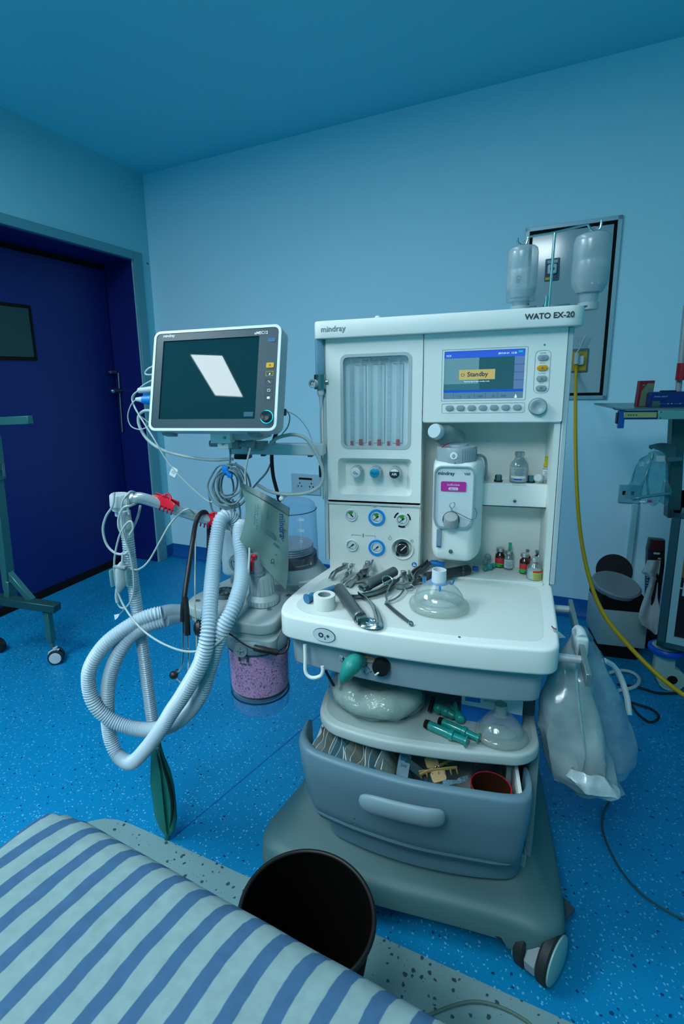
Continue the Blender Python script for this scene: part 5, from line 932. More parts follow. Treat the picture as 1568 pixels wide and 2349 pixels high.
# ------------------------------------------------------------------ red claw clips on the arm
def claw(x, y, Y, ang, label, s=1.0):
    c = at(x, y, Y); M = Matrix.Translation(c) @ Matrix.Rotation(math.radians(ang), 4, 'Y') @ Matrix.Scale(s, 4)
    t = thing('hair_claw', label, 'clip', tuple(c), 'red claw clips on the bag arm')
    for sgn in (1, -1):
        bm = nb()
        rows = []
        for i in range(7):
            u = -0.033+0.011*i
            rows.append([Vector((u, -sgn*0.004-0.006*(1 if sgn > 0 else -0.4)+0.0, 0.018*(1-(u/0.05)**2)+0.0 if sgn > 0 else 0.014)), Vector((u, -0.014*sgn, 0.006)), Vector((u, -0.017*sgn, -0.004)), Vector((u, -0.013*sgn, -0.010))])
        sheet(bm, rows, 0.0026)
        for i in range(7):
            u = -0.033+0.011*i; tube(bm, [Vector((u, -0.0165*sgn, -0.004)), Vector((u-0.002, -0.016*sgn, -0.014)), Vector((u-0.005, -0.009*sgn, -0.021))], [0.0024]*5+[0.002]*4+[0.0015]*4+[0.001]*4 if False else 0.0021, 6, sub=4)
        tube(bm, [Vector((-0.012*1, -0.004*sgn, 0.010)), Vector((0, -0.010*sgn, 0.020)), Vector((0.012, -0.004*sgn, 0.010))], 0.0028, 8, closed=True)
        bm.transform(M); part('jaw', bm, red, t)
    bm = nb(); pts = [Vector((-0.008+0.016*i/40, 0.0035*math.cos(i*0.9), 0.011+0.0035*math.sin(i*0.9))) for i in range(41)]; sweep(bm, pts, 0.0008, 5); bm.transform(M); part('spring', bm, steel, t)
claw(378, 1152, -.205, 18, 'red plastic claw clip on the arm nearer its free end')
claw(487, 1194, -.135, 14, 'red plastic claw clip on the arm half hidden by the ribbed hose')
# ------------------------------------------------------------------ pouch hanging before the block
po = thing('foil_pouch', 'grey-green sealed pouch with printing hanging crookedly in front of the absorber', 'pouch', tuple(at(655, 1350, -.2)))
TL, TR_, BL, BR = (549, 1106), (664, 1166), (549, 1238), (653, 1352)
def pq(u, v):
    x = (TL[0]*(1-u)+TR_[0]*u)*(1-v)+(BL[0]*(1-u)+BR[0]*u)*v; y = (TL[1]*(1-u)+TR_[1]*u)*(1-v)+(BL[1]*(1-u)+BR[1]*u)*v
    x += 14*math.sin(PI*v)*(1-u)*(1-u)+16*u*u*max(0, v-0.4)*(1.05-v)*3; y += 3*math.sin(PI*u)*(v-0.5)
    return x, y
def pY(u, v): return -0.205-0.022*math.sin(PI*u)*math.sin(PI*min(1, v*1.1))+0.006*math.sin(9*u+4*v)
bm = nb(); N = 16
rows = [[at(*pq(i/N, j/N), pY(i/N, j/N)) for i in range(N+1)] for j in range(N+1)]; back = [[at(*pq(i/N, j/N), pY(i/N, j/N)+0.002+0.03*math.sin(PI*i/N)*math.sin(PI*j/N)) for i in range(N+1)] for j in range(N+1)]
sheet(bm, rows); sheet(bm, back); bmesh.ops.remove_doubles(bm, verts=bm.verts, dist=0.0025) if False else None
part('pouch_body', bm, mat('pouch_sage', (0.13, 0.22, 0.21), 0.38, var=0.12, vs=20), po, smooth=80)
bm = nb(); rows = [[at(*pq(i/N, v), pY(i/N, v)-0.005) for i in range(N+1)] for v in (-0.01, 0.04, 0.085)]; sheet(bm, rows, 0.003); part('header_seal', bm, mat('seal_dark', (0.06, 0.11, 0.12), 0.4), po)
def pouch_text(s, u, v, size, rot, m, nm, **k):
    c = at(*pq(u, v), pY(u, v)-0.013); bm = nb(); txt(bm, s, (0, 0, 0), size, **k); bm.transform(Matrix.Translation(c) @ Matrix.Rotation(math.radians(rot), 4, 'Y') @ Matrix.Rotation(0.05, 4, 'Z')); return part(nm, bm, m, po)
pouch_text('mindray', 0.80, 0.14, 0.021, 92, mat('print_blue', (0.015, 0.045, 0.15)), 'maker_name', bold=0.02)
pouch_text('CE', 0.66, 0.80, 0.012, 100, inkdark, 'ce_mark', bold=0.03)
for i, (u, v, L) in enumerate(((0.28, 0.25, 0.05), (0.34, 0.22, 0.065), (0.43, 0.28, 0.04), (0.55, 0.18, 0.03))):
    bm = nb()
    for k in range(9): box(bm, (k*L/9, 0, 0.0008*math.sin(k*2.1)), (L/9*0.6, 0.0003, 0.0013))
    c = at(*pq(u, v), pY(u, v)-0.006); bm.transform(Matrix.Translation(c) @ Matrix.Rotation(math.radians(96), 4, 'Y')); part('small_print', bm, mat('print_teal', (0.05, 0.13, 0.18)), po)
for i, (u, v, w_, h_) in enumerate(((0.62, 0.50, 0.026, 0.007), (0.74, 0.58, 0.014, 0.006), (0.75, 0.70, 0.005, 0.003), (0.67, 0.46, 0.009, 0.003))):
    bm = nb(); box(bm, (0, 0, 0), (w_, 0.0004, h_), 0.0001, 1); c = at(*pq(u, v), pY(u, v)-0.007); bm.transform(Matrix.Translation(c) @ Matrix.Rotation(math.radians(38), 4, 'Y')); part('graphic_mark', bm, mat('print_slate', (0.05, 0.10, 0.13)), po)
# ------------------------------------------------------------------ vaporizer
VZ = 1.25
def vx(px): return at(px, 1150, -0.07).x
vp = thing('vaporizer', 'tall white vaporizer with grey dial and magenta label hanging in the machine niche', 'vaporizer', (0.05, 0.0, 0.80))
zt, zb = at(1040, 1062, -.06).z, at(1040, 1283, -.06).z
xl, xr, xr2 = at(989, 1150, -.06).x, at(1086, 1150, -.06).x, at(1108, 1150, -.03).x
def sec(z, k=1.0, g=0.0):
    cx = (xl+xr2)/2
    pts = rpoly([(xl+0.006, 0.06), (xl, 0.0), (xl+0.004, -0.055), (xl+0.012, -0.068), (xr-0.008, -0.070), (xr+0.003, -0.060), (xr2, -0.015), (xr2, 0.06)], [0.01, 0.02, 0.01, 0.008, 0.008, 0.01, 0.02, 0.01], 4)
    return [Vector((cx+(x-cx)*k, 0.0+(y)*k+g, z)) for x, y in pts]
bm = nb(); lv = [(zb-0.002, .86), (zb+0.004, .93), (zb+0.022, 1.0), (zt-0.022, 1.0), (zt-0.012, .99), (zt-0.004, .95), (zt+0.001, .86)]
R_ = [sec(z, k) for z, k in lv]; t = nb(); rw = [[t.verts.new(p) for p in r] for r in R_]
for a, b in zip(rw, rw[1:]):
    for k in range(len(a)): t.faces.new((a[k], a[(k+1) % len(a)], b[(k+1) % len(a)], b[k]))
t.faces.new(rw[0][::-1]); t.faces.new(rw[-1]); bmesh.ops.recalc_face_normals(t, faces=t.faces); _merge(bm, t); vb = part('vaporizer_body', bm, white, vp, smooth=50)
q = at(1046, 1050, -.03); M = Matrix.Translation((q.x, -0.018, 0)); zd0 = zt-0.002; zd1 = at(1046, 1028, -.06).z
bm = nb(); lathe(bm, [(0.044, zd0), (0.0465, zd0+0.002), (0.0465, zd1-0.004), (0.044, zd1), (0.028, zd1+0.001), (0.026, zd1+0.005), (0, zd1+0.006)], M, 56)
for k in range(22):
    a = math.radians(-75+k*7); p = M @ Vector((0.0466*math.cos(a), 0.0466*math.sin(a), 0)); b2(bm, p+Vector((-0.0008, -0.0008, zd0+0.006)), p+Vector((0.0008, 0.0008, zd1-0.004)))
dl = part('concentration_dial', bm, mat('dial_grey', (0.27, 0.35, 0.38), 0.4), vp)
p = at(1044, 1047, -.066); p = Vector((q.x-0.006, -0.0655, (zd0+zd1)/2+0.001)); bm = nb(); cyl(bm, p+Vector((0, 0.004, 0)), p, 0.0085, n=28); df = part('dial_button', bm, inkwhite, dl)
bm = nb(); txt(bm, '0', p+Vector((0, -0.0006, -0.0045)), 0.012, align='CENTER', bold=0.02); part('dial_zero', bm, inkgrey, df)
fx0, fx1 = at(994, 1150, -.07).x, at(1086, 1150, -.07).x; fz1 = at(1040, 1069, -.07).z; fz0 = at(1040, 1211, -.07).z
shp = [(fx0+0.008, fz0), (fx0, fz0+0.020), (fx0, fz1-0.012), (fx0+0.010, fz1), (fx1-0.010, fz1), (fx1, fz1-0.012), (fx1, fz0+0.020), (fx1-0.012, fz0)]
o1 = rpoly(shp, 0.010, 5); cxm = sum(p[0] for p in o1)/len(o1); czm = sum(p[1] for p in o1)/len(o1)
i1 = [(cxm+(x-cxm)*0.93, czm+0.001+(z-czm)*0.955) for x, z in o1]
bm = nb(); plate(bm, o1, [i1], -0.079, -0.064); part('silver_frame', bm, mat('silver_frame', (0.38, 0.48, 0.54), 0.3, 0.4), vp)
bm = nb(); plate(bm, i1, [], -0.0745, -0.064); fc = part('front_plate', bm, mat('front_plate_white', (0.62, 0.70, 0.73), 0.35), vp)
zz = at(1030, 1084, -.075).z; bm = nb(); txt(bm, 'mindray', (at(1004, 1088, -.075).x, -0.0750, at(1004, 1089, -.075).z), 0.0115, bold=0.03); part('maker_name', bm, inkdark, fc)
bm = nb(); txt(bm, 'V60', (at(1064, 1090, -.075).x, -0.0750, at(1064, 1090, -.075).z), 0.0085, bold=0.02); part('model_name', bm, inkdark, fc)
a = at(1011, 1104, -.0755); b = at(1068, 1128, -.0755); bm = nb(); prism(bm, rr(a.x, b.z, b.x, a.z, 0.003, 4), -0.0765, -0.0745, 'y'); ml = part('drug_label', bm, mat('magenta_label', (0.50, 0.03, 0.30), 0.4), fc)
bm = nb(); txt(bm, 'Isoflurane', ((a.x+b.x)/2, -0.0769, (a.z+b.z)/2+0.002), 0.0072, align='CENTER', bold=0.01); prism(bm, rr((a.x+b.x)/2-0.011, b.z+0.0028, (a.x+b.x)/2+0.011, b.z+0.0095, 0.003, 4), -0.0769, -0.0764, 'y'); part('label_print', bm, mat('label_pale', (0.72, 0.62, 0.74), 0.5), ml)
bm = nb(); txt(bm, 'Max 5.0', ((a.x+b.x)/2, -0.0773, b.z+0.0043), 0.0045, align='CENTER', bold=0.01); part('label_small_print', bm, mat('magenta_label', (0, 0, 0)), ml)
q = at(1034, 1188, -.08); bm = nb(); cyl(bm, q+Vector((0, 0.012, -0.004)), q+Vector((0, 0.002, -0.006)), 0.0195, n=30); fr = part('filler_rim', bm, inkdark, vp)
bm = nb(); lathe(bm, [(0.0175, -0.004), (0.0165, 0.016), (0.0145, 0.020), (0, 0.021)], zto((0, -0.55, 0.83), q+Vector((0, -0.002, -0.010))), 30); part('filler_cap', bm, mat('filler_grey', (0.33, 0.37, 0.37), 0.45), vp)
bm = nb(); tube(bm, AP([(1036, 1168, -.095), (1031, 1160, -.095), (1034, 1154, -.095), (1041, 1153, -.095), (1042, 1160, -.095), (1036, 1167, -.095), (1034, 1172, -.095)]), 0.0011, 6); tube(bm, AP([(1035, 1171, -.095), (1055, 1180, -.09), (1075, 1190, -.085), (1085, 1191, -.08), (1092, 1185, -.075), (1093, 1175, -.07), (1088, 1165, -.07)]), 0.0011, 6); part('retaining_wire', bm, mat('wire_grey', (0.25, 0.32, 0.34), 0.4, 0.5), vp)
a = at(1001, 1214, -.071); b = at(1011, 1255, -.071); bm = nb(); b2(bm, (a.x, -0.0735, b.z), (b.x, -0.069, a.z), 0.0006, 1); sg = part('level_window', bm, mat('window_blue_grey', (0.20, 0.27, 0.36), 0.1), vp)
bm = nb(); b2(bm, (a.x+0.002, -0.0740, b.z+0.001), (b.x-0.001, -0.0735, b.z+0.003)); part('level_mark', bm, mat('level_navy', (0.02, 0.04, 0.25)), sg)
q = at(1033, 1265, -.07); bm = nb(); cyl(bm, q+Vector((0, 0.004, 0)), q+Vector((0, -0.002, 0)), 0.0048, n=20); part('drain_screw', bm, dsteel, vp)
bm = nb(); tube(bm, AP([(1090, 1045, -.01), (1104, 1045, 0.0), (1113, 1055, .02), (1115, 1080, .03), (1114, 1102, .03)]), 0.0032, 8); part('locking_lever', bm, mgrey, vp)
q = at(1044, 1103-1, -.05); p = at(1043, 1063, -.078); bm = nb(); prism(bm, [(p.x-0.0018, p.z-0.002), (p.x+0.0018, p.z-0.002), (p.x, p.z+0.0012)], -0.0715, -0.0695, 'y'); part('dial_index', bm, inkdark, vp)
# ------------------------------------------------------------------ glass and vials
def bottle(name, label, cat, base, prof, m, group=None, scale=1.0, liquid=None, labels=(), cap=None, n=32):
    t = thing(name, label, cat, tuple(base), group); M = Matrix.Translation(base) @ Matrix.Scale(scale, 4)
    bm = nb(); lathe(bm, prof, M, n); part('glass_body', bm, m, t)
    if liquid: bm = nb(); lathe(bm, liquid[0], M, n); part('liquid', bm, liquid[1], t)
    for nm, r, z0, z1, a0, a1, mm in labels:
        bm = nb(); A = [math.radians(a0+(a1-a0)*k/20) for k in range(21)]; sheet(bm, [[M @ Vector((r*math.cos(a), r*math.sin(a), z)) for a in A] for z in (z0, z1)], 0.0003*scale); part(nm, bm, mm, t)
    if cap: bm = nb(); lathe(bm, cap[0], M, n); part('cap', bm, cap[1], t)
    return t
crimp = mat('crimp_alu', (0.45, 0.50, 0.52), 0.3, 0.8)
vial = [(0, 0), (0.0105, 0), (0.0115, 0.0012), (0.0115, 0.030), (0.0105, 0.034), (0.0065, 0.038), (0.006, 0.043), (0, 0.043)]
vcap = [(0.0062, 0.0425), (0.0093, 0.0425), (0.0096, 0.0435), (0.0096, 0.050), (0.0085, 0.0512), (0.004, 0.0512), (0.0035, 0.0505), (0, 0.0505)]
brown = mat('amber_glass', (0.035, 0.006, 0.004), 0.1, spec=0.8); vred = mat('vial_label_red', (0.62, 0.03, 0.05), 0.5); vgreen = mat('vial_label_green', (0.02, 0.42, 0.07), 0.5)
def brownvial(base, lab, s=1.0):
    return bottle('medicine_vial', lab, 'vial', base, vial, brown, 'vials on the niche ledge', s, labels=(('red_label', 0.0118, 0.0125, 0.0265, -170, 20, vred), ('green_label', 0.0118, 0.003, 0.0125, -170, 20, vgreen), ('label_print', 0.0120, 0.0048, 0.0075, -95, -40, inkdark)), cap=(vcap, crimp))
NF = 0.7442
brownvial(atz(1145, 1300, NF), 'brown vial with red and green label, leftmost of the vials', 1.04)
brownvial(atz(1201, 1314, NF), 'brown vial with red and green label just left of the powder vial', 1.04)
brownvial(atz(1206, 1299, NF), 'brown vial mostly hidden behind another brown vial', 1.0)
brownvial(atz(1233, 1303, NF), 'brown vial showing its silver cap behind the powder vial', 1.0)
gl = film('vial_glass', (0.82, 0.90, 0.91), 0.25, 0.05, body=(0.4, 0.5, 0.52)); paper = mat('label_paper', (0.60, 0.68, 0.70), 0.6)
def lines(t, c, r, n, z0, dz, w0, m):
    bm = nb()
    for k in range(n):
        L = w0*(0.6+0.4*math.sin(k*2.3)**2); A = [math.radians(-95-L/2+L*j/6) for j in range(7)]; z = z0+k*dz
        sheet(bm, [[Vector((c.x+r*math.cos(a), c.y+r*math.sin(a), c.z+zz)) for a in A] for zz in (z, z+dz*0.45)], 0.0001)
    part('label_print', bm, m, t)
b = atz(1165, 1305, NF); v2 = bottle('medicine_vial', 'clear vial with white label and a green needle stuck in its stopper', 'vial', b, vial, gl, 'vials on the niche ledge', 1.0, labels=(('white_label', 0.0118, 0.006, 0.028, -160, -20, paper),), cap=(vcap, crimp)); lines(v2, b, 0.0121, 6, 0.008, 0.003, 90, inkgrey)
bm = nb(); cyl(bm, b+Vector((0, 0, 0.050)), b+Vector((0.001, 0, 0.058)), 0.0028, 0.0035, 12); cyl(bm, b+Vector((0.001, 0, 0.057)), b+Vector((0.0015, 0, 0.072)), 0.0025, 0.0042, 12); part('green_needle_hub', bm, mat('needle_green', (0.0, 0.40, 0.20), 0.4), v2)
b = atz(1224, 1327, NF); s6 = 1.12; v6 = bottle('medicine_vial', 'wide clear vial of white powder with a yellow and red label', 'vial', b, [(0, 0), (0.0145, 0), (0.0158, 0.0015), (0.0158, 0.026), (0.0140, 0.031), (0.008, 0.037), (0.007, 0.042), (0, 0.042)], gl, 'vials on the niche ledge', s6, liquid=([(0, 0.0015), (0.0148, 0.0015), (0.0150, 0.012), (0.0140, 0.020), (0, 0.019)], mat('white_powder', (0.75, 0.8, 0.82), 0.8)), labels=(('yellow_label', 0.0161, 0.002, 0.0245, -112, -5, mat('label_yellow', (0.55, 0.55, 0.16), 0.55)), ('red_band', 0.0163, 0.0185, 0.0235, -108, -8, mat('label_red', (0.55, 0.04, 0.03), 0.5))), cap=([(0.007, 0.0415), (0.0098, 0.0415), (0.0100, 0.0425), (0.0100, 0.0485), (0.009, 0.0495), (0, 0.0495)], crimp))
bm = nb()
for k in range(6): A = [math.radians(-105+j*12) for j in range(8)]; sheet(bm, [[Vector((b.x+s6*0.0164*math.cos(a), b.y+s6*0.0164*math.sin(a), b.z+s6*(0.004+k*0.0022)+zz)) for a in A] for zz in (0, 0.0009)], 0.0001)
part('label_print', bm, mat('print_olive', (0.25, 0.22, 0.05)), v6)
DT = at(1107, 1108, 0.035).z
b = Vector((at(1188, 1105, 0.062).x, 0.062, DT)); sb = bottle('infusion_bottle', 'large clear glass bottle with silver crimp standing on the little niche drawer', 'bottle', b, [(0, 0), (0.0195, 0), (0.0215, 0.002), (0.0215, 0.042), (0.020, 0.047), (0.012, 0.058), (0.0095, 0.064), (0.0095, 0.068), (0, 0.068)], film('bottle_glass', (0.75, 0.85, 0.87), 0.30, 0.04, body=(0.3, 0.42, 0.46)), labels=(('front_label', 0.0219, 0.004, 0.040, -165, -15, film('label_film', (0.7, 0.8, 0.82), 0.55, 0.3, body=(0.5, 0.6, 0.64))), ('blue_stripe', 0.0222, 0.0085, 0.0115, -125, -75, mat('label_blue', (0.02, 0.05, 0.42))), ('white_stripe', 0.0221, 0.0125, 0.018, -150, -50, paper)), cap=([(0.0095, 0.067), (0.0115, 0.067), (0.0118, 0.068), (0.0118, 0.075), (0.010, 0.0765), (0, 0.0765)], crimp))
lines(sb, b, 0.0224, 7, 0.020, 0.0026, 70, inkgrey)
bm = nb(); c = b; prism(bm, rr(c.x-0.016, DT-0.003, c.x+0.014, DT, 0.0005, 1), 0.0335, 0.0355, 'y'); part('bottle_tab', bm, paper, sb)
b = Vector((at(1250, 1105, 0.055).x, 0.058, DT)); am_ = bottle('glass_ampoule', 'slim yellow-tipped ampoule with printed band at the right end of the niche drawer', 'ampoule', b, [(0, 0), (0.0068, 0), (0.0074, 0.001), (0.0074, 0.034), (0.0055, 0.038), (0.0048, 0.041), (0, 0.041)], film('ampoule_glass', (0.7, 0.8, 0.8), 0.5, 0.08, body=(0.5, 0.58, 0.6)), labels=(('band', 0.0076, 0.010, 0.034, -170, -10, paper),), cap=([(0.0048, 0.0405), (0.0068, 0.043), (0.0062, 0.046), (0.0042, 0.050), (0.0040, 0.060), (0.0045, 0.066), (0, 0.067)], mat('yellow_glass', (0.42, 0.36, 0.01), 0.15)))
lines(am_, b, 0.0078, 6, 0.012, 0.0033, 80, inkgrey)
bm = nb(); q = at(1237, 1100, 0.045); t = nb(); lathe(bm, [(0, 0), (0.0105, 0), (0.0115, 0.004), (0.0108, 0.012), (0.009, 0.014), (0, 0.014)], zto((-0.35, -0.85, 0.3), Vector((q.x, 0.052, DT+0.0125))), 24); single('plastic_stopper', 'small frosted plastic cap lying beside the yellow-tipped ampoule', 'cap', bm, film('frosted_cap', (0.8, 0.88, 0.9), 0.6, 0.3, body=(0.45, 0.56, 0.6)))
# plastic bottle lying on the dial
q0 = at(997, 989, -0.05); q1 = at(1050, 1010, 0.05)
lb = thing('squeeze_bottle', 'frosted plastic bottle lying on its side behind the vaporizer dial, cap forward', 'bottle', tuple(q0-Vector((0, 0, 0.02))))
d = (q1-q0).normalized(); M = zto(d, q0)
bm = nb(); lathe(bm, [(0, -0.004), (0.0165, -0.004), (0.0185, 0.0), (0.0185, 0.014), (0.017, 0.016), (0, 0.016)], M, 30); part('cap', bm, film('frost_white', (0.8, 0.88, 0.92), 0.8, 0.3, body=(0.5, 0.62, 0.68)), lb)
bm = nb(); lathe(bm, [(0.011, 0.016), (0.011, 0.028), (0.024, 0.045), (0.026, 0.055), (0.026, 0.105), (0.022, 0.112), (0, 0.112)], M, 30); part('bottle_body', bm, film('frost_body', (0.75, 0.85, 0.88), 0.35, 0.25, body=(0.35, 0.45, 0.48)), lb)
bm = nb(); tube(bm, AP([(1013, 1026, -.06), (1022, 1020, -.055), (1030, 1017, -.05)]), 0.0014, 6); single('red_marker_strip', 'thin crimson strip lying on the vaporizer dial', 'strip', bm, mat('crimson', (0.35, 0.0, 0.06), 0.4))
# ------------------------------------------------------------------ things on the worktop
WZ = WT+0.0006
# tape roll
q = atz(744, 1393, WZ); tp = thing('tape_roll', 'white roll of medical tape standing on the left of the worktop', 'tape', tuple(q))
bm = nb(); lathe(bm, [(0.0125, 0.0), (0.0245, 0.0), (0.0250, 0.001), (0.0250, 0.0305), (0.0245, 0.0315), (0.0150, 0.0315), (0.0150, 0.0), (0.0125, 0.0)], Matrix.Translation(q), 44, close=False); part('tape', bm, mat('tape_white', (0.72, 0.74, 0.70), 0.6), tp)
bm = nb(); lathe(bm, [(0.0152, 0.0005), (0.0152, 0.0310), (0.0138, 0.0310), (0.0138, 0.0005), (0.0152, 0.0005)], Matrix.Translation(q), 40, close=False); part('core', bm, mat('core_grey', (0.28, 0.34, 0.36), 0.5), tp)
# blue capped syringe
def rod(t, nm, pts, r, m, n=20, lab=None):
    bm = nb()
    for (a, b_, ra, rb) in [(pts[i], pts[i+1], r[i], r[i+1]) for i in range(len(pts)-1)]: cyl(bm, a, b_, ra, rb, n)
    return part(nm, bm, m, t, lab)
a = atz(702, 1374, WZ+0.011); b = atz(792, 1340, WZ+0.013); d = (b-a).normalized()
sy = thing('syringe', 'blue-filled syringe with flat blue plunger end lying behind the tape roll', 'syringe', tuple((a+b)/2-Vector((0, 0, 0.011))))
bm = nb(); lathe(bm, [(0, 0), (0.0115, 0), (0.0115, 0.003), (0.0085, 0.0035), (0.0085, 0.014), (0, 0.014)], zto(d, a), 28); part('plunger_end', bm, mat('syringe_blue', (0.02, 0.16, 0.32), 0.3), sy)
bm = nb(); lathe(bm, [(0.0, 0.018), (0.0105, 0.018), (0.0105, 0.020), (0.0082, 0.021), (0.0082, 0.090), (0.004, 0.094), (0.002, 0.1)], zto(d, a), 28); part('barrel', bm, film('barrel_blue', (0.45, 0.70, 0.85), 0.6, 0.08, body=(0.06, 0.24, 0.42)), sy)
bm = nb(); lathe(bm, [(0, 0.014), (0.0070, 0.014), (0.0070, 0.080), (0, 0.080)], zto(d, a), 20); part('plunger', bm, mat('plunger_blue', (0.03, 0.20, 0.36), 0.4), sy)
# laryngoscopes
def laryngo(label, a, b, hm, rr0, blade, bw, blade_m, extra=None):
    t = thing('laryngoscope', label, 'laryngoscope', tuple((a+b)/2-Vector((0, 0, rr0))), 'laryngoscopes on the worktop')
    d = (b-a).normalized(); L = (b-a).length
    bm = nb(); lathe(bm, [(0, 0), (rr0*0.9, 0), (rr0, 0.002), (rr0, L-0.012), (rr0*1.06, L-0.011), (rr0*1.06, L-0.003), (rr0*0.95, L), (0, L)], zto(d, a), 30)
    part('handle', bm, hm, t)
    bm = nb(); Mx = Matrix.Translation(b) @ d.to_track_quat('Y', 'Z').to_matrix().to_4x4(); box(bm, (0, 0.007, 0), (rr0*1.5, 0.016, rr0*1.2), 0.002, 2, M=Mx); cyl(bm, Mx @ Vector((-rr0, 0.012, 0)), Mx @ Vector((rr0, 0.012, 0)), 0.0025, n=10); part('hook_block', bm, dsteel, t)
    P = spline(blade, 8); n = len(P); bm = nb(); rows = []
    for i, p in enumerate(P):
        dd = (P[min(i+1, n-1)]-P[max(i-1, 0)]).normalized(); s = dd.cross(Vector((0, 0, 1))).normalized(); k = 1-0.45*(i/(n-1)); up = s.cross(dd)
        rows.append([p+s*bw*k-up*0.002, p+s*bw*0.4*k+up*0.002, p-s*bw*0.2*k+up*0.0028, p-s*bw*0.75*k+up*0.002, p-s*bw*0.85*k+up*0.013*k, p-s*bw*1.25*k+up*0.014*k])
    sheet(bm, rows, 0.0014); part('blade', bm, blade_m, t, smooth=35)
    bm = nb(); sweep(bm, [p+Vector((0, 0, 0.006)) for p in P[3:n*2//3]], 0.0016, 8); part('light_guide', bm, steel, t)
    return t
hgrey = mat('handle_grey_metal', (0.18, 0.22, 0.23), 0.38, 0.7, var=0.08)
def W(x, y, h=0.0): return atz(x, y, WZ+h)
laryngo('laryngoscope with smooth grey handle nearest the front edge beside the tape roll', W(777, 1350, .0145), W(826, 1418, .0145), hgrey, 0.0140, [W(832, 1432, .006), W(852, 1436, .008), W(868, 1432, .01), W(863, 1405, .012), W(848, 1380, .016), W(825, 1362, .018)], 0.010, steel)
laryngo('laryngoscope with long handle and large curved blade across the worktop back', W(905, 1310, .03), W(838, 1345, .02), hgrey, 0.0125, [W(905, 1330, .010), W(880, 1350, .008), W(850, 1362, .007), W(815, 1368, .007), W(780, 1362, .009)], 0.016, mat('blade_green_grey', (0.16, 0.22, 0.22), 0.25, 0.9, var=0.2, vs=60))
laryngo('black laryngoscope lying at the back of the worktop under the vaporizer', atz(1075, 1306, .7575), atz(975, 1325, .7555), mat('handle_black_rubber', (0.02, 0.03, 0.035), 0.5), 0.0125, [atz(962, 1332, .748), atz(948, 1335, .747), atz(952, 1318, .75), atz(972, 1303, .755), atz(985, 1290, .762)], 0.009, dgrey)
bm = nb(); 
for k in range(8): a = 2*PI*k/8; q = atz(1058, 1309, .7580); ball(bm, q+Vector((0.004, 0.010*math.cos(a), 0.010*math.sin(a))), 0.0042, u=8, v=6)
single('knurled_knob', 'dark knurled knob on the butt of the black laryngoscope', 'knob', bm, dgrey)
bm = nb(); q = atz(1008, 1292, .760); cyl(bm, q-Vector((0.025, 0, 0)), q+Vector((0.012, -0.004, -0.002)), 0.006, 0.0075, 18); b2(bm, q+Vector((-0.022, -0.004, -0.002)), q+Vector((-0.004, 0.004, 0.007)), 0.001, 1); single('blue_connector', 'bright blue tube connector lying beneath the vaporizer', 'connector', bm, bluepl)
bm = nb(); q = atz(1090, 1304, .757); box(bm, q, (0.016, 0.012, 0.012), 0.003, 2); single('blue_cap', 'small blue cap right of the black laryngoscope', 'cap', bm, mat('royal_blue', (0.01, 0.10, 0.36), 0.4))  # a loose blue cap
# loose blades
def blade(label, pts, bw, m, lip=0.012):
    P = spline(pts, 8); n = len(P); bm = nb(); rows = []
    for i, p in enumerate(P):
        dd = (P[min(i+1, n-1)]-P[max(i-1, 0)]).normalized(); s = dd.cross(Vector((0, 0, 1))).normalized(); up = s.cross(dd); k = 1-0.3*(i/(n-1))
        rows.append([p+s*bw*k, p+s*bw*0.3*k+up*0.003, p-s*bw*0.4*k+up*0.003, p-s*bw*k, p-s*bw*k+up*lip*k, p-s*bw*1.5*k+up*lip*k])
    t = thing('laryngoscope_blade', label, 'blade', tuple(P[n//2]-Vector((0, 0, 0.004))), 'loose blades on the worktop')
    sheet(bm, rows, 0.0014); part('blade', bm, m, t, smooth=35)
    bm = nb(); dd = (P[1]-P[0]).normalized(); box(bm, (0, 0, 0), (bw*1.2, 0.014, 0.013), 0.0015, 1, M=Matrix.Translation(P[0]+Vector((0, 0, 0.004))) @ dd.to_track_quat('Y', 'Z').to_matrix().to_4x4()); cyl(bm, P[0]+Vector((-bw*0.6, 0, 0.006)), P[0]+Vector((bw*0.6, 0, 0.006)), 0.002, n=8); part('hinge_block', bm, dsteel, t)
blade('loose steel blade leaning at the far left of the instruments', [W(790, 1300, .018), W(778, 1305, .022), W(765, 1313, .018), W(757, 1328, .006)], 0.008, dsteel)
blade('loose steel blade upright behind the long laryngoscope handle', [W(806, 1302, .02), W(800, 1312, .02), W(790, 1322, .012), W(780, 1334, .006)], 0.007, steel)
blade('loose dark curved blade standing on edge between the handles', [W(843, 1296, .024), W(838, 1308, .026), W(826, 1316, .02), W(818, 1326, .01), W(812, 1334, .006)], 0.011, dsteel, 0.016)
blade('loose steel blade right of the long handle behind the forceps', [W(925, 1318, .012), W(932, 1328, .014), W(936, 1338, .010), W(925, 1345, .006), W(908, 1345, .005)], 0.011, dsteel, 0.012)
blade('loose flat blade lying under the other blades', [W(838, 1322, .008), W(822, 1330, .008), W(806, 1333, .007), W(795, 1345, .005)], 0.011, mat('blade_pale', (0.3, 0.36, 0.37), 0.3, 0.8), 0.004)
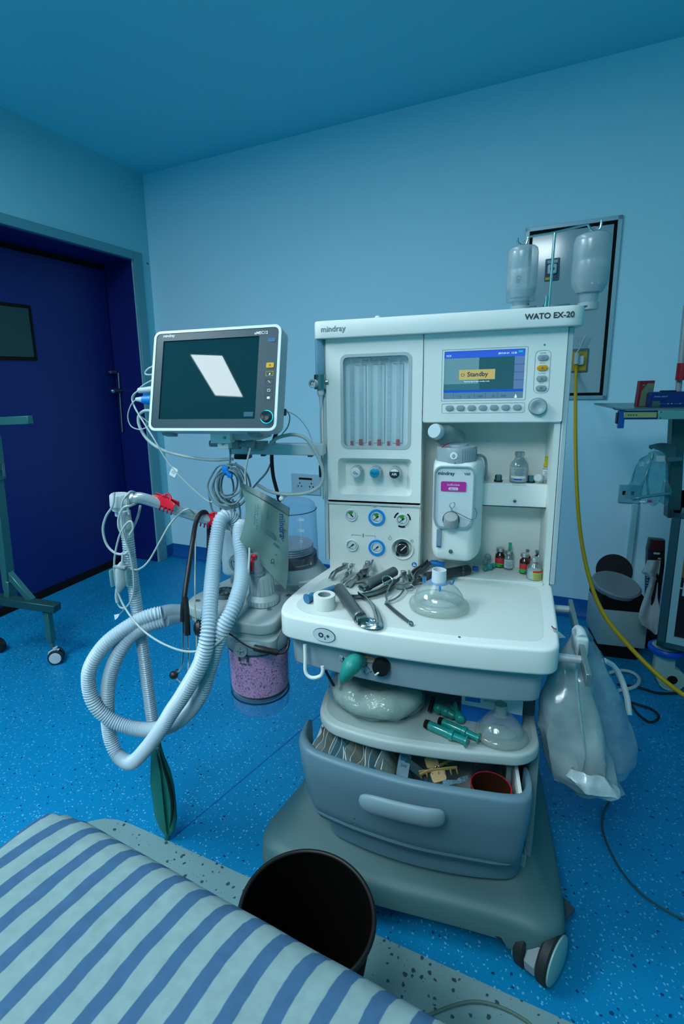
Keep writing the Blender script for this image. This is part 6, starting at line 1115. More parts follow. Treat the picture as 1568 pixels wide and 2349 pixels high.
# Magill forceps
fo = thing('magill_forceps', 'steel angled forceps with two finger rings pointing to the front edge', 'forceps', tuple(W(900, 1390, 0)))
bm = nb(); n1 = (W(888, 1331, .03)); ring(bm, n1, 0.0125, 0.0014, (0.2, -0.5, 0.85), 28, 8); ring(bm, W(937, 1348, .010), 0.0125, 0.0014, (0.1, -0.3, 0.95), 28, 8); part('finger_rings', bm, steel, fo)
bm = nb(); tube(bm, [W(895, 1341, .022), W(888, 1356, .014), W(885, 1368, .009), W(888, 1380, .006)], 0.0022, 8); tube(bm, [W(926, 1352, .009), W(918, 1364, .008), W(905, 1374, .007), W(887, 1381, .006)], 0.0022, 8); part('shanks', bm, dsteel, fo)
bm = nb(); cyl(bm, W(887, 1381, .003), W(887, 1381, .011), 0.0045, n=16); part('pivot', bm, dsteel, fo)
bm = nb(); tube(bm, [W(885, 1382, .008), W(900, 1395, .007), W(922, 1413, .006), W(938, 1426, .005)], 0.0026, 8); tube(bm, [W(883, 1385, .004), W(902, 1402, .004), W(922, 1418, .004), W(938, 1429, .004)], 0.0022, 8); ring(bm, W(942, 1430, .006), 0.0042, 0.0018, (0.5, -0.5, 0.7), 16, 8); part('jaws', bm, dsteel, fo)
# face masks
clearm = film('mask_clear', (0.93, 0.96, 0.96), 0.26, 0.08, bump=0.1, bs=60, body=(0.5, 0.62, 0.64)); cush = film('mask_cushion', (0.95, 0.96, 0.94), 0.24, 0.12, body=(0.55, 0.62, 0.58))
def mask(label, c, s, rot, hooks=True, tilt=0.0):
    t = thing('face_mask', label, 'mask', tuple(c)); M = Matrix.Translation(c) @ Matrix.Rotation(rot, 4, 'Z') @ Matrix.Scale(s, 4)
    def E(rx_, ry_, z, n=40, dy=0.0): return [M @ Vector((rx_*math.cos(a)*(1-0.14*math.sin(a)), ry_*math.sin(a)+dy, z)) for a in [2*PI*k/n for k in range(n)]]
    bm = nb(); rows = []
    for j in range(12):
        b_ = 2*PI*j/12; rows.append(E(0.050+0.013*math.cos(b_), 0.048+0.013*math.cos(b_), 0.011+0.011*math.sin(b_)))
    rows.append(rows[0]); sheet(bm, rows, closed=True); part('air_cushion', bm, cush, t, smooth=80)
    bm = nb(); prof = [(0.053, 0.051, 0.018, 0), (0.052, 0.050, 0.026, 0), (0.048, 0.045, 0.036, 0.001), (0.040, 0.037, 0.046, 0.003), (0.029, 0.027, 0.055, 0.005), (0.016, 0.016, 0.061, 0.006)]
    sheet(bm, [E(a, b_, z, 40, dy) for a, b_, z, dy in prof], closed=True); part('mask_shell', bm, clearm, t, smooth=80)
    Mc_ = M @ Matrix.Translation((0, 0.006, 0.056)); bm = nb(); lathe(bm, [(0.0128, 0.004), (0.0128, 0.030), (0.0150, 0.030), (0.0160, 0.0), (0.0128, 0.0)], Mc_, 32, close=False); bm2 = nb(); part('connector', bm, mat('connector_white', (0.66, 0.74, 0.77), 0.35) if hooks else film('connector_clear', (0.8, 0.88, 0.88), 0.5, 0.08, body=(0.4, 0.5, 0.5)), t)
    if hooks:
        bm = nb(); lathe(bm, [(0.016, 0.0), (0.0205, 0.0), (0.0205, 0.003), (0.016, 0.003)], Mc_, 32)
        for a in (20, 160, 270):
            r = math.radians(a); u = Vector((math.cos(r), math.sin(r), 0)); s_ = Vector((-u.y, u.x, 0))
            tube(bm, [Mc_ @ (u*0.019+Vector((0, 0, 0.001))), Mc_ @ (u*0.028-s_*0.001+Vector((0, 0, -0.006))), Mc_ @ (u*0.033+Vector((0, 0, -0.004))), Mc_ @ (u*0.035+Vector((0, 0, 0.006)))], 0.0019, 8)
        part('hook_ring', bm, mat('hook_blue', (0.0, 0.24, 0.62), 0.4), t)
    return t
mask('clear face mask with white neck and blue hook ring on the worktop', W(1005, 1394, 0), 1.03, 0.1)
# spilt speck
bm = nb(); ball(bm, W(1053, 1461, 0.001), 0.002, s=(1.3, 0.8, 0.6)); single('brown_crumb', 'tiny brown crumb near the front edge of the worktop', 'crumb', bm, mat('crumb_brown', (0.12, 0.04, 0.03)))
# green cannula parts by the niche wall
def clump(name, label, cat, pts, m):
    bm = nb()
    for x, y, z, r in pts: ball(bm, atz(x, y, z), r, s=(1, 0.8, 1.1), u=12, v=8)
    for i in range(len(pts)-1): cyl(bm, atz(*pts[i][:3]), atz(*pts[i+1][:3]), pts[i][3]*0.6, pts[i+1][3]*0.6, 10)
    return single(name, label, cat, bm, m)
clump('tube_connector', 'teal green plastic connector on the ledge left of the vials', 'connector', [(1112, 1305, .752, .006), (1122, 1300, .756, .008), (1130, 1298, .752, .007)], mat('green_clear', (0.03, 0.22, 0.22), 0.25))
clump('tube_connector', 'frosted plastic connector leaning above the teal green one', 'connector', [(1112, 1290, .762, .008), (1118, 1278, .772, .009)], film('frost_grey', (0.7, 0.8, 0.8), 0.45, 0.2, body=(0.3, 0.42, 0.44)))
# slip of paper at the right edge
bm = nb(); P = AP([(1264, 1437, -.25), (1278, 1446, -.25), (1297, 1462, -.25), (1280, 1464, -.25), (1270, 1450, -.25)]); t = nb(); t.faces.new([t.verts.new(p) for p in P]); t.normal_update(); bmesh.ops.solidify(t, geom=list(t.faces), thickness=0.0006); _merge(bm, t); ps = single('paper_slip', 'torn pale paper slip with a red edge at the right side of the worktop', 'paper', bm, film('slip_film', (0.8, 0.9, 0.92), 0.6, 0.3, body=(0.35, 0.5, 0.52)))
bm = nb(); tube(bm, AP([(1264, 1436, -.252), (1270, 1441, -.252), (1276, 1443, -.252)]), 0.001, 6); part('red_edge', bm, mat('crimson', (0, 0, 0)), ps)
# green filter on the fresh gas outlet
gf = thing('rubber_elbow', 'teal green rubber elbow pushed on the outlet under the worktop', 'connector', tuple(at(785, 1568, -.36)))
bm = nb(); P = spline(AP([(824, 1514, -.305), (812, 1520, -.335), (800, 1535, -.35), (792, 1550, -.352), (784, 1566, -.35)]), 5); sweep(bm, P, [0.0165]*4+[0.0175, 0.018, 0.0185, 0.019, 0.019, 0.018, 0.017, 0.016, 0.0155, 0.015, 0.014, 0.013, 0.012, 0.0105, 0.008, 0.006, 0.003][:len(P)-4], 18); part('elbow', bm, mat('rubber_teal', (0.015, 0.26, 0.22), 0.4), gf, smooth=60)
bm = nb(); q = at(825, 1514, -.303); ring(bm, q, 0.017, 0.002, (0.6, -1, 0.1), 24, 6); part('orange_ring', bm, mat('orange_line', (0, 0, 0)), gf)
bm = nb(); tube(bm, AP([(746, 1538, -.26), (754, 1553, -.26), (765, 1572, -.25)]), 0.0034, 8); single('rubber_cord', 'short black cord end hanging under the left of the worktop housing', 'cord', bm, black)
# ------------------------------------------------------------------ drip hooks and bottles on the machine top
TY = 0.15
dh = thing('drip_hook_pole', 'thin steel pole with a double hook bar standing on the machine top', 'hook pole', tuple(at(1258, 700, TY)))
bm = nb(); a = at(1258, 702, TY); b = at(1272, 534, TY); cyl(bm, Vector((a.x, TY, 1.389)), b, 0.0034, n=14); cyl(bm, Vector((a.x-0.008, TY, 1.389)), Vector((a.x-0.006, TY, 1.434)), 0.0045, n=14); part('pole', bm, steel, dh)
bm = nb(); tube(bm, AP([(1186, 547, TY), (1188, 557, TY), (1197, 563, TY), (1206, 560, TY), (1210, 550, TY), (1216, 543, TY), (1272, 533, TY), (1338, 517, TY), (1348, 516, TY), (1353, 525, TY), (1363, 532, TY), (1374, 526, TY), (1378, 515, TY), (1379, 505, TY)]), 0.0027, 10, sub=5); part('hook_bar', bm, steel, dh)
bm = nb(); q = at(1246, 700, TY); cyl(bm, (q.x, TY-0.005, 1.389), (q.x, TY-0.005, 1.40), 0.007, n=16); part('base_knob', bm, dsteel, dh)
bot = film('drip_bottle_plastic', (0.80, 0.88, 0.90), 0.55, 0.22, bump=0.05, bs=12, body=(0.42, 0.53, 0.57))
def drip(label, xc, ytop, ybot, hw, neck, liq, tilt=0.0):
    t0 = at(xc, ytop, TY); b0 = at(xc, ybot, TY); r = (at(xc+hw, (ytop+ybot)/2, TY)-at(xc, (ytop+ybot)/2, TY)).length; H = t0.z-b0.z
    t = thing('drip_bottle', label, 'drip bottle', tuple(b0), 'upturned drip bottles')
    M = Matrix.Translation((t0.x, TY, b0.z)) @ Matrix.Rotation(tilt, 4, 'Y')
    bm = nb(); n = 40
    def ringp(k, z): return [M @ Vector((r*k*math.cos(2*PI*j/n)*(1.0), r*k*0.80*math.sin(2*PI*j/n), z)) for j in range(n)]
    prof = [(neck*0.8, 0), (neck, 0.012), (neck*1.05, 0.03*H/0.15), (0.72, 0.17*H), (0.93, 0.27*H), (1.0, 0.33*H), (1.0, 0.60*H), (0.985, 0.62*H), (1.0, 0.64*H), (0.99, 0.88*H), (0.93, 0.95*H), (0.75, 0.99*H), (0.3, H), (0.01, H)]
    sheet(bm, [ringp(k, z) for k, z in prof], closed=True); part('bottle_shell', bm, bot, t, smooth=70)
    bm = nb(); prof = [(0.01, 0.01), (0.66, 0.17*H), (0.88, 0.27*H), (0.95, 0.33*H), (0.95, liq*H), (0.01, liq*H)]; sheet(bm, [ringp(k, z) for k, z in prof], closed=True); part('liquid', bm, film('drip_liquid', (0.75, 0.88, 0.92), 0.12, 0.1), t, smooth=40)
    bm = nb(); lathe(bm, [(neck*r*0.9, -0.012), (neck*r*1.1, -0.012), (neck*r*1.15, 0.004), (0, 0.004)], M, 24); part('bottle_neck', bm, film('neck_plastic', (0.8, 0.9, 0.92), 0.7, 0.3, body=(0.5, 0.6, 0.64)), t)
    bm = nb(); ring(bm, M @ Vector((0, 0, H+0.004)), 0.009, 0.0016, (0, 1, 0), 18, 6); part('hanging_loop', bm, bot, t)
    return t, M, r, H
t1, M1, r1, H1 = drip('upturned drip bottle on the left hook above the machine', 1200, 564, 706, 36, 0.55, 0.10)
t2, M2, r2, H2 = drip('upturned drip bottle with some liquid on the right hook by the gas panel', 1361, 534, 698, 44, 0.5, 0.50)
bm = nb(); 
for k in range(3): q = M1 @ Vector((-0.012+0.003*k, -r1*0.81, 0.40*H1+0.006*k)); box(bm, q, (0.010-0.002*k, 0.0008, 0.001))
ring(bm, M1 @ Vector((-0.011, -r1*0.80, 0.46*H1)), 0.0055, 0.0006, (0, 1, 0), 16, 4); part('moulded_mark', bm, mgrey, t1)
bm = nb(); box(bm, Vector((at(1175, 704, .1).x, 0.1, 1.3905)), (0.05, 0.03, 0.003), 0.001, 1); single('teal_wrapper', 'sliver of teal wrapper on the machine top under the left drip bottle', 'wrapper', bm, mat('teal_paper', (0.02, 0.35, 0.42), 0.5))
# ------------------------------------------------------------------ crumpled bags
def crumple(v, a, f, seed=0):
    p = v*f+Vector((seed*3.7, seed*1.3, seed*7.1)); n = noise.noise_vector(p); n2 = noise.noise_vector(p*2.7)
    return v+n*a+n2*a*0.45
def pleat(v, a, f, seed):
    n = noise.noise_vector(Vector((v.x*f*1.5+seed, v.y*f*1.5, v.z*f*0.28+seed*2))); n2 = noise.noise_vector(Vector((v.x*f*3+seed, v.y*f*3, v.z*f*0.9)))
    return v+n*a*1.1+n2*a*0.4
def slab(rows, Y, n=44, amp=0.006, f=22, seed=1, lean=None):
    """closed soft shape from outline rows (y px, left px, right px, half depth, Y)"""
    out = []
    for y, xl_, xr_, th, yy in rows:
        a = at(xl_, y, yy); b = at(xr_, y, yy); c = (a+b)/2; w_ = (b.x-a.x)/2
        out.append([Vector((c.x+w_*math.copysign(abs(math.cos(q))**0.8, math.cos(q)), yy+th*math.copysign(abs(math.sin(q))**0.8, math.sin(q)), c.z)) for q in [2*PI*k/n for k in range(n)]])
    res = []
    for r0, r1 in zip(out, out[1:]):
        m = 5
        for k in range(m): res.append([p.lerp(q, k/m) for p, q in zip(r0, r1)])
    res.append(out[-1])
    return [[pleat(p, amp, f, seed) for p in r] for r in res]
bagw = film('bag_milky', (0.90, 0.95, 0.97), 0.66, 0.20, bump=0.35, bs=14, body=(0.46, 0.55, 0.57)); bagc = film('bag_clear_blue', (0.82, 0.93, 0.97), 0.42, 0.15, bump=0.6, bs=22, body=(0.28, 0.48, 0.56))
bm = nb(); sheet(bm, slab([(1440, 1330, 1345, .006, -.17), (1462, 1322, 1362, .012, -.13), (1500, 1322, 1385, .02, -.12), (1550, 1325, 1408, .03, -.12), (1600, 1330, 1430, .04, -.12), (1650, 1335, 1448, .045, -.12), (1700, 1345, 1456, .045, -.12), (1735, 1355, 1455, .04, -.12), (1760, 1365, 1440, .03, -.12), (1778, 1380, 1425, .012, -.12)], 0, amp=0.009, f=16, seed=2), closed=True)
gbg = thing('plastic_bag', 'clear bluish waste bag hanging behind the milky bag on the right rail', 'bag', tuple(at(1400, 1775, -.12))); part('bag_film', bm, bagc, gbg, smooth=30)
bm = nb(); sheet(bm, slab([(1448, 1314, 1335, .005, -.165), (1480, 1296, 1340, .012, -.165), (1510, 1275, 1347, .02, -.17), (1560, 1252, 1362, .028, -.18), (1620, 1238, 1378, .04, -.195), (1680, 1236, 1392, .05, -.20), (1730, 1246, 1408, .05, -.20), (1765, 1256, 1416, .05, -.20), (1790, 1262, 1426, .04, -.20), (1805, 1285, 1430, .03, -.20), (1822, 1335, 1408, .018, -.20), (1836, 1368, 1385, .006, -.20)], 0, amp=0.009, f=18, seed=5), closed=True)
mbg = thing('plastic_bag', 'milky white waste bag hanging in front from the right rail', 'bag', tuple(at(1375, 1836, -.22))); part('bag_film', bm, bagw, mbg, smooth=30)
bm = nb(); P = slab([(1770, 1312, 1385, .01, -.262), (1786, 1300, 1400, .02, -.262), (1806, 1318, 1422, .025, -.262), (1822, 1345, 1405, .015, -.262)], 0, amp=0.006, f=26, seed=9); sheet(bm, P, closed=True); tube(bm, [crumple(p, .004, 30, 3) for p in AP([(1318, 1440, -.19), (1324, 1500, -.20), (1322, 1560, -.215), (1330, 1640, -.24), (1340, 1720, -.25), (1335, 1765, -.255)])], 0.004, 6, flat=(1, .3)); part('knotted_end', bm, film('bag_thick', (0.9, 0.95, 0.97), 0.85, 0.2, bump=0.4, bs=30, body=(0.48, 0.58, 0.62)), mbg, smooth=30)
bm = nb(); q = at(1322, 1452, -.2); F2 = Vector((0.3095, -0.185, 0.69)); tube(bm, [F2+Vector((0, -0.02, 0.016)), F2+Vector((0, 0.0, 0.02)), F2+Vector((0, 0.02, 0.016))], 0.012, 12, flat=(0.9, 1.0)); box(bm, F2+Vector((0, 0, 0.0)), (0.024, 0.055, 0.042), 0.006, 3); part('wrap_over_rail', bm, mat('wrap_white', (0.45, 0.55, 0.57), 0.5, bump=0.3, bs=80), mbg)
# bag with gauze roll on the tray
TZ = 0.4812
gz = thing('bagged_gauze', 'clear bag holding a thick pale roll, on the left of the storage tray', 'bag', tuple(atz(862, 1625, TZ)))
c = atz(862, 1612, TZ); c = Vector((-0.118, -0.195, TZ)); bm = nb(); n = 48; rows = []
for i in range(n):
    a = 2*PI*i/n; rows.append([crumple(c+Vector(((0.062+0.030*math.cos(b_))*1.18*math.cos(a), (0.060+0.030*math.cos(b_))*1.0*math.sin(a), 0.032+0.029*math.sin(b_))), 0.004, 24, 4) for b_ in [2*PI*k/20 for k in range(20)]])
rows.append(rows[0]); sheet(bm, rows, closed=True); part('gauze_roll', bm, mat('gauze_pale', (0.62, 0.64, 0.58), 0.8, bump=0.4, bs=50, var=0.1), gz, smooth=60)
bm = nb(); n = 56; rows = []
for j in range(17):
    ph = -PI/2+PI*j/16; cr_, sr_ = math.cos(ph), math.sin(ph); z = 0.040+0.040*sr_
    rows.append([crumple(c+Vector(((0.118*cr_**0.6)*math.cos(a), 0.106*cr_**0.6*math.sin(a), z)), 0.007, 42, 8) for a in [2*PI*k/n for k in range(n)]])
for r in rows:
    for p in r: p.z = max(p.z, TZ+0.0006)
sheet(bm, rows, closed=True); tube(bm, [crumple(c+Vector(p), .003, 30, 2) for p in ((0.10, -0.02, 0.06), (0.06, -0.03, 0.082), (0.0, -0.02, 0.075), (-0.03, 0.03, 0.085))], 0.006, 8, flat=(1, .3)); part('bag_film', bm, film('tray_bag', (0.85, 0.93, 0.92), 0.24, 0.10, bump=0.9, bs=34, body=(0.38, 0.48, 0.48)), gz, smooth=25)
# green syringes, small parts, mask, carton
def gsyr(label, a, b, r):
    d = (b-a).normalized(); L = (b-a).length; t = thing('syringe', label, 'syringe', tuple((a+b)/2-Vector((0, 0, r))), 'green syringes on the tray'); M = zto(d, a)
    bm = nb(); lathe(bm, [(0, 0.0), (r, 0.0), (r*1.05, 0.002), (r*1.05, L*0.55), (r*1.3, L*0.57), (r*1.3, L*0.66), (r*0.9, L*0.68), (r*0.8, L*0.95), (r*1.35, L*0.96), (r*1.35, L), (0, L)], M, 26); part('barrel', bm, film('green_barrel', (0.1, 0.75, 0.65), 0.78, 0.15, body=(0.01, 0.30, 0.27)), t)
    bm = nb(); lathe(bm, [(0, -0.006), (r*0.95, -0.006), (r*1.02, 0.0), (r*1.08, 0.0005), (r*1.08, 0.004), (0, 0.004)], M, 26); part('rubber_stopper', bm, mattblack, t)
    bm = nb(); side = (M.to_3x3() @ Vector((1, 0, 0)))
    up = Vector((0, 0, 1))-d*d.z; up = (up.normalized()+Vector((0, -0.6, 0))).normalized()
    for k in range(6): q = a+d*(0.012+0.005*k)+up*(r*1.06); box(bm, q, (0.0012, 0.003, 0.0012))
    part('graduation', bm, inkdark, t)
def TT(x, y, h=0.0): return atz(x, y, TZ+h)
gsyr('nearest green syringe pointing to the front edge of the tray', TT(980, 1662, .011), TT(1072, 1702, .011), 0.0095)
gsyr('green syringe lying just behind the nearest one', TT(1012, 1655, .010), TT(1100, 1695, .010), 0.0085)
bm = nb()
for x, y, z, r in ((1005, 1625, .02, .012), (1022, 1632, .018, .012), (1038, 1640, .015, .009)): ball(bm, TT(x, y, z), r)
cyl(bm, TT(1000, 1620, .022), TT(1040, 1642, .014), 0.0095, n=20); cyl(bm, TT(1043, 1615, .03), TT(1048, 1640, .016), 0.005, n=14); single('green_valve_piece', 'dim green plastic valve piece between the bag and the carton', 'connector', bm, mat('dark_teal_plastic', (0.01, 0.20, 0.17), 0.35))
bm = nb(); q0, q1 = TT(1040, 1628, .014), TT(1055, 1650, .012); cyl(bm, q0, q1, 0.0105, 0.0105, 24); ball(bm, q1, 0.0105, s=(1, .6, 1)); ring(bm, TT(1045, 1618, .03), 0.008, 0.0016, (1, .3, 0.1), 18, 6); single('green_tube_end', 'bright teal round tube end with a little loop beside the carton', 'connector', bm, mat('teal_end', (0.01, 0.30, 0.26), 0.35))
bm = nb(); cyl(bm, TT(984, 1632, .012), TT(994, 1600, .03), 0.0045, n=10); single('black_clip', 'small black clip standing behind the green syringes', 'clip', bm, black)
mask('clear face mask with clear neck on the right of the storage tray', TT(1146, 1688, 0.0), 0.86, 0.2, hooks=False)
CYc = -0.212; pL = at(1057, 1640, CYc); pR = at(1197, 1650, CYc); pm = (pL.x+pR.x)/2; hw = (pR.x-pL.x)/2
cx_ = thing('carton', 'white carton with blue panels standing at the back of the storage tray', 'box', (pm, CYc+0.03, TZ))
Mc2 = Matrix.Translation((pm, CYc, TZ)); cH = 0.095
bm = nb(); b2(bm, (-hw, 0, 0), (hw, 0.055, cH), 0.001, 1, M=Mc2); part('carton_body', bm, mat('carton_white', (0.62, 0.68, 0.74), 0.5), cx_)
zL = at(1058, 1615, CYc).z-TZ; zR = at(1195, 1641, CYc).z-TZ
bm = nb(); t = nb(); v = [(-hw-0.0002, -0.0006, 0.0), (hw+0.0002, -0.0006, 0.0), (hw+0.0002, -0.0006, zR), (-hw-0.0002, -0.0006, zL)]; t.faces.new([t.verts.new(p) for p in v]); t.normal_update(); bmesh.ops.solidify(t, geom=list(t.faces), thickness=0.0004); _merge(bm, t, Mc2); part('blue_wedge', bm, mat('carton_blue', (0.0, 0.16, 0.55), 0.5), cx_)
qa = at(1067, 1590, CYc); qb = at(1101, 1612, CYc); bm = nb(); b2(bm, (qa.x-pm, -0.0009, qb.z-TZ), (qb.x-pm, 0, qa.z-TZ+0.008), M=Mc2); part('blue_square', bm, mat('carton_blue2', (0.0, 0.18, 0.58), 0.5), cx_)
bm = nb(); q = at(1108, 1608, CYc); txt(bm, 'S0717-ONE', (q.x-pm, -0.0012, q.z-TZ), 0.0060, bold=0.02); bm.transform(Mc2); part('carton_print', bm, inkgrey, cx_)
bm = nb(); b2(bm, (hw, 0.001, 0.0), (hw+0.0006, 0.054, cH-0.001), M=Mc2); part('dark_side', bm, mat('carton_navy', (0.01, 0.06, 0.12)), cx_)
# ------------------------------------------------------------------ drawer contents
sach = [mat('sachet_paper_%d' % i, c, 0.6, bump=0.3, bs=60) for i, c in enumerate([(0.42, 0.50, 0.48), (0.58, 0.64, 0.62), (0.20, 0.38, 0.46), (0.50, 0.56, 0.50)])]
rnd = random.Random(11); kinds = ['pale grey paper sachet', 'white paper sachet', 'slate blue printed sachet', 'ivory paper sachet']
ordn = ['first', 'second', 'third', 'fourth', 'fifth', 'sixth', 'seventh', 'eighth', 'ninth', 'tenth', 'eleventh', 'twelfth', 'thirteenth', 'fourteenth', 'fifteenth', 'sixteenth']
NS = 14
for i in range(NS):
    x = -0.226+0.0122*i; k = [0, 1, 0, 1, 2, 2, 3, 1, 3, 0, 1, 2, 0, 3][i]
    bm = nb(); rows = []; ln = rnd.uniform(-0.35, 0.05); top = rnd.uniform(0.412, 0.432); cv = rnd.uniform(-.006, .006); yy = -0.300+0.004*math.sin(i)
    for j in range(9):
        v = j/8; z = 0.290+(top-0.290)*v
        rows.append([Vector((x-0.062*v+0.045+ln*(v-0.5)*0.04+cv*math.sin(PI*u)+0.003*math.sin(7*u+i*1.7+3*v), yy-0.032*v-0.012*min(1, i/5)*v+0.10*u, z+0.006*math.sin(5*u+i)*v)) for u in [q/8 for q in range(9)]])
    sheet(bm, rows, 0.0018)
    o = single('paper_sachet', kinds[k]+' in the open drawer, %s from the row\'s left end' % ordn[i], 'sachet', bm, sach[k], group='sachets standing in the drawer')
def DD(x, y, z=0.40): return atz(x, y, z)
bs = thing('blister_pack', 'pale blue printed packet standing right of the sachet row', 'packet', tuple(DD(925, 1770, .36)))
p = DD(926, 1752, .40); Mx = Matrix.Translation(p) @ Matrix.Rotation(math.radians(8), 4, 'Y') @ Matrix.Rotation(math.radians(-25), 4, 'X'); bm = nb(); prism(bm, rr(-0.013, -0.06, 0.013, 0.022, 0.004), -0.001, 0.001, 'y', M=Mx); part('packet_film', bm, mat('packet_blue', (0.22, 0.36, 0.46), 0.3), bs)
bm = nb(); b2(bm, (-0.009, -0.0016, 0.006), (0.010, -0.001, 0.018), M=Mx); t_ = nb(); txt(t_, '2ml', (-0.007, -0.0018, -0.006), 0.009, bold=0.02); _merge(bm, t_, Mx); part('packet_print', bm, mat('print_teal_blue', (0.02, 0.16, 0.28)), bs)
bm = nb(); Mx = Matrix.Translation(DD(955, 1765, .39)) @ Matrix.Rotation(math.radians(-55), 4, 'Y'); prism(bm, rr(-0.011, -0.05, 0.011, 0.03, 0.002), -0.001, 0.001, 'y', M=Mx); single('foil_strip', 'teal foil strip leaning between the blue packet and the cream clip', 'packet', bm, mat('foil_teal', (0.10, 0.22, 0.26), 0.3, 0.4))
# cream hair claw
t = thing('cream_claw_clip', 'cream plastic claw clip lying open in the drawer', 'clip', tuple(DD(1005, 1765, .38))); Mx = Matrix.Translation(DD(1003, 1762, .405)) @ Matrix.Rotation(0.35, 4, 'Z') @ Matrix.Rotation(-0.25, 4, 'Y')
crm = mat('cream_plastic', (0.42, 0.28, 0.10), 0.35, var=0.08)
bm = nb(); prism(bm, rr(-0.022, 0.004, 0.006, 0.026, 0.005), -0.0015, 0.0015, 'y', 0.0006, 1, M=Mx @ Matrix.Rotation(-0.6, 4, 'X')); part('thumb_plate', bm, crm, t)
bm = nb(); prism(bm, rr(-0.020, -0.026, 0.012, -0.004, 0.006), -0.002, 0.002, 'y', 0.0006, 1, M=Mx @ Matrix.Rotation(-0.9, 4, 'X')); part('thumb_plate', bm, crm, t)
for s in (-1, 1):
    bm = nb(); b2(bm, (-0.042, -0.001+s*0.004, -0.004), (0.042, 0.002+s*0.004, 0.003), 0.001, 1)
    for k in range(7): b2(bm, (-0.040+k*0.013, s*0.004-0.001+0.006*s, -0.012), (-0.037+k*0.013, s*0.004+0.002+0.002*s, -0.002), 0.0006, 1)
    bm.transform(Mx @ Matrix.Rotation(s*0.2, 4, 'Z')); part('jaw', bm, crm, t)
bm = nb(); ring(bm, Vector((-0.004, 0, 0.004)), 0.003, 0.0009, (1, 0, 0), 14, 5); ring(bm, Vector((0.004, 0, 0.004)), 0.003, 0.0009, (1, 0, 0), 14, 5); bm.transform(Mx); part('spring', bm, steel, t)
bm = nb(); rows = [[crumple(DD(1018+u*56, 1792-u*14+v*12, .405+0.01*math.sin(3*u)), 0.004, 50, 3) for u in [q/12 for q in range(13)]] for v in [q/6 for q in range(7)]]; sheet(bm, rows, 0.0006); single('crinkled_wrapper', 'shiny clear blue wrapper crumpled in the drawer below the cream clip', 'wrapper', bm, film('wrapper', (0.6, 0.8, 0.88), 0.5, 0.08, bump=0.6, bs=90, body=(0.2, 0.36, 0.44)))
rb = thing('red_rimmed_cup', 'dark brown cup with a thin red rim at the right of the drawer', 'cup', tuple(Vector((0.137, -0.305, 0.30)))); q = Vector((0.138, -0.318, 0.0))
bm = nb(); lathe(bm, [(0, 0.30), (0.036, 0.30), (0.040, 0.412), (0.038, 0.412), (0.034, 0.303), (0, 0.303)], Matrix.Translation(q), 40, close=False); part('cup_body', bm, mat('cup_brown', (0.035, 0.012, 0.006), 0.3), rb)
bm = nb(); ring(bm, q+Vector((0, 0, 0.412)), 0.0392, 0.0010, n=48, m=6); part('rim', bm, red, rb)
for x, y, lab, mm, w_ in ((1120, 1742, 'clouded clear bag standing at the back of the drawer', film('cloudy', (0.6, 0.7, 0.78), 0.25, 0.15, bump=0.5, body=(0.06, 0.09, 0.14)), 0.035),):
    p = DD(x, y, .40); bm = nb(); rows = [[crumple(p+Vector((w_*math.cos(a)*(1-0.2*v), 0.012*math.sin(a)+0.02, -0.09+0.10*v)), .006, 30, 6) for a in [2*PI*k/20 for k in range(20)]] for v in [q_/8 for q_ in range(9)]]; sheet(bm, rows, closed=True); single('clear_pouch', lab, 'bag', bm, mm)
bm = nb(); p = DD(1167, 1765, .42); b2(bm, p+Vector((-0.005, 0.0, -0.12)), p+Vector((0.005, 0.006, 0.006)), 0.002, 1); single('glass_slide', 'upright grey-green plastic strip beside the drawer divider', 'strip', bm, mat('strip_grey', (0.14, 0.22, 0.22), 0.3))
# ------------------------------------------------------------------ stand at the left edge
steelt = mat('teal_painted_steel', (0.035, 0.16, 0.16), 0.35, 0.3, var=0.15)
ls = thing('rolling_stand', 'teal steel instrument stand on a white-hubbed castor before the blue door', 'stand', tuple(atz(130, 1520, 0)))
def beam(p, q, w_, h_, up=Vector((0, 0, 1))):
    d = (q-p); M = Matrix.Translation((p+q)/2) @ d.to_track_quat('Y', 'Z').to_matrix().to_4x4(); return (0, 0, 0), (w_, d.length, h_), M
def addbeam(bm, p, q, w_, h_, bev=0.002): c_, s_, M = beam(p, q, w_, h_); box(bm, c_, s_, bev, 1, M=M)
Y0 = 0.42
bm = nb(); addbeam(bm, at(-10, 1080, Y0), at(22, 1350, Y0), 0.045, 0.035); addbeam(bm, at(-2, 1100, Y0), at(-14, 1000, Y0), 0.045, 0.035); part('upright', bm, steelt, ls)
bm = nb(); addbeam(bm, at(18, 1312, Y0), at(74, 1378, Y0), 0.028, 0.028); part('brace', bm, steelt, ls)
bm = nb(); addbeam(bm, at(22, 1330, Y0), at(26, 1378, Y0), 0.05, 0.03); part('foot_plate', bm, steelt, ls)
bm = nb(); addbeam(bm, at(-20, 1372, Y0-.03), at(132, 1394, Y0), 0.05, 0.035); part('floor_beam', bm, mat('dark_teal_steel', (0.015, 0.075, 0.08), 0.4, 0.3), ls)
bm = nb(); addbeam(bm, at(108, 1402, Y0), at(118, 1470, Y0), 0.03, 0.03); cyl(bm, at(118, 1470, Y0), at(120, 1482, Y0), 0.012, n=16); part('castor_leg', bm, steelt, ls)
bm = nb(); addbeam(bm, at(-20, 967, Y0), at(70, 963, Y0), 0.03, 0.034); part('upper_arm', bm, steelt, ls)
bm = nb(); cyl(bm, at(-4, 1077, Y0), at(6, 1077, Y0), 0.008, n=14); cyl(bm, at(6, 1064, Y0), at(9, 1092, Y0), 0.006, n=12); part('clamp_lever', bm, dsteel, ls)
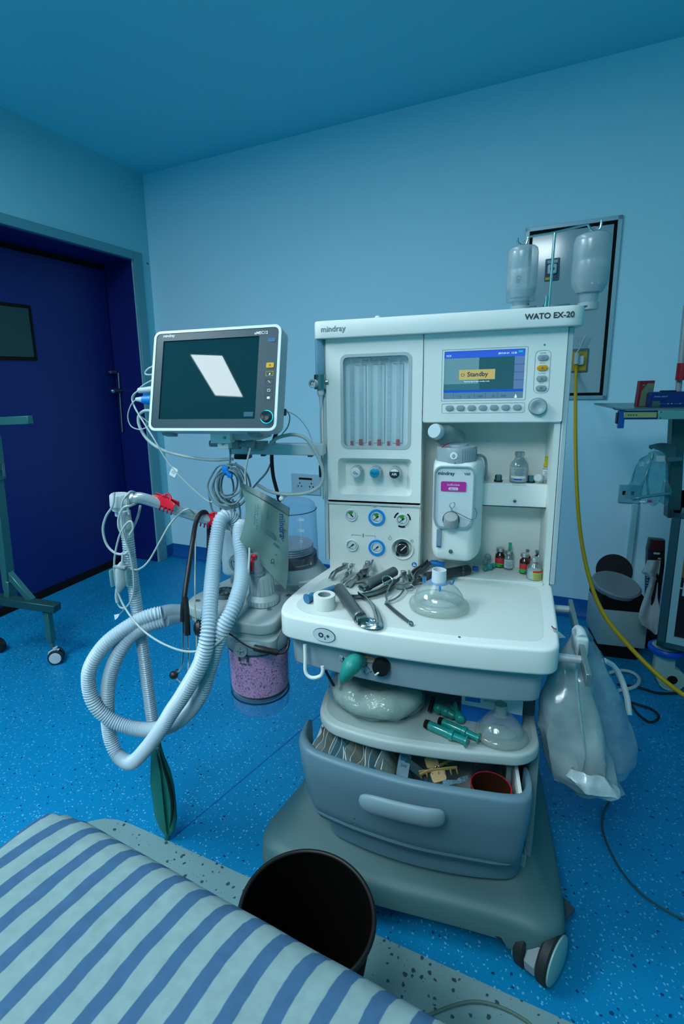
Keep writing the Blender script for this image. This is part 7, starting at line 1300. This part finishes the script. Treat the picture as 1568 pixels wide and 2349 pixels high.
def dual_castor(t, x, y, r, ang, cover, tyre):
    cc = atz(x, y, 0); M = Matrix.Translation((cc.x, cc.y, 0)) @ Matrix.Rotation(ang, 4, 'Z')
    for s in (-1, 1):
        Mw = M @ Matrix.Translation((0, s*r*0.45, r)) @ Matrix.Rotation(PI/2*(-s), 4, 'X')
        bm = nb(); lathe(bm, [(0.02, -r*0.25), (r*0.93, -r*0.25), (r, -r*0.16), (r, r*0.16), (r*0.93, r*0.25), (0.02, r*0.25)], Mw, 32); ty_ = part('tyre', bm, tyre, t)
        bm = nb(); lathe(bm, [(r*0.78, r*0.24), (r*0.74, r*0.30), (0, r*0.33)], Mw, 32); part('wheel_cover', bm, cover, ty_)
    bm = nb(); cyl(bm, M @ Vector((0, 0, r)), M @ Vector((0, 0, r*2.35)), r*0.32, n=18); prism(bm, [(-r*1.05, r*0.9), (-r*0.9, r*1.7), (-r*0.2, r*2.1), (r*0.5, r*1.95), (r*0.3, r*1.2)], -r*0.2, r*0.2, 'y', 0.002, 1, M=M); part('castor_hood', bm, cover, t)
dual_castor(ls, 131, 1520, 0.034, math.radians(30), mat('hub_white', (0.5, 0.6, 0.62), 0.4), mat('dark_navy_tyre', (0.012, 0.02, 0.035), 0.5))
bm = nb(); q = atz(-3, 1480, 0.035); cyl(bm, q-Vector((0, 0.012, 0)), q+Vector((0, 0.014, 0)), 0.034, n=24); part('rear_wheel', bm, black, ls)
# ------------------------------------------------------------------ right side: equipment trolley
et = thing('equipment_trolley', 'tall equipment cabinet on blue-bumpered castors at the right edge', 'trolley', tuple(atz(1513, 1583, 0)))
CYv = 0.80; fr = mat('slate_frame', (0.03, 0.10, 0.125), 0.4, 0.2)
c0 = at(1504, 1480, CYv); X0 = c0.x; RC = Matrix.Translation((X0, CYv, 0)) @ Matrix.Rotation(math.radians(-21), 4, 'Z') @ Matrix.Translation((-X0, -CYv, 0)); Z0 = 0.215; X1 = X0+0.42; Z1 = at(1530, 1175, CYv).z
bm = nb(); b2(bm, (X0, CYv, Z0), (X0+0.028, CYv+0.45, Z1), 0.003, 1); b2(bm, (X0, CYv, Z0-0.0), (X1, CYv+0.45, Z0+0.025), 0.003, 1); b2(bm, (X1-0.028, CYv, Z0), (X1, CYv+0.45, Z1), 0.003, 1); b2(bm, (X0, CYv+0.1, Z0), (X1, CYv+0.45, Z1), 0.003, 1); b2(bm, (X0, CYv, Z1-0.02), (X1, CYv+0.45, Z1), 0.003, 1); bm.transform(RC); part('cabinet_frame', bm, fr, et)
bm = nb(); plate(bm, [(X0+0.028, Z0+0.025), (X1-0.028, Z0+0.025), (X1-0.028, Z1-0.02), (X0+0.028, Z1-0.02)], [[(X0+0.050, Z0+0.052), (X1-0.05, Z0+0.052), (X1-0.05, Z1-0.045), (X0+0.050, Z1-0.045)]], CYv-0.004, CYv+0.01); bm.transform(RC); part('door_frame', bm, mat('pale_blue_frame', (0.30, 0.48, 0.52), 0.4), et)
zs_ = at(1560, 1322, CYv).z
bm = nb(); b2(bm, (X0+0.05, CYv+0.006, Z0+0.05), (X1-0.05, CYv+0.012, zs_)); bm.transform(RC); dg_ = part('dark_glass', bm, mat('brown_black_glass', (0.012, 0.004, 0.003), 0.12), et)
bm = nb(); b2(bm, (X0+0.05, CYv+0.005, zs_), (X1-0.05, CYv+0.012, Z1-0.045)); bm.transform(RC); part('amber_panel', bm, mat('amber_panel', (0.25, 0.13, 0.02), 0.3), et)
bm = nb(); q = at(1566, 1345, CYv); b2(bm, (q.x-0.004, CYv+0.002, q.z-0.03), (q.x+0.01, CYv+0.007, q.z+0.02)); b2(bm, (q.x-0.02, CYv+0.002, q.z-0.004), (q.x+0.02, CYv+0.006, q.z+0.0)); bm.transform(RC); part('pale_marking', bm, mat('mark_pale', (0.4, 0.55, 0.62), 0.4), dg_)
# castor with blue bumper ring
cc = atz(1513, 1575, 0); cc = Vector((cc.x, CYv+0.07, 0))
bm = nb(); lathe(bm, [(0.0, 0.165), (0.046, 0.165), (0.050, 0.168), (0.050, 0.182), (0.040, 0.188), (0.012, 0.190), (0.012, Z0), (0, Z0)], Matrix.Translation(cc), 40); cs = part('bumper_plate', bm, mat('castor_cream', (0.35, 0.46, 0.42), 0.45), et)
bm = nb(); lathe(bm, [(0.044, 0.160), (0.056, 0.160), (0.060, 0.166), (0.060, 0.178), (0.055, 0.184), (0.049, 0.184)], Matrix.Translation(cc), 44); part('bumper_ring', bm, mat('bumper_blue', (0.0, 0.09, 0.55), 0.4), cs)
bm = nb(); prism(bm, rpoly([(-0.034, 0.165), (-0.036, 0.085), (-0.022, 0.035), (0.02, 0.01), (0.055, 0.022), (0.062, 0.06), (0.034, 0.09), (0.030, 0.165)], 0.015, 4), -0.016, 0.016, 'y', 0.003, 2, M=Matrix.Translation(cc)); part('castor_fork', bm, mat('castor_cream', (0, 0, 0)), cs)
bm = nb(); cyl(bm, cc+Vector((0.028, -0.012, 0.048)), cc+Vector((0.028, 0.02, 0.048)), 0.048, n=32); part('wheel', bm, mat('castor_cream', (0, 0, 0)), cs)
bm = nb(); cyl(bm, cc+Vector((0.028, -0.0175, 0.050)), cc+Vector((0.028, -0.0125, 0.050)), 0.018, n=24); part('axle_cap', bm, mattblack, cs)
bm = nb(); cyl(bm, cc+Vector((0.3, 0.01, 0.048)), cc+Vector((0.3, 0.04, 0.048)), 0.048, n=32); cyl(bm, cc+Vector((0.3, 0.02, 0.09)), cc+Vector((0.3, 0.02, Z0)), 0.014); part('castor', bm, black, et)
bm = nb(); cyl(bm, cc+Vector((0.06, 0.33, 0.048)), cc+Vector((0.06, 0.36, 0.048)), 0.048, n=32); cyl(bm, cc+Vector((0.06, 0.345, 0.09)), cc+Vector((0.06, 0.345, Z0)), 0.014); part('castor', bm, black, et)
# column, shelf and drawer slide above
bm = nb(); addbeam(bm, at(1540, 1185, .86), at(1552, 955, .86), 0.045, 0.04); part('column', bm, mat('column_dark', (0.03, 0.09, 0.10), 0.4, 0.3), et)
sz = at(1480, 938, 0.70).z; sx0_ = at(1405, 937, 0.70).x
bm = nb(); b2(bm, (sx0_+0.02, 0.70, sz-0.004), (sx0_+0.50, 1.05, sz+0.002), 0.001, 1); tube(bm, [Vector((sx0_+0.022, 0.70, sz)), Vector((sx0_+0.008, 0.70, sz)), Vector((sx0_, 0.70, sz+0.005))], 0.003, 8); part('shelf', bm, mat('shelf_metal', (0.12, 0.22, 0.25), 0.3, 0.6), et)
bm = nb(); x0 = at(1420, 960, .70).x; b2(bm, (x0, 0.705, at(1420, 983, .7).z), (x0+0.017, 0.72, sz-0.005)); b2(bm, (x0, 0.712, at(1450, 963, .7).z), (x0+0.45, 0.73, at(1450, 943, .7).z)); part('slide_carrier', bm, mat('carrier_blue', (0.0, 0.08, 0.34), 0.45), et)
bm = nb(); xa_ = at(1431, 952, .7).x; xb_ = at(1507, 952, .7).x; b2(bm, (xa_, 0.704, at(1431, 959, .7).z), (xb_, 0.712, at(1431, 946, .7).z), 0.001, 1); sl_ = part('brass_rail', bm, mat('brass_rail', (0.45, 0.40, 0.18), 0.35, 0.5), et)
bm = nb()
for x in (1441, 1446, 1452, 1459): q = at(x, 952, .704); cyl(bm, q+Vector((0, 0.001, 0)), q-Vector((0, 0.0006, 0)), 0.0022, n=10)
part('rail_holes', bm, mat('hole_navy', (0.01, 0.02, 0.1)), sl_)
bm = nb(); b2(bm, (xb_+0.002, 0.700, at(1520, 962, .7).z), (xb_+0.30, 0.712, at(1520, 942, .7).z), 0.001, 1); st_ = part('steel_slide', bm, mat('slide_zinc', (0.25, 0.42, 0.42), 0.3, 0.7), et)
bm = nb()
for x, y in ((1516, 945), (1514, 959)): q = at(x, y, .70); cyl(bm, q+Vector((0, 0.001, 0)), q-Vector((0, 0.0006, 0)), 0.0018, n=10)
part('slide_holes', bm, mattblack, st_)
bm = nb(); q = at(1416, 959, .72); b2(bm, (q.x-0.004, 0.715, q.z-0.02), (q.x+0.003, 0.735, q.z+0.018), 0.002, 1); part('end_stop', bm, black, et)
bm = nb(); rows = [[at(1488+62*u, 1022-6*math.sin(PI*u)+36*v*u, .84-0.05*v) for u in [k/10 for k in range(11)]] for v in (0, .3, .6, 1)]; sheet(bm, rows, 0.006); b2(bm, at(1487, 1029, .82), at(1498, 1022, .80), 0.002, 1); addbeam(bm, at(1528, 1054, .80), at(1562, 1052, .80), 0.02, 0.016); part('grey_bracket', bm, mat('bracket_slate', (0.04, 0.13, 0.16), 0.5), et)
bm = nb(); a = at(1506, 1046, .79); b = at(1524, 1060, .79); b2(bm, (a.x, 0.79, b.z), (b.x, 0.80, a.z), 0.001, 1); part('white_label', bm, mat('label_pale2', (0.36, 0.50, 0.54), 0.5), et)
bm = nb(); rows = [[crumple(at(1549+18*u, 975+62*v, .90)+Vector((0, 0.01*math.sin(6*u), 0)), .006, 30, 1) for u in [k/8 for k in range(9)]] for v in [k/8 for k in range(9)]]; sheet(bm, rows, 0.002); part('cover_sheet', bm, film('cover_film', (0.6, 0.8, 0.82), 0.55, 0.2, bump=0.5, body=(0.15, 0.32, 0.35)), et)
# pole with red band
ip = thing('drip_pole', 'pale pole with a red band rising behind the blue box', 'pole', tuple(at(1550, 935, .95)))
bm = nb(); cyl(bm, at(1551, 935, .95), at(1574, 700, .95), 0.010, n=18); part('pole', bm, mat('pale_pink_metal', (0.34, 0.36, 0.38), 0.4, 0.3), ip)
bm = nb(); cyl(bm, at(1562, 872, .93), at(1567, 833, .93), 0.019, n=20); part('red_band', bm, mat('dark_red', (0.25, 0.0, 0.012), 0.4), ip)
# boxes on the shelf
rbx = thing('leaflet_box', 'red and olive box standing upright on the trolley shelf', 'box', tuple(at(1478, 934, .80)))
a = at(1459, 934, .80); b = at(1502, 873, .80); Mx = Matrix.Translation((a.x, 0.80, sz+0.002)); w_, h_ = b.x-a.x, b.z-sz-0.002
bm = nb(); prism(bm, [(0, 0), (w_*0.90, 0), (w_, h_), (w_*0.08, h_)], 0, 0.03, 'y', 0.0005, 1, M=Mx); part('box_body', bm, mat('dark_red_card', (0.16, 0.0, 0.012), 0.45), rbx)
bm = nb(); prism(bm, [(w_*0.14, 0.002), (w_*0.89, 0.002), (w_*0.96, h_*0.90), (w_*0.56, h_*0.90), (w_*0.22, h_*0.60)], -0.001, 0.0, 'y', M=Mx); part('olive_face', bm, mat('olive_card', (0.10, 0.17, 0.10), 0.5), rbx)
bm = nb(); b2(bm, (w_*0.24, -0.0016, h_*0.80), (w_*0.40, -0.0004, h_*0.86), M=Mx); b2(bm, (w_*0.42, -0.0016, h_*0.70), (w_*0.93, -0.0004, h_*0.712), M=Mx); b2(bm, (w_*0.38, -0.0016, h_*0.66), (w_*0.93, -0.0004, h_*0.668), M=Mx); part('box_print', bm, mat('print_mid', (0.08, 0.14, 0.16)), rbx)
bbx = thing('blue_carton', 'dark blue printed box lying on the trolley shelf', 'box', tuple(at(1530, 934, .76)))
a = at(1488, 934, .76); w_ = 0.17; h_ = at(1500, 900, .76).z-sz-0.002; Mx = Matrix.Translation((a.x, 0.76, sz+0.002))
bm = nb(); prism(bm, rpoly([(0, 0), (w_, 0), (w_, h_), (0.0, h_)], [0.001, 0.001, 0.002, 0.010]), 0, 0.06, 'y', 0.0008, 1, M=Mx); part('box_body', bm, mat('navy_card', (0.003, 0.018, 0.15), 0.4), bbx)
bm = nb(); txt(bm, 'PRIMA 3000.P', (0.012, -0.0008, h_*0.66), 0.0068, bold=0.02); prism(bm, circ(0.125, h_*0.68, 0.022, 24, 0.005), -0.0008, 0.0, 'y'); 
for x in (0.030, 0.055, 0.066, 0.09): prism(bm, circ(x, h_*0.22, 0.0022, 12), -0.0008, 0, 'y')
b2(bm, (0.03, -0.0006, h_*0.215), (0.10, 0.0, h_*0.225)); bm.transform(Mx); part('box_print', bm, mat('print_sky', (0.18, 0.32, 0.50)), bbx)
bm = nb(); prism(bm, rr(0.008, 0.001, 0.030, h_*0.42, 0.001), -0.001, 0.0, 'y', M=Mx); part('olive_patch', bm, mat('olive_patch', (0.04, 0.10, 0.08)), bbx)
bm = nb(); q = at(1533, 899, .78); b2(bm, (q.x-0.022, 0.775, q.z-0.002), (q.x+0.022, 0.80, q.z+0.005), 0.002, 1); single('black_clip_box', 'flat black clip lying on top of the dark blue box', 'clip', bm, black)
# clear bag with infusion set hanging at the wall
hb = thing('clear_hanging_bag', 'crumpled clear teal bag of tubing hanging beside the trolley column', 'bag', tuple(at(1480, 1170, .85)))
bm = nb(); sheet(bm, slab([(1030, 1492, 1522, .008, .85), (1055, 1470, 1530, .02, .85), (1085, 1450, 1535, .03, .85), (1115, 1442, 1537, .035, .85), (1138, 1436, 1536, .03, .85), (1152, 1448, 1530, .015, .85)], 0, amp=0.02, f=22, seed=3), closed=True); part('bag_film', bm, film('teal_bag', (0.72, 0.90, 0.93), 0.22, 0.10, bump=1.0, bs=26, body=(0.12, 0.40, 0.46)), hb, smooth=25)
bm = nb(); tube(bm, AP([(1450, 1143, .82), (1485, 1138, .81), (1534, 1132, .82)]), 0.010, 10, flat=(1, .6)); part('rolled_tube', bm, film('tube_teal', (0.5, 0.8, 0.85), 0.6, 0.1, body=(0.10, 0.36, 0.42)), hb)
bm = nb(); tube(bm, AP([(1470, 1120, .83), (1478, 1095, .82), (1490, 1065, .83), (1496, 1040, .84)]), 0.004, 8); tube(bm, AP([(1486, 1140, .82), (1484, 1100, .83), (1490, 1060, .83)]), 0.003, 8); part('inner_tubing', bm, mat('tubing_teal', (0.12, 0.33, 0.38), 0.3), hb)
bm = nb(); q = at(1488, 1151, .81); b2(bm, q+Vector((-0.005, 0, -0.003)), q+Vector((0.009, 0.005, 0.006)), 0.001, 1); part('pink_clip', bm, mat('pink_clip', (0.40, 0.03, 0.16), 0.4), hb)
bm = nb(); q = at(1475, 1151, .81); b2(bm, q+Vector((-0.012, 0, -0.003)), q+Vector((0.006, 0.005, 0.003)), 0.001, 1); part('white_label', bm, inkwhite, hb)
# waste container with black lid
wb = thing('waste_container', 'white-fronted waste box with round grey seat-like rim and raised black lid', 'bin', tuple(atz(1425, 1490, 0)))
WY = 1.05; a = at(1377, 1398, WY); b = at(1476, 1488, WY)
bm = nb(); b2(bm, (a.x, WY, 0.07), (b.x+0.004, WY+0.22, at(1377, 1398, WY).z), 0.004, 2); part('front_box', bm, mat('pale_green_white', (0.27, 0.38, 0.38), 0.5), wb)
bm = nb(); z1_ = at(1377, 1398, WY).z; z2_ = at(1377, 1366, WY).z; b2(bm, (a.x+0.002, WY+0.004, z1_-0.005), (b.x-0.01, WY+0.22, z2_), 0.003, 1); part('inner_liner', bm, mattblack, wb); bm = nb(); b2(bm, (a.x+0.01, WY+0.03, 0.0), (b.x-0.01, WY+0.20, 0.072)); part('plinth', bm, mattblack, wb)
c_ = at(1416, 1338, WY+0.08); rx_ = 0.070; M = Matrix.Translation((c_.x-0.006, WY+0.08, z2_+0.020)) @ Matrix.Scale(1.15, 4) @ Matrix.Rotation(math.radians(14), 4, 'X') @ Matrix.Rotation(math.radians(6), 4, 'Y')
bm = nb(); lathe(bm, [(0.070, -0.016), (0.080, -0.010), (0.084, 0.006), (0.078, 0.012), (0.060, 0.010), (0.0, 0.010)], M, 48); part('round_rim', bm, mat('rim_mauve_grey', (0.20, 0.24, 0.27), 0.5), wb)
bm = nb(); M2_ = Matrix.Translation((c_.x+0.008, WY+0.175, z2_+0.055)) @ Matrix.Rotation(math.radians(72), 4, 'X'); lathe(bm, [(0, -0.004), (0.072, -0.004), (0.075, 0.0), (0.072, 0.005), (0, 0.006)], M2_, 48); part('raised_lid', bm, mat('lid_black', (0.006, 0.008, 0.012), 0.6), wb)
# towel
tw = []; 
prof = [(1285, 1483, 1514, .93), (1300, 1478, 1513, .93), (1312, 1470, 1512, .93), (1325, 1488, 1510, .94), (1345, 1486, 1508, .94), (1370, 1478, 1508, .94), (1395, 1468, 1512, .93), (1415, 1462, 1517, .92), (1432, 1470, 1518, .92), (1447, 1492, 1512, .92), (1455, 1500, 1506, .92)]
bm = nb(); rows = [[at(xl_+(xr_-xl_)*u, y, yy+0.012*math.sin(7*u+y*0.03)) for u in [k/12 for k in range(13)]] for y, xl_, xr_, yy in prof]; sheet(bm, rows, 0.003); single('white_towel', 'white cloth draped down beside the black device and waste box', 'towel', bm, mat('towel_white', (0.36, 0.46, 0.50), 0.8, bump=0.3, bs=40), smooth=60)
# black device
bdv = thing('black_device', 'black electrical unit with pale blue keys standing between waste box and cabinet', 'device', tuple(at(1500, 1400, 0.90)))
DY = 0.94; Mx = None
v = [at(1483, 1402, DY), at(1510, 1404, DY), at(1524, 1300, DY), at(1526, 1240, DY), at(1492, 1237, DY), at(1486, 1262, DY)]
bm = nb(); prism(bm, [(p.x, p.z) for p in v], DY, DY+0.035, 'y', 0.004, 2); part('device_body', bm, mat('device_black', (0.006, 0.012, 0.016), 0.35), bdv)
bm = nb(); a = at(1488, 1262, DY); b = at(1524, 1240, DY); prism(bm, rpoly([(a.x, a.z), (b.x, a.z), (b.x, b.z), (a.x+0.004, b.z)], [0.001, 0.001, 0.004, 0.01]), DY-0.004, DY+0.03, 'y', M=None); part('brown_top', bm, mat('brown_top', (0.05, 0.012, 0.010), 0.4), bdv)
bm = nb()
for i in range(2):
    for j in range(3): q = at(1484+8*i, 1325+6*j, DY-0.001); b2(bm, q+Vector((-0.0035, -0.001, -0.0025)), q+Vector((0.0035, 0.001, 0.0025)))
q = at(1502, 1328, DY-0.001); b2(bm, q+Vector((-0.004, -0.001, -0.005)), q+Vector((0.004, 0.001, 0.004))); q = at(1490, 1344, DY-0.001); b2(bm, q+Vector((-0.014, -0.001, -0.001)), q+Vector((0.012, 0.001, 0.001)))
part('key_pad', bm, mat('key_sky', (0.08, 0.30, 0.50), 0.4), bdv)
bm = nb()
for x, y, w_, h_ in ((1506, 1270, .022, .008), (1500, 1297, .024, .008), (1512, 1282, .01, .006)): q = at(x, y, DY-0.005); b2(bm, q+Vector((-w_/2, 0, -h_/2)), q+Vector((w_/2, 0.004, h_/2)), 0.001, 1)
part('white_contacts', bm, mat('contact_pale', (0.34, 0.44, 0.46), 0.4), bdv)
# ------------------------------------------------------------------ floor leads
cable('floor_cable', 'white tube coming down from behind the waste bags', [(1385, 1515, -.02), (1408, 1530, .0), (1425, 1560, .0), (1437, 1600, -.02), (1442, 1640, -.04)], 0.0068, mat('white_tube', (0.45, 0.56, 0.58), 0.4), 'tube')
P = [atz(x, y, 0.008) for x, y in ((1398, 1543), (1425, 1538), (1450, 1543), (1465, 1557), (1460, 1572), (1442, 1580), (1418, 1584))]
bm = nb(); tube(bm, P, 0.007, 10); single('white_tube_loop', 'white tube curled in a loop on the floor behind the waste bags', 'tube', bm, mat('white_tube', (0, 0, 0)))
bm = nb(); tube(bm, [atz(x, y, 0.005) for x, y in ((1415, 1570), (1445, 1573), (1475, 1580), (1510, 1590), (1560, 1590), (1600, 1588))], 0.0045, 8); single('black_floor_cable', 'black cable running right along the floor past the castor', 'cable', bm, black)
bm = nb(); tube(bm, [atz(x, y, 0.006) for x, y in ((1430, 1600), (1450, 1612), (1490, 1625), (1509, 1640), (1505, 1652), (1488, 1656), (1465, 1640), (1448, 1618), (1440, 1600))], 0.0042, 8); single('black_cable_loop', 'black cable bent into a narrow loop on the floor beside the clear bag', 'cable', bm, mat('brown_black', (0.012, 0.008, 0.01), 0.5))
fc_ = mat('dark_green_cable', (0.03, 0.075, 0.085), 0.6)
bm = nb(); tube(bm, [atz(x, y, 0.004) for x, y in ((1398, 1836), (1385, 1860), (1380, 1890), (1390, 1930), (1420, 1990), (1465, 2045), (1520, 2085), (1580, 2115), (1640, 2140))], 0.0026, 8); single('floor_cable', 'thin dark cable trailing over the blue floor from under the milky bag', 'cable', bm, fc_)
bm = nb(); tube(bm, [atz(x, y, 0.0055) for x, y in ((980, 2330), (1035, 2308), (1080, 2298), (1120, 2302), (1165, 2318), (1210, 2345), (1240, 2375))], 0.0032, 8); single('floor_cable', 'short arc of greenish cable on the grey speckled floor strip', 'cable', bm, mat('green_grey_cable', (0.10, 0.17, 0.14), 0.6))
# ------------------------------------------------------------------ black bucket under the bed edge
bk = thing('black_bucket', 'round black open bin standing between the bed and the machine base', 'bin', (-0.19, -0.56, 0.0))
bc = Vector((-0.186, -0.588, 0.0)); bz = 0.31
bm = nb(); lathe(bm, [(0, 0.0), (0.070, 0.0), (0.073, 0.003), (0.120, bz-0.008), (0.118, bz-0.006), (0.070, 0.006), (0, 0.006)], Matrix.Translation(bc), 64, close=False); part('bin_wall', bm, mat('bin_black', (0.0015, 0.0012, 0.0012), 0.7, spec=0.1), bk)
bm = nb(); ring(bm, bc+Vector((0, 0, bz-0.004)), 0.1215, 0.0045, n=64, m=10); part('rolled_rim', bm, mat('rim_black_brown', (0.005, 0.004, 0.004), 0.5), bk)
# ------------------------------------------------------------------ bed with striped sheet
def sheetmat():
    m = bpy.data.materials.new('striped_cotton'); m.use_nodes = True; nt = m.node_tree; b = nt.nodes['Principled BSDF']; L = nt.links.new
    uv = nt.nodes.new('ShaderNodeUVMap'); uv.uv_map = 'cloth'; sp_ = nt.nodes.new('ShaderNodeSeparateXYZ'); L(uv.outputs[0], sp_.inputs[0])
    n = nt.nodes.new('ShaderNodeTexNoise'); n.inputs['Scale'].default_value = 22; n.inputs['Detail'].default_value = 4; L(uv.outputs[0], n.inputs['Vector'])
    ad = nt.nodes.new('ShaderNodeMath'); ad.operation = 'MULTIPLY_ADD'; ad.inputs[1].default_value = 0.006; L(n.outputs['Fac'], ad.inputs[0]); L(sp_.outputs[0], ad.inputs[2])
    ml_ = nt.nodes.new('ShaderNodeMath'); ml_.operation = 'MULTIPLY'; ml_.inputs[1].default_value = 1/0.0405; L(ad.outputs[0], ml_.inputs[0])
    fr_ = nt.nodes.new('ShaderNodeMath'); fr_.operation = 'PINGPONG'; fr_.inputs[1].default_value = 0.5; L(ml_.outputs[0], fr_.inputs[0])
    mr = nt.nodes.new('ShaderNodeMapRange'); mr.inputs[1].default_value = 0.195; mr.inputs[2].default_value = 0.228; L(fr_.outputs[0], mr.inputs[0])
    mx = nt.nodes.new('ShaderNodeMix'); mx.data_type = 'RGBA'; mx.inputs['A'].default_value = (0.050, 0.130, 0.250, 1); mx.inputs['B'].default_value = (0.24, 0.36, 0.375, 1); L(mr.outputs[0], mx.inputs['Factor'])
    n2 = nt.nodes.new('ShaderNodeTexNoise'); n2.inputs['Scale'].default_value = 60; n2.inputs['Detail'].default_value = 6; L(uv.outputs[0], n2.inputs['Vector'])
    mm = nt.nodes.new('ShaderNodeMix'); mm.data_type = 'RGBA'; mm.blend_type = 'MULTIPLY'; mm.inputs['Factor'].default_value = 0.35; L(mx.outputs['Result'], mm.inputs['A']); L(n2.outputs['Fac'], mm.inputs['B'])
    L(mm.outputs['Result'], b.inputs['Base Color']); b.inputs['Roughness'].default_value = 0.85; b.inputs['Specular IOR Level'].default_value = 0.2
    wv = nt.nodes.new('ShaderNodeTexNoise'); wv.inputs['Scale'].default_value = 900; L(uv.outputs[0], wv.inputs['Vector']); bp = nt.nodes.new('ShaderNodeBump'); bp.inputs['Strength'].default_value = 0.15; bp.inputs['Distance'].default_value = 0.001; L(wv.outputs['Fac'], bp.inputs['Height']); L(bp.outputs[0], b.inputs['Normal'])
    return m
bd_ = thing('operating_bed', 'bed end covered with a blue and white striped sheet in the foreground', 'bed', (-0.4, -1.0, 0.0))
# far edge direction and the bed's own frame: u along the far edge, v towards the camera
BZ = 0.63
e0 = atz(300, 1918, BZ-0.012); e1 = atz(1000, 2300, BZ-0.012); du = (e1-e0).normalized(); du.z = 0; du.normalize(); dv = Vector((du.y, -du.x, 0))
if dv.y > 0: dv = -dv
org = atz(190, 1880, BZ-0.012); U0 = -0.165
def bedp(u, v):
    """u along the far edge from the left corner, v inwards; rounded far-left corner and soft shoulder"""
    U1 = 1.05; r = 0.035
    bx = max(0, -u); by = max(0, -v)
    z = BZ
    # shoulder radius
    def edge(s, R=0.045):   # s: cloth distance past the shoulder start
        if s <= 0: return s, 0.0
        if s < R*PI/2: return R*math.sin(s/R), R*(1-math.cos(s/R))
        return R, R+(s-R*PI/2)
    su, du_ = edge(-(u-0.045)); sv, dv_ = edge(-(v-0.045))
    uu = 0.045-su if u < 0.045 else u; vv = 0.045-sv if v < 0.045 else v
    drop = max(du_, dv_) if min(du_, dv_) <= 0 else math.hypot(du_, dv_)
    uu = max(uu, 0); vv = max(vv, 0)
    rc = 0.11
    if uu < rc and vv < rc:
        d_ = math.hypot(rc-uu, rc-vv)
        if d_ > rc: k = rc/d_; uu = rc-(rc-uu)*k; vv = rc-(rc-vv)*k
    p = e0+du*(U0+uu)+dv*(vv)
    p = Vector((p.x, p.y, BZ-drop))
    w_ = 0.006*noise.noise(Vector((uu*5, vv*5, 1)))+0.004*math.sin(14*uu+6*vv)*min(1, vv*6)+0.0025*noise.noise(Vector((uu*16, vv*16, 4)))
    p.z += w_*(1 if drop < 0.02 else 0.3); p += dv*(-0.006*noise.noise(Vector((uu*9, 3, drop*5))))*min(1, drop*10)
    return p
bm = nb(); uvl = None; NU, NV = 110, 70; us = [-0.33+1.35*i/NU for i in range(NU+1)]; vs_ = [-0.33+1.15*j/NV for j in range(NV+1)]
grid = [[bm.verts.new(bedp(u, v)) for u in us] for v in vs_]; uvl = bm.loops.layers.uv.new('cloth')
for j in range(NV):
    for i in range(NU):
        if us[i] < -0.001 and vs_[j] < -0.001 and (us[i]+vs_[j]) < -0.12: continue
        f = bm.faces.new((grid[j][i], grid[j][i+1], grid[j+1][i+1], grid[j+1][i]))
        for l, (a_, b_) in zip(f.loops, ((i, j), (i+1, j), (i+1, j+1), (i, j+1))):
            uq, vq = us[a_], vs_[b_]
            l[uvl].uv = (uq+0.30*vq*0+0.15*vq+0.009*math.sin(vq*13+uq*2), vq)
bmesh.ops.delete(bm, geom=[v for v in bm.verts if not v.link_faces], context='VERTS')
bmesh.ops.recalc_face_normals(bm, faces=bm.faces)
ss = part('striped_sheet', bm, sheetmat(), bd_, smooth=80)
bm = nb(); Mb_ = Matrix(((du.x, dv.x, 0, e0.x), (du.y, dv.y, 0, e0.y), (0, 0, 1, 0), (0, 0, 0, 1)))
b2(bm, (U0+0.05, 0.05, BZ-0.16), (U0+1.0, 0.75, BZ-0.04), 0.03, 3, M=Mb_); part('mattress', bm, mat('mattress_navy', (0.02, 0.05, 0.12), 0.6), bd_)
bm = nb(); b2(bm, (U0+0.05, 0.06, BZ-0.22), (U0+0.95, 0.7, BZ-0.16), 0.005, 1, M=Mb_); part('bed_frame', bm, mgrey, bd_)
for a_, b_ in ((0.45, 0.35),):
    bm = nb(); b2(bm, (U0+a_, b_, 0.05), (U0+a_+0.16, b_+0.16, BZ-0.21), 0.02, 2, M=Mb_); part('bed_column', bm, lgrey, bd_)
    bm = nb(); b2(bm, (U0+a_-0.2, b_-0.12, 0.0), (U0+a_+0.36, b_+0.3, 0.06), 0.02, 2, M=Mb_); part('bed_base', bm, dgrey, bd_)
